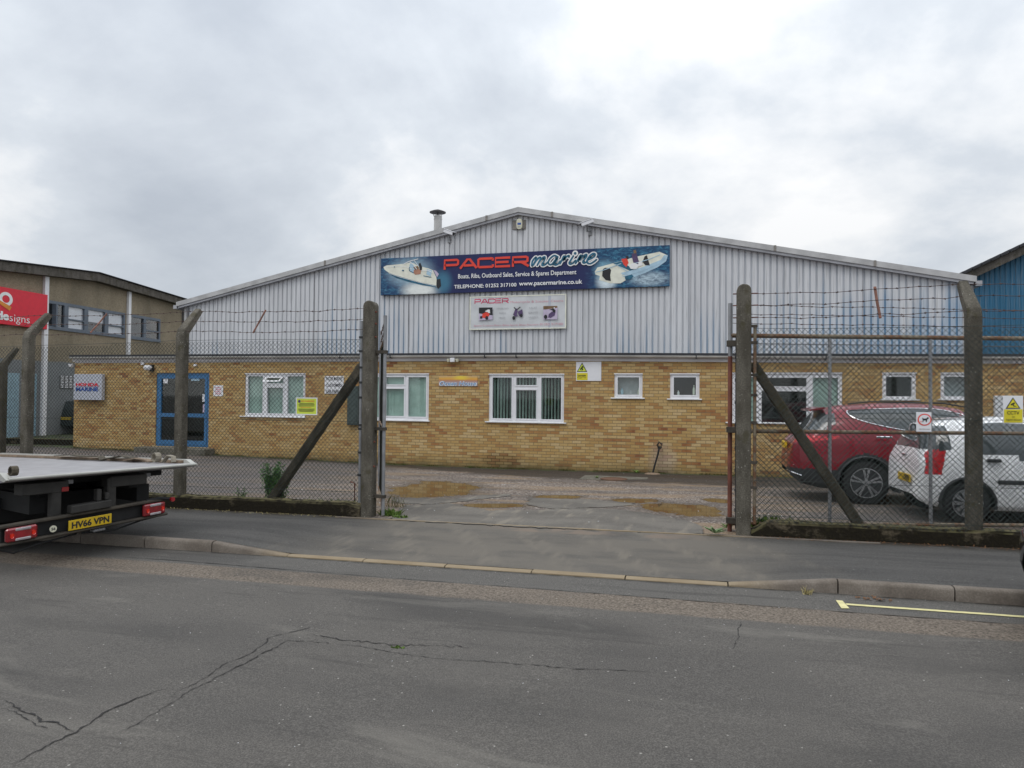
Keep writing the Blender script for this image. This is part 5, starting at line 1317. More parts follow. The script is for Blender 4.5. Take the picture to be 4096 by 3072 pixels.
# --- low walls under the fences
def low_wall(u0, u1, label, hgt=.19, slope0=False, slope1=False):
    m = MB(); us = rng(u0, u1, .22); rings = []
    for i, u in enumerate(us):
        b = gz(u, 9.2) - .12; t = gz(u, 9.2) + hgt + random.uniform(-.010, .010)
        if slope0 and i == 0: t -= .12
        if slope1 and i == len(us) - 1: t -= .05
        j = random.uniform(-.008, .008)
        rings.append([m.p(q) for q in ((u, 9.19 + j, b), (u, 9.205 + j, t - .03), (u, 9.23, t), (u, 9.42, t + random.uniform(-.006, .006)), (u, 9.45, t - .03), (u, 9.46, b))])
    for A, B in zip(rings, rings[1:]):
        for k in range(5): m.face([A[k], A[k + 1], B[k + 1], B[k]])
    m.face(rings[0]); m.face(rings[-1][::-1]); return tag(m.build('low_wall', 'mossy_concrete', smooth='all' if 0 else False), label, 'wall')
low_wall(-22, gp_l.x - .09, 'low mossy dark concrete wall under the left fence', slope1=True)
low_wall(gp_r.x + .09, 14, 'low mossy dark concrete wall under the right fence', .175, slope0=True)
# --- signs tied to the fences
def zr3(l): return [3400 + l[0] * .452, 1450 + l[1] * .452, 3400 + l[2] * .452, 1450 + l[3] * .452]
K_ = Sign('no_parking_sign', (1187, 1594, 1266, 1656), 9.375, .008, 'print_lime', 'yellow green notice with orange heading hung on the left fence mesh')
K_.text('NO PARKING', z3((1243, 1108, 1370, 1127)), 'print_orange', .03)
c_ = K_.uz(*[z3((1224, 1118, 0, 0))[i] for i in (0, 1)]); mb = MB(); y_ = K_.lay(); mb.face([mb.p((c_[0] + .022 * math.cos(k), y_, c_[1] + .022 * math.sin(k))) for k in [2 * math.pi * j / 16 for j in range(16)]]); mb.build('symbol', 'print_purple', K_.t)
for i, (y0, x0, x1, mt) in enumerate(((1138, 1225, 1365, 'print_black'), (1150, 1215, 1372, 'print_black'), (1162, 1218, 1370, 'print_black'), (1176, 1235, 1340, 'print_orange'), (1192, 1212, 1375, 'print_black'), (1203, 1215, 1372, 'print_black'), (1214, 1225, 1360, 'print_black'))):
    a, b, c, d = z3((x0, y0, x1, y0 + 5)); K_.poly([(a, d), (c, d), (c, b), (a, b)], mt, 'small_print', K_.v - .003)
m = MB(); yy = K_.v - .004; e = .014
m.box(K_.u0 - e, K_.u1 + e, yy, yy + .006, K_.z0 - e, K_.z0); m.box(K_.u0 - e, K_.u1 + e, yy, yy + .006, K_.z1, K_.z1 + e); m.box(K_.u0 - e, K_.u0, yy, yy + .006, K_.z0, K_.z1); m.box(K_.u1, K_.u1 + e, yy, yy + .006, K_.z0, K_.z1); m.build('frame', 'sign_white', K_.t)
T_ = Sign('camera_warning_sign', (4012, 1583, 4093, 1694), 9.19, .006, 'sign_white', 'white and yellow sign with black camera triangle on the right fence')
zt4 = lambda pts: [(3400 + x * .452, 1450 + y * .452) for x, y in pts]
T_.poly(zt4([(1376, 408), (1441, 308), (1508, 408)]), 'print_black', 'warning_triangle', T_.v - .003); T_.poly(zt4([(1390, 401), (1441, 322), (1494, 401)]), 'print_yellow', 'warning_triangle', T_.v - .006)
T_.poly(zt4([(1418, 368), (1452, 352), (1458, 362), (1424, 380)]), 'print_black', 'camera_symbol', T_.v - .009); T_.poly(zt4([(1438, 372), (1446, 370), (1452, 384), (1470, 384), (1470, 389), (1444, 389)]), 'print_black', 'camera_symbol', T_.v - .009)
T_.poly(zt4([(1362, 414), (1526, 414), (1526, 532), (1362, 532)]), 'print_yellow', 'caption_panel', T_.v - .003)
T_.v -= .004; T_.text('CCTV', zr3((1390, 430, 1498, 460)), 'print_black', .01); T_.text('in', zr3((1434, 472, 1456, 488)), 'print_black', .0); T_.text('operation', zr3((1378, 494, 1512, 522)), 'print_black', .0); 
G_ = Sign('dog_fouling_sign', (3665, 1649, 3726, 1727), 9.19, .006, 'sign_white', 'small white sign with black dog inside red ring on the right fence')
cxp, cyp = 3400 + 659 * .452, 1450 + 506 * .452
ou = [(cxp + 28 * math.cos(k), cyp + 24 * math.sin(k)) for k in [2 * math.pi * j / 28 for j in range(28)]]; inn = [(cxp + 23 * math.cos(k), cyp + 19.5 * math.sin(k)) for k in [2 * math.pi * j / 28 for j in range(28)]]
G_.poly(ou, 'print_orange' if 0 else 'print_red', 'ring', G_.v - .003); G_.poly(inn, 'sign_white', 'ring_centre', G_.v - .006)
G_.poly(zt4([(636, 492), (642, 488), (650, 497), (676, 494), (682, 484), (690, 484), (697, 491), (690, 498), (680, 506), (678, 527), (670, 527), (668, 512), (650, 512), (646, 527), (638, 527), (642, 506)]), 'print_black', 'dog_symbol', G_.v - .009)
G_.poly(zt4([(622, 520), (630, 516), (632, 528), (620, 528)]), 'print_red', 'waste_symbol', G_.v - .009)
G_.text('NO FOULING', zr3((612, 585, 706, 596)), 'print_black', .0)

# ================================================================== vehicles
def inpoly(x, y, P):
    c = False; n = len(P); j = n - 1
    for i in range(n):
        xi, yi = P[i]; xj, yj = P[j]
        if (yi > y) != (yj > y) and x < (xj - xi) * (y - yi) / (yj - yi) + xi: c = not c
        j = i
    return c
def make_wheel(parent, M, Rw, wid, rim, style, side):
    t = MB(M); s = side
    t.lathe([(rim, s * -wid), (Rw * .96, s * -wid), (Rw, s * -wid * .88), (Rw, s * -wid * .12), (Rw * .965, s * -.01), (rim + .01, 0), (rim, s * -.015)], axis='Y', n=40, caps=False); tyre = t.build('wheel', 'black_rubber', parent, True)
    d = MB(M); d.lathe([(rim, s * -.012), (rim * .94, s * -.004), (rim * .92, s * -.03), (.02, s * -.05)], axis='Y', n=40); d.build('rim', 'wheel_dark', tyre, True)
    r_ = MB(M)
    def spoke(a0, w0, w1, r0, r1, y0, y1):
        c, sn = math.cos(a0), math.sin(a0)
        def P(r, w, y): return (r * c - w * sn, y, r * sn + w * c)
        q = [P(r0, -w0, s * y0), P(r0, w0, s * y0), P(r1, w1, s * y1), P(r1, -w1, s * y1)]
        r_.prism(q, (0, -s * .02, 0))
    if style == 'cover':
        for k in range(10): spoke(2 * math.pi * k / 10, .014, .030, rim * .22, rim * .94, .008, .0)
        r_.lathe([(rim * .99, s * -.012), (rim * .99, s * .004), (rim * .90, s * .004), (rim * .90, s * -.01)], axis='Y', n=40, caps=False)
        r_.lathe([(rim * .27, s * -.02), (rim * .25, s * .012), (.02, s * .016)], axis='Y', n=20)
    else:
        for k in range(5):
            a = 2 * math.pi * k / 5 + .3
            spoke(a - .17, .012, .018, rim * .2, rim * .94, -.005, 0); spoke(a + .17, .012, .018, rim * .2, rim * .94, -.005, 0)
        r_.lathe([(rim * .99, s * -.012), (rim * .99, s * .003), (rim * .93, s * .003), (rim * .93, s * -.01)], axis='Y', n=40, caps=False)
        r_.lathe([(rim * .2, s * -.02), (rim * .18, s * .004), (.02, s * .006)], axis='Y', n=20)
    r_.build('spokes', 'wheel_alloy', tyre, True)
    return tyre
def car(name, label, loc, rz, sp, nx=230, nt=52):
    t_ = thing(name, loc, label, 'car', None, rz); M = Matrix.Translation(loc) @ Matrix.Rotation(rz, 4, 'Z')
    L, H = sp['L'], sp['H']; top, bot, plan = sp['top'], sp['bot'], sp['plan']
    xs = sorted({round(L * (.5 - .5 * math.cos(math.pi * k / nx)) * .55 + L * k / nx * .45, 5) for k in range(nx + 1)})
    def sec(x):
        zt = interp(top, x); zb_ = interp(bot, x); Wd = interp(plan, x); zs = min(interp(sp['belt'], x), zt - .04); zs = max(zs, zb_ + .05); r = []
        nl = int(nt * .5)
        for k in range(nl + 1):
            f = k / nl; z = lerp(zb_, zs, f); y = Wd * (1 - .05 * (1 - math.sin(math.pi * clamp(.12 + f * .8, 0, 1))))
            if f < .12: y *= 1 - .06 * (1 - f / .12) ** 2
            # character line
            r.append((y, z))
        y1_ = r[-1][0]; nu = nt - nl
        for k in range(1, nu + 1):
            a = math.pi / 2 * (k / nu); z = zs + (zt - zs) * math.sin(a) ** .72
            y = y1_ * (1 - sp['tumble'] * max(0, z - zs) / (H - zs + .01)) * math.cos(a) ** .42 if k < nu else 0
            r.append((max(0, y), z))
        return r
    secs = [sec(x) for x in xs]; n = len(secs[0])
    out = {}
    def cat(c): return out.setdefault(c, MB(M))
    vcache = {}
    def V(mb, i, j, sgn):
        key = (id(mb), i, j, sgn if secs[i][j][0] > 1e-6 else 1)
        if key not in vcache: y, z = secs[i][j]; vcache[key] = mb.p((xs[i], y * sgn, z))
        return vcache[key]
    for i in range(len(xs) - 1):
        for j in range(n - 1):
            a, b, c, d = secs[i][j], secs[i + 1][j], secs[i + 1][j + 1], secs[i][j + 1]
            x = (xs[i] + xs[i + 1]) / 2; y = (a[0] + b[0] + c[0] + d[0]) / 4; z = (a[1] + b[1] + c[1] + d[1]) / 4
            p0 = Vector((xs[i], a[0], a[1])); p1 = Vector((xs[i + 1], b[0], b[1])); p2_ = Vector((xs[i + 1], c[0], c[1])); p3 = Vector((xs[i], d[0], d[1]))
            nr = (p2_ - p0).cross(p3 - p1)
            if nr.length < 1e-10: continue
            nr.normalize(); nr = -nr if nr.y < 0 or (abs(nr.y) < .02 and nr.z < 0) else nr
            k = sp['cls'](x, y, z, nr)
            if k is None: continue
            for sgn in (-1, 1):
                kk = k + ('L' if sgn < 0 else 'R') if k in ('glass', 'lamp', 'front_lamp') else ('screen' if x > L / 2 else 'rear_glass') if k == 'rear_glass' else ('black' + ('2' if x > L / 2 else '') + ('L' if sgn < 0 else 'R')) if k == 'black' else k
                mb = cat(kk)
                ids = [V(mb, i, j, sgn), V(mb, i + 1, j, sgn), V(mb, i + 1, j + 1, sgn), V(mb, i, j + 1, sgn)]
                u_ = []
                for q in ids:
                    if q not in u_: u_.append(q)
                if len(u_) < 3: continue
                mb.face(u_ if sgn < 0 else u_[::-1])
    # end caps
    for i, fl in ((0, 1), (len(xs) - 1, -1)):
        mb = cat('body'); r = secs[i]; ids = [mb.p((xs[i], -y, z)) for y, z in r] + [mb.p((xs[i], y, z)) for y, z in r[-2::-1]]; mb.face(ids[::fl])
    body = None
    for k in sorted(out, key=lambda q: q != 'body'):
        k0 = (k[:-1] if k[-1] in 'LR' else k).rstrip('2')
        nm = {'body': 'body', 'glass': 'side_window', 'rear_glass': 'rear_window', 'screen': 'windscreen', 'lamp': 'tail_lamp', 'black': 'bumper', 'front_lamp': 'headlamp'}[k0]
        o = out[k].build(nm, sp['paint'] if k == 'body' else {'glass': 'car_glass', 'screen': 'car_glass', 'rear_glass': 'car_glass', 'lamp': 'car_lamp', 'black': 'black_plastic', 'front_lamp': 'lamp_clear'}[k0], t_, 'all')
        if k == 'body': body = o
    # inner tub so that nothing shows through the wheel arches
    m = MB(M); w_ = min(q[1] for q in plan[3:-3]) * .74; m.bbox(.35, L - .4, -w_, w_, interp(bot, L / 2) + .02, min(.95, H * .62), .03); m.build('underbody', 'dark_void', t_)
    for (xw, zw, Rw, rim, ra) in sp['wheels']:
        for s in (-1, 1):
            Wd = interp(plan, xw) - .02
            make_wheel(t_, M @ Matrix.Translation((xw, s * Wd, zw)), Rw, .20, rim, sp['wheel'], s)
            m = MB(M)    # arch lining and lip
            m.lathe([(ra + .004, s * (Wd - .02)), (ra + .004, s * (Wd - .28))], (xw, 0, zw), axis='Y', n=36) if 0 else None
            pts = [(xw + ra * math.cos(a), s * (Wd + .012), zw + ra * math.sin(a)) for a in [R(-12) + R(204) * k / 26 for k in range(27)]]
            m.tube(pts, .020, 6); m.build('arch_trim', 'black_plastic' if sp['paint'] != 'paint_white' else 'black_plastic', t_, True)
            m = MB(M); rr0 = [m.p((xw + (ra + .01) * math.cos(a), s * (Wd - .01), zw + (ra + .01) * math.sin(a))) for a in [math.pi * k / 18 for k in range(19)]]; rr1 = [m.p((xw + (ra + .01) * math.cos(a), s * (Wd - .30), zw + (ra + .01) * math.sin(a))) for a in [math.pi * k / 18 for k in range(19)]]
            for k in range(18): m.face([rr0[k], rr0[k + 1], rr1[k + 1], rr1[k]])
            m.build('arch_lining', 'dark_void', t_)
    return t_, M, body
# red estate
ZLr = 12.9
def loc_side(v, u0, z0, f):
    def g(pts): return [((lambda p: (p.x - u0, p.z - z0))(at(*f(q), v))) for q in pts]
    return g
zz5 = lambda q: (2750 + q[0] * .6085, 1400 + q[1] * .6085)
ur, zrr = 1.37, gz(3, 12.9) - .0
gs = loc_side(13.0, ur, zrr, zz5)
win_r = gs([(1062, 408), (1085, 398), (1200, 392), (1400, 385), (1600, 386), (1720, 398), (1790, 415), (1850, 440), (1850, 540), (1640, 548), (1480, 535), (1330, 510), (1200, 480), (1120, 455), (1075, 430)])
whr = gs([(1180, 855)])[0]
red = dict(L=4.70, H=1.68, paint='paint_red', tumble=.24, wheel='sport',
    top=[(0, .70), (.03, .80), (.07, .98), (.16, 1.10), (.24, 1.16), (.52, 1.50), (.60, 1.565), (.9, 1.63), (1.5, 1.68), (2.2, 1.675), (2.7, 1.60), (3.1, 1.36), (3.45, 1.12), (4.1, 1.02), (4.5, .92), (4.66, .72), (4.70, .52)],
    bot=[(0, .52), (.04, .42), (.2, .30), (.5, .24), (4.2, .22), (4.6, .28), (4.70, .40)],
    plan=[(0, .50), (.03, .68), (.08, .78), (.18, .86), (.4, .92), (.9, .945), (3.4, .945), (4.1, .90), (4.4, .80), (4.6, .62), (4.70, .40)],
    belt=[(0, .95), (1, 1.0), (3, .98), (4.7, .85)])
rw = (1.19, .355, .355, .25, .43); rf2 = (3.88, .355, .355, .25, .43); red['wheels'] = [rw, rf2]
def cls_red(x, y, z, n):
    for xw, zw, Rw, rim, ra in red['wheels']:
        if (x - xw) ** 2 + (z - zw) ** 2 < ra * ra and y > .4: return None
    if z > 1.0 and x < 3.2 and y > .3 and abs(n.y) > .35 and inpoly(x, z, win_r): return 'glass'
    if x < .74 - (z < 1.3) * .12 and 1.17 < z < 1.50 and (n.x < -.25 or y > .6) and y < .82: return 'rear_glass'
    if 2.72 < x < 3.42 and n.x > .35 and y < .70 and 1.12 < z < 1.58: return 'rear_glass'
    if x < .80 and .99 + max(0, x - .25) * .09 < z < 1.115 and y > .40: return 'lamp'
    for xw, zw, Rw, rim, ra in red['wheels']:
        if (x - xw) ** 2 + (z - zw) ** 2 < (ra + .055) ** 2 and y > .4: return 'black'
    if z < .56 - .10 * (x > 1.5) and (x < .85): return 'black'
    if z < .34: return 'black'
    if 4.2 < x < 4.62 and .78 < z < .92 and y > .5: return 'front_lamp'
    return 'body'
red['cls'] = cls_red
rc, RM, rb = car('parked_car', 'dark red estate car with chrome window trim parked behind the white hatchback', Vector((ur, 13.82, zrr)), 0, red)
def side_y(sp, x, z):
    zt = interp(sp['top'], x); zb_ = interp(sp['bot'], x); Wd = interp(sp['plan'], x); zs = min(interp(sp['belt'], x), zt - .04)
    if z <= zs: f = (z - zb_) / (zs - zb_); return Wd * (1 - .05 * (1 - math.sin(math.pi * clamp(.12 + f * .8, 0, 1))))
    f1 = .92; y1_ = Wd * (1 - .05 * (1 - math.sin(math.pi * f1))); sa = clamp((z - zs) / (zt - zs), 0, 1) ** (1 / .72); ca = math.sqrt(max(0, 1 - sa * sa))
    return y1_ * (1 - sp['tumble'] * (z - zs) / (sp['H'] - zs + .01)) * ca ** .42
for s in (-1,):
    m = MB(RM); pts = [(x, s * (side_y(red, x, z) + .006), z) for x, z in smooth_pts(win_r[-3:] + win_r[:9], 3)]; m.tube(pts, .010, 6); m.build('window_trim', 'chrome', rc, True)
    m = MB(RM); pts = [(x, s * (side_y(red, x, z) + .006), z) for x, z in smooth_pts([q for q in win_r[8:-2] if q[0] < 3.2], 3)]; m.tube(pts, .010, 6); m.build('window_trim', 'chrome', rc, True)
    hx, hz = gs([(1228, 570)])[0]; m = MB(RM); m.bbox(hx, hx + .24, s * .965 - .02, s * .965 + .02, hz - .018, hz + .018, .008); m.build('door_handle', 'chrome', rc)
    m = MB(RM)
    for dx in (1.74, 2.72): m.box(dx - .003, dx + .003, s * .948 - .004, s * .948 + .002, .35, .98)
    m.build('door_gap', 'dark_void', rc)
m = MB(RM); m.tube([(.95, -.66, 1.66), (1.3, -.68, 1.70), (2.4, -.68, 1.685), (2.75, -.66, 1.62)], .014, 6); m.build('roof_rail', 'black_plastic', rc, True)
m = MB(RM); m.prism([(.36, -.58, 1.555), (.60, -.60, 1.60), (.60, .60, 1.60), (.36, .58, 1.555)], (0, 0, -.03)); m.build('spoiler', 'paint_red', rc)
m = MB(RM); m.bbox(-.015, .03, -.26, .26, .86, .97, .004); pl = m.build('number_plate', 'plate_yellow', rc)
m = MB(RM); m.tube([(.0, -.45, .50), (.03, -.66, .49), (.10, -.80, .47), (.2, -.88, .44)], .012, 6); m.build('bumper_trim', 'chrome', rc, True)
m = MB(RM); m.bbox(.06, .10, -.80, -.66, .585, .62, .01); m.build('reflector', 'lamp_red', rc)
m = MB(RM); m.tube([(.02, .0, .75), (-.01, -.2, .76), (.01, -.45, .76)], .01, 5); m.build('badge_strip', 'chrome', rc, True)
# white hatchback
uw, zw_ = 2.80, gz(3.4, 10.95)
gw_ = loc_side(11.02, uw, zw_, zz5)
win_w = gw_([(1700, 520), (1820, 512), (1960, 508), (2300, 508), (2300, 700), (2212, 690), (2080, 672), (1985, 655), (1935, 632), (1780, 615), (1720, 590)])
white = dict(L=3.74, H=1.47, paint='paint_white', tumble=.22, wheel='cover',
    top=[(0, .52), (.02, .66), (.05, .86), (.10, 1.0), (.17, 1.18), (.26, 1.345), (.33, 1.375), (.6, 1.43), (1.2, 1.47), (1.9, 1.455), (2.3, 1.36), (2.75, 1.06), (3.2, .94), (3.55, .80), (3.70, .62), (3.74, .45)],
    bot=[(0, .36), (.03, .30), (.12, .24), (.35, .20), (3.4, .20), (3.65, .26), (3.74, .36)],
    plan=[(0, .52), (.03, .64), (.08, .71), (.18, .77), (.4, .825), (.8, .84), (2.9, .84), (3.3, .80), (3.55, .68), (3.74, .42)],
    belt=[(0, .80), (.6, .88), (2.6, .88), (3.74, .72)], wheels=[(.585, .29, .29, .195, .345), (2.95, .29, .29, .195, .345)])
lamp_w = gw_([(1600, 690), (1650, 660), (1702, 628), (1700, 700), (1692, 776), (1600, 776)])
def cls_white(x, y, z, n):
    for xw, zw, Rw, rim, ra in white['wheels']:
        if (x - xw) ** 2 + (z - zw) ** 2 < ra * ra and y > .4: return None
    if z > .85 and .62 < x < 2.4 and y > .3 and abs(n.y) > .35 and inpoly(x, z, [(.64, .96), (1.0, .93), (1.6, .90), (2.3, .88), (2.62, .93), (2.25, 1.22), (2.0, 1.35), (1.2, 1.385), (.74, 1.36)]): return 'glass'
    if x < .42 and 1.0 < z < 1.33 and y < .80: return 'rear_glass'
    if 2.15 < x < 2.75 and n.x > .35 and y < .66 and 1.08 < z < 1.42: return 'rear_glass'
    if .66 < z < 1.0 and x < .27 + (z - .66) * .22 and y > .56 + (1.0 - z) * .15 + (z - .83) * .5 * (z > .83) and x > .06 and (y > .70 or x > .10): return 'lamp'
    if z < .26 and not (x < .3): return 'body'
    if 3.2 < x < 3.62 and .66 < z < .82 and y > .45: return 'front_lamp'
    return 'body'
white['cls'] = cls_white
WO = Vector((3.40, 10.95, 0)) + Matrix.Rotation(R(4.5), 3, 'Z') @ Vector((-.545, .84, 0)); WO.z = zw_
wc, WM, wb = car('parked_car', 'small white hatchback with large red tail lamps parked behind the right fence', WO, R(4.5), white)
m = MB(WM)
m.box(1.50 - .003, 1.50 + .003, -.842, -.836, .30, .88); m.build('door_gap', 'dark_void', wc)
hx, hz = gw_([(1930, 725)])[0]; m = MB(WM); m.bbox(hx, hx + .17, -.87, -.82, hz - .02, hz + .025, .01); m.build('door_handle', 'black_plastic', wc)
hx, hz = gw_([(2003, 862)])[0]; m = MB(WM); m.bbox(hx, 2.5, -.862, -.82, hz - .035, hz + .02, .01); m.build('rubbing_strip', 'black_plastic', wc)
m = MB(WM); m.bbox(-.035, -.012, -.47, -.0, .52, .63, .004); m.build('number_plate', 'plate_yellow', wc)
m = MB(WM); put_text(m, 'DP09', .26, .46, .54, .62, 0, .02, fn=lambda q: (-.038, -q[0], q[2])); m.build('plate_lettering', 'print_black', wc)
m = MB(WM); m.bbox(.235, .27, -.2, .2, 1.02, 1.03, .002); m.tube([(.10, .1, 1.0), (.17, -.25, 1.12)], .01, 5); m.build('rear_wiper', 'black_plastic', wc)
m = MB(WM); m.tube([(.07, -.12, .88), (.05, 0, .89), (.07, .12, .88)], .016, 6); m.build('badge', 'chrome', wc, True)
# black car at the right edge, dark green car beyond the workshop corner
blk = dict(white); blk.update(L=4.2, H=1.43, paint='paint_black', wheel='sport',
    top=[(0, .66), (.03, .72), (.10, .77), (.3, .83), (.75, .92), (1.05, 1.0), (1.6, 1.34), (2.0, 1.42), (2.7, 1.43), (3.3, 1.38), (3.75, 1.10), (4.05, .98), (4.16, .80), (4.2, .6)],
    bot=[(0, .60), (.04, .42), (.14, .26), (.4, .2), (3.9, .22), (4.1, .3), (4.2, .45)],
    plan=[(0, .42), (.03, .58), (.10, .72), (.25, .80), (.5, .85), (.9, .87), (3.4, .87), (3.9, .80), (4.1, .66), (4.2, .45)], belt=[(0, .66), (1, .90), (3.6, .92), (4.2, .8)],
    wheels=[(.85, .31, .31, .21, .36), (3.40, .31, .31, .21, .36)])
def cls_b(x, y, z, n):
    for xw, zw, Rw, rim, ra in blk['wheels']:
        if (x - xw) ** 2 + (z - zw) ** 2 < ra * ra and y > .4: return None
    if y > .3 and abs(n.y) > .35 and inpoly(x, z, [(1.25, .94), (3.5, .96), (3.35, 1.28), (2.7, 1.36), (2.0, 1.35), (1.7, 1.28)]): return 'glass'
    if 1.06 < x < 1.65 and n.x < -.3 and z > 1.02 and y < .66: return 'rear_glass'
    if 3.3 < x < 3.75 and n.x > .3 and z > 1.1 and y < .62: return 'rear_glass'
    if z < .46 and x < .35: return 'black'
    return 'body'
blk['cls'] = cls_b
bl = at(4072, 2165, 5.95)
car('parked_car', 'black car of which only the rounded corner shows at the right edge', Vector((bl.x + .19, 5.95, along(3) - .02)), R(0), blk, 120, 36)
dk = dict(white); dk.update(paint='paint_darkgreen', wheel='sport')
def cls_d(x, y, z, n):
    k = cls_white(x, y, z, n)
    return k
dk['cls'] = cls_d
q = onyard(262, 1738); q.z = gz(q.x, q.y)
dc, DM, db = car('parked_car', 'dark car half hidden by the left corner of the brick workshop', q, R(90), dk, 110, 34)
m = MB(DM); m.bbox(-.012, .03, -.26, .26, .60, .71, .004); m.build('number_plate', 'plate_yellow', dc)

# ------------------------------------------------------------------ flatbed recovery truck
TA, TB = onz(30, 1912, .91), onz(772, 1853, .91)
ex = (TB - TA); TW = ex.length; ex.normalize(); ey = Vector((-ex.y, ex.x, 0)); tz = along(TA.x)
if ey.x > 0: ey = -ey
TM = Matrix((ex, ey, Vector((0, 0, 1)))).transposed().to_4x4(); TM.translation = Vector((TA.x, TA.y, tz))
tr = thing('recovery_truck', (TA.x, TA.y, tz), 'flatbed recovery truck with pale deck and red tail lamps at the left kerb', 'truck')
HB = .91 - tz; TILT = -.036
BM_ = TM @ Matrix.Translation((0, 0, HB)) @ Matrix(((1, 0, 0, 0), (0, 1, 0, 0), (0, TILT, 1, 0), (0, 0, 0, 1)))
m = MB(BM_)
pf = [(-.06, -.012), (-.045, .004), (0, .0), (5.2, .0), (5.2, -.07), (.3, -.07), (.05, -.045), (-.04, -.03)]
m.prism([(0, y, z) for y, z in pf], (TW, 0, 0)); m.build('deck', 'truck_alu', tr)
m = MB(BM_); m.tube([(-.01, -.05, -.012), (TW + .01, -.05, -.012)], .017, 10); m.build('deck_lip', 'truck_cream', tr, True)
for x in (0, TW):
    s = 1 if x else -1
    m = MB(BM_); m.prism([(x - .03, -.05, -.02), (x - .03, .10, .045), (x - .03, 5.2, .055), (x - .03, 5.2, .02), (x - .03, .3, .0), (x - .03, 0, -.04)], (.06, 0, 0)); sr = m.build('side_rail', 'truck_cream', tr)
    m = MB(BM_); m.box(x - .06 * (s > 0) - .0 + (.03 if s < 0 else -.015), x + (.075 if s < 0 else .0) - .03 * (s > 0), .15, 5.2, .003, .035); m.build('rubbing_timber', 'wood_rail', sr)
for yy in (.5, 1.4, 2.3, 3.2, 4.1):
    m = MB(BM_); m.box(.1, TW - .1, yy, yy + .08, -.15, -.072); m.build('cross_member', 'truck_under', tr)
for x0, x1, y0, y1 in ((.18, .62, .10, .30), (1.06, 1.48, .10, .30)):
    m = MB(BM_); m.bbox(x0, x1, y0, y1, -.205, -.085, .008); bmn = m.build('cross_beam', 'truck_beam', tr)
    m = MB(BM_); m.bbox(x1 - .012, x1 + .055, y0 + .02, y0 + .17, -.125, -.08, .004); m.build('beam_end', 'steel_grey', bmn)
for x0 in (.42, 1.38):
    m = MB(BM_); m.bbox(x0, x0 + .12, .32, 5.1, -.26, -.152, .008); m.build('chassis_beam', 'truck_under', tr)
m = MB(BM_); m.bbox(.545, .615, .085, .099, -.198, -.15, .004); m.build('reflector', 'lamp_red', tr)
# tail beam, which leans up towards the pavement side
TB_ = TM @ Matrix(((1, 0, 0, 0), (0, 1, 0, 0), (.05, 0, 1, 0), (0, 0, 0, 1)))
def tb(nm, x0, x1, y0, y1, z0, z1, mt='truck_frame', b=.01, par=None):
    m = MB(TB_); m.bbox(x0, x1, y0, y1, z0, z1, b); return m.build(nm, mt, par or tr)
tb('bumper_bar', -.06, 1.70, .02, .09, .438, .474); tb('bumper_bar', -.06, 1.70, .02, .09, .262, .292)
tb('bumper_web', -.02, 1.66, .085, .105, .285, .445, 'truck_under')
for x in (.455, 1.03): tb('bumper_arm', x, x + .10, .106, .20, .26, .84 - .05 * x, 'truck_beam')
tb('tow_block', .60, 1.02, -.01, .10, .476, .56, 'truck_beam')
tb('tow_lug', .875, .925, .02, .10, .562, .69, 'truck_beam', .008); tb('tow_lug', .965, 1.01, .02, .10, .562, .64, 'truck_beam', .008)
for k, (x0, x1) in enumerate(((.0, .285), (1.39, 1.655))):
    L_ = tb('tail_lamp', x0, x1, -.0, .05, .297, .433, 'lamp_red', .015); xm = (x1 - x0)
    for z0, z1 in ((.400, .428), (.302, .328)): tb('clear_lens', x0 + xm * .28, x1 - xm * .22, -.008, .004, z0, z1, 'lamp_clear', .006, L_)
    for fx in (.12, .80): tb('bulb', x0 + xm * fx, x0 + xm * (fx + .12), -.004, .004, .335, .385, 'bulb_red', .01, L_)
P_ = tb('number_plate', .583, 1.03, .008, .024, .298, .405, 'plate_yellow', .004)
m = MB(TB_); put_text(m, 'HV66 VPN', .612, 1.002, .316, .388, .005, .035); m.build('plate_lettering', 'print_black', P_)
m = MB(TB_); m.lathe([(.034, .012), (.034, .024)], (.435, 0, .352), axis='Y', n=20); dsc = m.build('speed_disc', 'alarm_cream', tr)
m = MB(TB_); put_text(m, '56', .415, .455, .338, .367, .010, .03); m.build('disc_number', 'print_black', dsc)
m = MB(TB_); m.tube([(1.45, .06, .47), (1.60, .03, .478), (1.70, .0, .455)], .018, 8); st = m.build('marker_stalk', 'black_rubber', tr, True)
m = MB(TB_); m.lathe([(.026, -.03), (.028, .0), (.016, .012)], (1.715, -.02, .452), axis='Y', n=14); m.build('marker_lamp', 'lamp_red', st, True)
m = MB(TB_); m.tube([(-.1, .08, .26), (.10, .08, .17), (.3, .08, .21), (.7, .09, .24)], .010, 6); m.build('cable', 'black_rubber', tr, True)
m = MB(TB_); m.tube([(.75, .08, .235), (1.1, .08, .20), (1.4, .08, .25), (1.62, .08, .262)], .010, 6); m.build('cable', 'black_rubber', tr, True)
tb('sensor_block', .85, .98, .03, .12, .225, .258, 'steel_grey')
m = MB(TM); m.box(.15, TW - .15, 1.0, 5.0, .35, .62); m.build('chassis_frame', 'truck_under', tr)
for x0 in (.35, 1.5): m = MB(TM); m.box(x0, x0 + .15, .35, 5.0, .5, .70); m.build('chassis_rail', 'truck_under', tr)
m = MB(TM); m.box(.1, TW - .1, 1.28, 1.31, .2, .8); m.build('mud_flap', 'black_rubber', tr)
for x, s in ((.02, -1), (TW - .02, 1)):
    for yw in (1.75, 5.9): make_wheel(tr, TM @ Matrix.Translation((x, yw, .33)) @ Matrix.Rotation(R(90), 4, 'Z'), .33, .30 if yw < 3 else .2, .2, 'sport', -s)
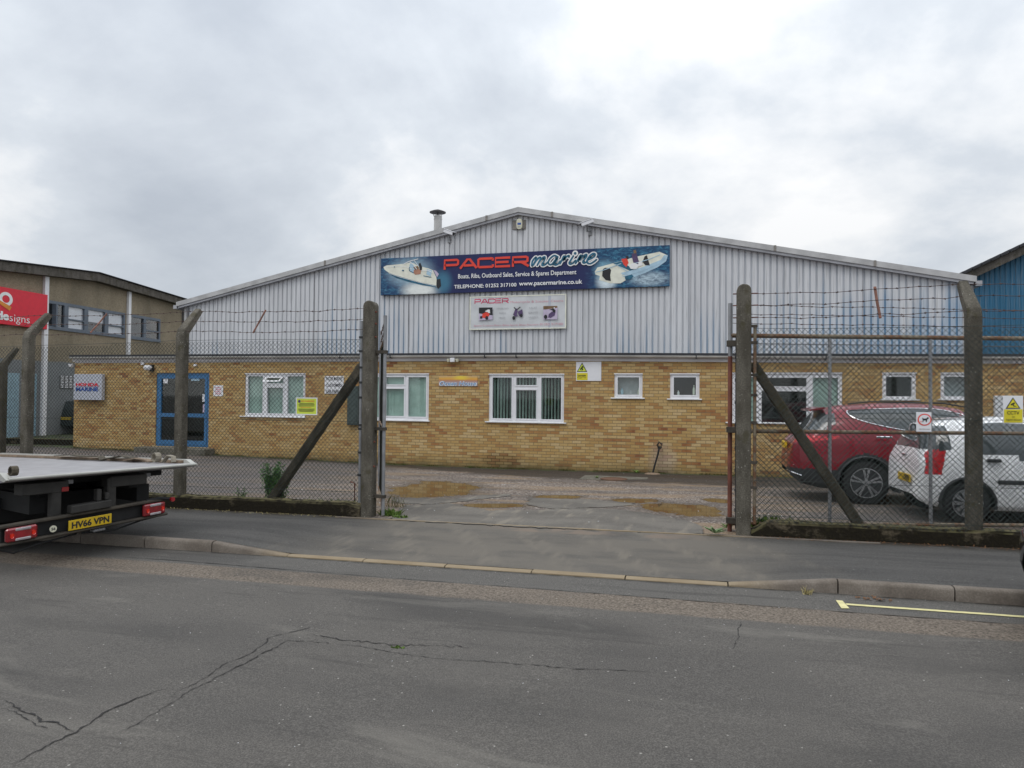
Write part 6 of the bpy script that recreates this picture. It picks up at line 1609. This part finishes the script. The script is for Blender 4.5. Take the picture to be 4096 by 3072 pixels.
# cab
m = MB(TM); cab = [(5.45, .45), (5.45, 1.0), (5.5, 2.05), (5.75, 2.15), (6.5, 2.12), (6.95, 1.55), (7.5, 1.25), (7.6, .9), (7.6, .45)]
m.prism([(.02, y, z) for y, z in cab], (TW - .04, 0, 0)); cb_ = m.build('cab', 'paint_white', tr)
for x in (.008, TW - .03):
    m = MB(TM); m.prism([(x, 5.75, 1.35), (x, 5.8, 1.95), (x, 6.45, 1.95), (x, 6.8, 1.4)], (.022, 0, 0)); m.build('side_window', 'car_glass', cb_)
m = MB(TM); m.prism([(.15, 6.62, 2.0), (TW - .15, 6.62, 2.0), (TW - .12, 6.96, 1.58), (.12, 6.96, 1.58)], (0, .02, .014)); m.build('windscreen', 'car_glass', cb_)
# straps lying on the deck
def strap(pts, w, mt, lab, th=.012):
    m = MB(BM_)
    P = [Vector(p) for p in pts]; rings = []
    for i, q in enumerate(P):
        t = P[min(i + 1, len(P) - 1)] - P[max(0, i - 1)]; t.normalize(); sd = Vector((1, 0, 0)) * w / 2 if abs(t.x) < .8 else Vector((0, 1, 0)) * w / 2; up = t.cross(sd).normalized() * th / 2
        rings.append([m.p(q + sd + up), m.p(q - sd + up), m.p(q - sd - up), m.p(q + sd - up)])
    for A, B in zip(rings, rings[1:]):
        for k in range(4): m.face([A[k], A[(k + 1) % 4], B[(k + 1) % 4], B[k]])
    m.face(rings[0]); m.face(rings[-1][::-1]); return tag(m.build('tie_down_strap', mt), lab, 'strap')
def coil(x, y, r, w, mt, lab):
    strap([(x, y + r * math.cos(a) * (1 - .08 * k / 14), .02 + r + r * math.sin(a) * (1 - .05 * k / 14)) for k, a in enumerate([R(-90) + 2 * math.pi * j / 10 for j in range(17)])], w, mt, lab)
yr = TW - .12
strap([(yr, 3.1, .05), (yr + .02, 2.7, .07), (yr - .03, 2.3, .055), (yr, 1.9, .06), (yr - .05, 1.75, .02)], .09, 'strap_dark', 'dark strap lying along the far deck rail, left of the other straps')
strap([(yr, 1.75, .03), (yr + .03, 1.4, .075), (yr, 1.15, .06), (yr - .03, .95, .04)], .10, 'strap_dark', 'dark crumpled strap lying along the far deck rail by its middle')
strap([(yr - .02, 1.25, .02), (yr - .05, .95, .055), (yr - .03, .75, .04), (yr - .06, .62, .02)], .07, 'wood_rail', 'brown strap end lying on the deck between dark and grey straps')
coil(yr - .05, .50, .055, .07, 'strap_grey', 'grey coiled strap standing on the deck near its far corner')
strap([(yr - .02, .40, .02), (yr - .01, .30, .10), (yr - .0, .22, .085), (yr - .02, .18, .02)], .06, 'strap_grey', 'grey strap loop lying beside the coiled strap at the far deck corner')
coil(.06, .02, .045, .06, 'strap_dark', 'dark coiled strap on the near corner of the truck deck')

# ================================================================== neighbouring buildings
Lp = onyard(200, 1740); Ld = Vector((-.112, 1.006, 0)).normalized(); Ln = Vector((Ld.y, -Ld.x, 0))
def LS(px_, py_): p = onplane(px_, py_, Lp, Ln); return (p - Lp).dot(Ld), p.z
def LPt(s, z, out=0): return Vector((Lp.x, Lp.y, 0)) + Ld * s + Ln * out + Vector((0, 0, z))
LM = Matrix((Ld, -Ln, Vector((0, 0, 1)))).transposed().to_4x4(); LM.translation = Vector((Lp.x, Lp.y, 0))   # local x along the facade, y into the building
lb = thing('office_building', (Lp.x, Lp.y, 0), 'two storey pebbledash building with red sign and strip windows at the far left', 'building')
sA, zA_ = LS(0, 1070); sB, zB_ = LS(365, 1112); sC, zC_ = LS(728, 1214)
sL = sA - 9; zL = zA_ - (zB_ - zA_) / (sB - sA) * 9
head = LS(411, 1240)[1]; sill = LS(411, 1338)[1]
wx = [(179, 264), (264, 344), (344, 426), (426, 500), (512, 579), (579, 641)]
wins = [(LS(a, 1280)[0], LS(b, 1280)[0]) for a, b in wx]
rt = lambda s: interp([(sL, zL), (sB, zB_), (sC, zC_)], s) - .12
m = MB(LM); cuts = sorted({sL, sB, sC} | {q for w in wins for q in w})
for a, b in zip(cuts, cuts[1:]):
    hole = any(w[0] - .001 <= a and b <= w[1] + .001 for w in wins)
    if hole:
        m.quad((a, 0, -.5), (b, 0, -.5), (b, 0, sill), (a, 0, sill)); m.quad((a, 0, head), (b, 0, head), (b, 0, rt(b)), (a, 0, rt(a)))
    else: m.quad((a, 0, -.5), (b, 0, -.5), (b, 0, rt(b)), (a, 0, rt(a)))
m.quad((sC, 0, -.5), (sC, 12, -.5), (sC, 12, rt(sC)), (sC, 0, rt(sC)))
m.build('wall', 'pebbledash', lb)
for k, (a, b) in enumerate(wins):
    f = MB(LM); t = .11 if k in (0, 1, 2, 3) else .09; yy0, yy1 = -.02, .06
    f.box(a, b, yy0, yy1, head - .09, head + .03); f.box(a, b, yy0 - .03, yy1, sill - .05, sill + .09); f.box(a, a + t, yy0, yy1, sill + .09, head - .09); f.box(b - t, b, yy0, yy1, sill + .09, head - .09)
    if k in (1, 3, 5): zz = lerp(sill, head, .42); f.box(a + t, b - t, yy0, yy1, zz - .03, zz + .03)
    if k == 0: f.box(lerp(a, b, .42) - .04, lerp(a, b, .42) + .04, yy0 - .12, yy1, sill + .09, head - .09)
    fr = f.build('window', 'frame_greyblue', lb)
    g = MB(LM); g.box(a + t, b - t, .05, .056, sill + .09, head - .09); g.build('pane', 'far_glass', fr)
    rm = MB(LM); rm.box(a, b, .5, .52, sill - .1, head + .1); rm.build('room', 'dark_void', fr)
    if k in (1, 2, 3):
        bl_ = MB(LM); lo = sill + .09 if k != 2 else lerp(sill, head, .45); bl_.box(a + t, b - t, .062, .07, lo, head - .09); bl_.build('blind', 'sign_white', fr)
for (px_, ya, yb2, w) in ((173, 1125, 1735, .20), (508, 1175, 1700, .17)):
    s_, _ = LS(px_, 1400); m = MB(LM); m.box(s_ - w / 2 * 1.0, s_ + w / 2, -.12, -.003, -.3, rt(s_) - .04); m.build('white_pilaster', 'sign_white', lb)
m = MB(LM); m.prism([(sL, -.35, rt(sL) - .02), (sB, -.35, rt(sB) - .02), (sC + .35, -.35, rt(sC) - .06), (sC + .35, -.35, rt(sC) + .26), (sB, -.35, rt(sB) + .32), (sL, -.35, rt(sL) + .32)], (0, .35, 0)); m.build('roof_fascia', 'fascia_board', lb)
m = MB(LM); 
for (a, za_), (b, zb2) in (((sL, rt(sL) + .34), (sB, rt(sB) + .34)), ((sB, rt(sB) + .34), (sC + .4, rt(sC) + .28))): m.prism([(a, -.42, za_), (b, -.42, zb2), (b, -.42, zb2 + .035), (a, -.42, za_ + .035)], (0, 12, 0))
m.build('roof', 'roof_felt', lb)
m = MB(LM); m.box(sC + .03, sC + .17, -.12, .02, -.3, rt(sC) - .1); m.build('downpipe', 'steel_grey', lb)
for (pa, pb) in ((22, 74), (126, 142)):
    a, b = LS(pa, 1600)[0], LS(pb, 1600)[0]; zt = LS(50, 1492)[1]; m = MB(LM); n = max(3, int((b - a) / .16)); 
    for k in range(n): x0 = lerp(a, b, k / n); x1 = lerp(a, b, (k + 1) / n); xm = (x0 + x1) / 2; m.quad((x0, -.02, 0.02), (xm, -.07, .02), (xm, -.07, zt), (x0, -.02, zt)); m.quad((xm, -.07, .02), (x1, -.02, .02), (x1, -.02, zt), (xm, -.07, zt))
    m.build('shutter_door', 'shutter_blue', lb)
m = MB(LM); a, b = LS(238, 1530)[0], LS(305, 1530)[0]; z0, z1 = LS(270, 1553)[1], LS(270, 1503)[1]; gm = MB(LM)
m.box(a, b, -.03, .0, z0, z1); vg = m.build('vent_grille', 'steel_grey', lb)
for i in range(4):
    for j in range(8): x0 = lerp(a, b, (i + .15) / 4); zc2 = lerp(z0, z1, (j + .5) / 8); gm.box(x0, x0 + (b - a) / 4 * .55, -.05, -.03, zc2 - .016, zc2 + .016)
gm.build('louvres', 'sign_white', vg)
# red sign board on the office building
s0, s1 = LS(0, 1230)[0] - 4.5, LS(175, 1250)[0]; z1 = LS(175, 1180)[1]; z0 = LS(175, 1318)[1]
rs = thing('red_shop_sign', LPt(s1, z0, .14), 'large red sign with white lettering and orange stroke on the pebbledash wall', 'sign')
m = MB(LM); m.bbox(s0, s1, -.17, -.005, z0, z1, .01); m.build('board', 'sign_red', rs)
def OL(q, y): return LM @ Vector((q[0], y, q[1])) if 0 else (q[0], y, q[1])
def lsz(x, y): p = onplane(x, y, Lp + Ln * .18, Ln); return (p - Lp).dot(Ld), p.z
m = MB(LM); c = lsz(24, 1196); ro = abs(lsz(51, 1198)[0] - c[0]); rz_ = abs(lsz(24, 1168)[1] - c[1])
o_ = [m.p((c[0] + ro * math.cos(k), -.18, c[1] + rz_ * math.sin(k))) for k in [2 * math.pi * j / 28 for j in range(28)]]; i_ = [m.p((c[0] + ro * .55 * math.cos(k), -.18, c[1] + rz_ * .55 * math.sin(k))) for k in [2 * math.pi * j / 28 for j in range(28)]]
for k in range(28): m.face([o_[k], o_[(k + 1) % 28], i_[(k + 1) % 28], i_[k]])
m.build('ring_logo', 'print_white', rs)
m = MB(LM); m.face([m.p((*[lsz(x, y)[0]], -.186, lsz(x, y)[1])) for x, y in ((-6, 1197), (-6, 1212), (38, 1243), (46, 1228), (6, 1205), (-2, 1200))]); m.build('stroke_logo', 'print_orange', rs)
for txt, x0, x1, bo in (('de', -14, 36, .05), ('signs', 38, 119, -.006)):
    a, b = lsz(x0, 1275)[0], lsz(x1, 1280)[0]; zb2 = lsz(60, 1286)[1]; ztt = lsz(60, 1262)[1]
    m = MB(LM); put_text(m, txt, a, b, zb2 if txt == 'de' else zb2 - .10, ztt + (.10 if txt == 'de' else .03), -.183, bo); m.build('lettering', 'print_white', rs)
# low boundary wall, lone cranked post and dark kerb on the left
bw = onyard(110, 1790); be = onyard(292, 1782); m = MB(); a = Vector((-30, bw.y + .2, 0)); b = Vector((UL + .0, be.y, 0))
if b.y > 26 or b.y < 15: b.y = 18.2
d = (b - a).normalized(); nn = Vector((-d.y, d.x, 0))
m.prism([a + Vector((0, 0, -.1)), b + Vector((0, 0, -.1)), b + Vector((0, 0, .26)), a + Vector((0, 0, .26))], nn * .22); tag(m.build('boundary_wall', 'mossy_concrete'), 'low dark mossy wall running left from the corner of the brick workshop', 'wall')
pv = 15.5; q = at(10, 1600, pv); hb3 = at(12, 1460, pv).z; ht3 = at(42, 1395, pv + .4).z
o = crank_mb(hb3 - .0, .4, ht3 - hb3, .17).build('fence_post', 'dark_concrete'); o.location = Vector((q.x, pv, .0)) + Vector((o.location.x, o.location.y, 0)); tag(o, 'lone cranked concrete post farther back at the left edge', 'post')
# blue corrugated building on the right
VB = 27.0; r0, r1 = at(3846, 1092, VB), at(4100, 972, VB); sl = (r1.z - r0.z) / (r1.x - r0.x)
bb_ = thing('blue_warehouse', (r0.x + 8, VB, 0), 'tall blue corrugated building with sloping dark roof at the far right', 'building')
m = MB(); u = r0.x - .5; per = .15; cols = []
while u < r0.x + 16: cols += [(u, 0), (u + per * .35, 0), (u + per * .5, .03), (u + per * .85, .03)]; u += per
rk = lambda u: r0.z + sl * (u - r0.x) if u < r0.x + 15 else r0.z + sl * 15
ids = [(m.p((a, VB + d, -.3)), m.p((a, VB + d, rk(a) - .35))) for a, d in cols]
for A, B in zip(ids, ids[1:]): m.face([A[0], B[0], B[1], A[1]])
m.quad((r0.x - .5, VB, -.3), (r0.x - .5, VB, rk(r0.x - .5) - .35), (r0.x - .5, VB + 20, rk(r0.x - .5) - .35), (r0.x - .5, VB + 20, -.3))
m.build('wall', 'blue_cladding', bb_)
ua, ub = r0.x - 1.2, r0.x + 15
m = MB(); m.prism([(ua, VB - .4, rk(ua) - .36), (ub, VB - .4, rk(ub) - .36), (ub, VB - .4, rk(ub) - .08), (ua, VB - .4, rk(ua) - .08)], (0, .5, 0)); m.build('verge_board', 'fascia_board', bb_)
m = MB(); n = 60
for k in range(n):
    a = lerp(ua, ub, k / n); b = lerp(ua, ub, (k + 1) / n) + .03; h = .07
    m.prism([(a, VB - .5, rk(a) - .07), (b, VB - .5, rk(b) - .07), (b, VB - .5, rk(b) - .03), (a, VB - .5, rk(a) + h - .04)], (0, 20, 0))
m.build('roof', 'roof_felt', bb_)

# ================================================================== plants and litter
def leaf(m, c, d, up, L, w):
    s = d.cross(up); s = s.normalized() * w / 2 if s.length > 1e-4 else Vector((w / 2, 0, 0))
    a = m.p(c); b = m.p(c + d * L * .5 + s + up * L * .08); e = m.p(c + d * L); f = m.p(c + d * L * .5 - s + up * L * .08); m.face([a, b, e, f])
def rnd(): return Vector((random.gauss(0, 1), random.gauss(0, 1), random.gauss(0, 1))).normalized()
def shrub(name, base, w, h, n, L, mat, label, cat='shrub', stems=6, d=None, group=None):
    t = thing(name, base, label, cat, group); st = MB(); lm = MB(); d = d or w
    for k in range(stems):
        a = random.uniform(0, 6.28); tip = base + Vector((math.cos(a) * w * .45 * random.uniform(.3, 1), math.sin(a) * d * .45 * random.uniform(.3, 1), h * random.uniform(.6, 1)))
        midp = base.lerp(tip, .5) + Vector((random.uniform(-.03, .03), random.uniform(-.03, .03), .02)); st.tube([base - Vector((0, 0, .03)), midp, tip], .005, 5, rr=[.008, .005, .002])
        for j in range(n // stems):
            f = random.uniform(.15, 1) ** .8; c = (base.lerp(midp, f * 2) if f < .5 else midp.lerp(tip, f * 2 - 1)) + rnd() * w * .12 * random.random()
            dd = (rnd() + Vector((math.cos(a) * .4, math.sin(a) * .4, .3))).normalized(); leaf(lm, c, dd, rnd(), L * random.uniform(.6, 1.2), L * .5)
    st.build('stem', 'stem_green', t); lm.build('foliage', mat, t); return t
def tuft(base, w, h, n, mat, label, blade=.012, group=None):
    m = MB()
    for k in range(n):
        a = random.uniform(0, 6.28); r_ = random.random() ** .6 * w; b = base + Vector((math.cos(a) * r_, math.sin(a) * r_ * .5, 0)); hh = h * random.uniform(.4, 1)
        ln = Vector((random.gauss(0, .4), random.gauss(0, .4), 1)).normalized(); s = Vector((random.uniform(-1, 1), random.uniform(-1, 1), 0)).normalized() * blade
        p = b + ln * hh * .6; q = b + ln * hh + Vector((ln.x, ln.y, -.2)) * hh * .4; m.face([m.p(b - s), m.p(b + s), m.p(p + s * .7), m.p(q), m.p(p - s * .7)])
    return tag(m.build('grass_tuft', mat), label, 'grass', group)
def rosette(base, r, n, mat, label):
    m = MB()
    for k in range(n):
        a = 6.28 * k / n + random.uniform(-.2, .2); d = Vector((math.cos(a), math.sin(a), random.uniform(.15, .8))).normalized(); leaf(m, base + Vector((0, 0, .01)), d, Vector((0, 0, 1)), r * random.uniform(.7, 1.1), r * .24)
    return tag(m.build('weed', mat), label, 'weed')
q = at(1078, 2000, 9.62); zz = gz(q.x, 9.62)
shrub('shrub', Vector((q.x, 9.68, zz)),   .50, .72, 2200, .042, 'leaf_green', 'bushy green weed shrub growing at the foot of the diagonal strut', stems=26, d=.3)
q = at(1130, 2000, 9.62); shrub('shrub', Vector((q.x, 9.60, zz)), .30, .48, 700, .036, 'leaf_green', 'smaller green bush right of the strut foot beside the larger shrub', stems=8, d=.2)
q = at(970, 2000, 9.6); shrub('shrub', Vector((q.x, 9.60, zz)), .30, .30, 220, .03, 'leaf_green', 'sparse low green weed left of the strut foot behind the fence', stems=7, d=.2)
q = at(1070, 1840, 17.2); 
tuft(onyard(1560, 2062), .16, .13, 150, 'grass_green', 'bright grass tuft at the foot of the left gate leaf')
tuft(onyard(1600, 2072), .13, .07, 60, 'grass_green', 'low flat grass patch just right of the left gate leaf foot')
q = onyard(1585, 2030); tuft(Vector((q.x, q.y, gz(q.x, q.y))), .18, .26, 60, 'moss', 'tall thin dry grass stalks behind the bright tuft by the left gate leaf', .003)
for i, (x, wd) in enumerate(((1290, .25), (1350, .2), (1415, .12))):
    q = at(x, 2010, 9.55); tuft(Vector((q.x, 9.55, gz(q.x, 9.55) + .0)), wd, .24, 120, 'grass_green', 'green grass behind the low wall under the left fence', group='grass tufts behind the left low wall')
for i, x in enumerate((3060, 3110)):
    q = at(x, 2080, 9.60); tuft(Vector((q.x, 9.60, gz(q.x, 9.6))), .17, .27, 120, 'grass_green', 'bright grass tuft behind the low wall beside the right gate post', group='grass tufts beside the right gate post')
for i, x in enumerate((3390, 3690, 3760, 3800, 3620)):
    q = at(x, 2110, 9.5); tuft(Vector((q.x, 9.52, gz(q.x, 9.5))), .11, .22, 40, 'grass_green', 'small green weed behind the low wall below the parked cars', group='small weeds behind the right low wall')
rosette(onyard(2858, 2143) + Vector((0, 0, .02)), .17, 13, 'weed_pale', 'pale green spiky dandelion rosette at the kerb edge left of the right gate post')
rosette(onyard(2905, 2122) + Vector((0, 0, .02)), .13, 9, 'grass_green', 'brighter green leafy weed against the foot of the right gate leaf')
for x, y, s, lb_ in ((2545, 1893, 1.4, 'light green weed at the wall foot just left of the leaning pipe'), (2387, 1914, .9, 'tiny green weed beside the rusty manhole cover'), (1880, 1872, .8, 'tiny green weed at the wall foot under the sunset sign'), (1650, 1855, .6, 'small tuft at the wall foot below the second window'), (752, 1800, 1.2, 'small green weed at the right end of the doorstep')):
    q = onyard(x, y); rosette(Vector((q.x, min(q.y, VW - .12), gz(q.x, min(q.y, VW - .12)))), .10 * s, 12, 'grass_green', lb_)
tuft(onyard(3228, 2378) + Vector((0, 0, 0)), .035, .09, 30, 'litter', 'dry straw coloured tuft in the gutter at the ramped kerb', .004)
tuft(onyard(1592, 2590), .05, .012, 40, 'grass_green', 'flat patch of green moss growing in the road crack', .01)
# moss line and thin growth at the wall foot, litter against the low walls
m = MB()
for k in range(2600):
    u = random.uniform(-19, 1.2); v = VW - abs(random.gauss(0, .05)) - .01; z = gz(u, v); d = Vector((random.uniform(-.5, .5), random.uniform(-.5, .1), 1)).normalized()
    if math.sin(u * 2.1) + math.sin(u * 5.3 + 1) < -.2: continue
    leaf(m, Vector((u, v, z)), d, rnd(), random.uniform(.02, .06), .018)
tag(m.build('moss', 'moss'), 'thin line of moss and weeds along the foot of the brick wall', 'moss', kind='stuff')
def litter(n, fu, fv, mat, name, lab, L=.03):
    m = MB()
    for k in range(n):
        u, v = fu(), fv(); z = gz(u, v) + .006; d = Vector((random.uniform(-1, 1), random.uniform(-1, 1), random.uniform(0, .25))).normalized(); leaf(m, Vector((u, v, z)), d, Vector((0, 0, 1)), random.uniform(.4, 1) * L, L * .5)
    return tag(m.build(name, mat), lab, 'leaf litter', kind='stuff')
litter(700, lambda: random.uniform(-14, -4.9), lambda: 9.17 - abs(random.gauss(0, .06)), 'litter', 'leaf_litter', 'dry scraps and leaves along the foot of the left low wall')
litter(600, lambda: random.uniform(.6, 7), lambda: 9.17 - abs(random.gauss(0, .07)), 'leaf_brown', 'leaf_litter', 'brown leaves along the foot of the right low wall')
q = onyard(3500, 2400); litter(26, lambda: random.gauss(q.x, .10), lambda: min(VK - .02, q.y + random.gauss(0, .025)), 'leaf_brown', 'leaf_litter', 'small heap of brown leaves in the gutter under the right kerb', .05)
q2 = onyard(905, 2036); litter(16, lambda: random.gauss(q2.x, .06), lambda: q2.y + random.gauss(0, .03), 'leaf_brown', 'leaf_litter', 'orange brown leaves on the pavement below the left fence', .05)
litter(420, lambda: random.uniform(-18, 6), lambda: random.uniform(9.4, 17.4), 'sign_dirty', 'stone_chips', 'pale stone chips scattered over the yard', .035)
litter(160, lambda: random.uniform(-8, 5), lambda: random.uniform(2.2, 6.8), 'sign_dirty', 'stone_chips', 'pale grit scattered over the road', .012)
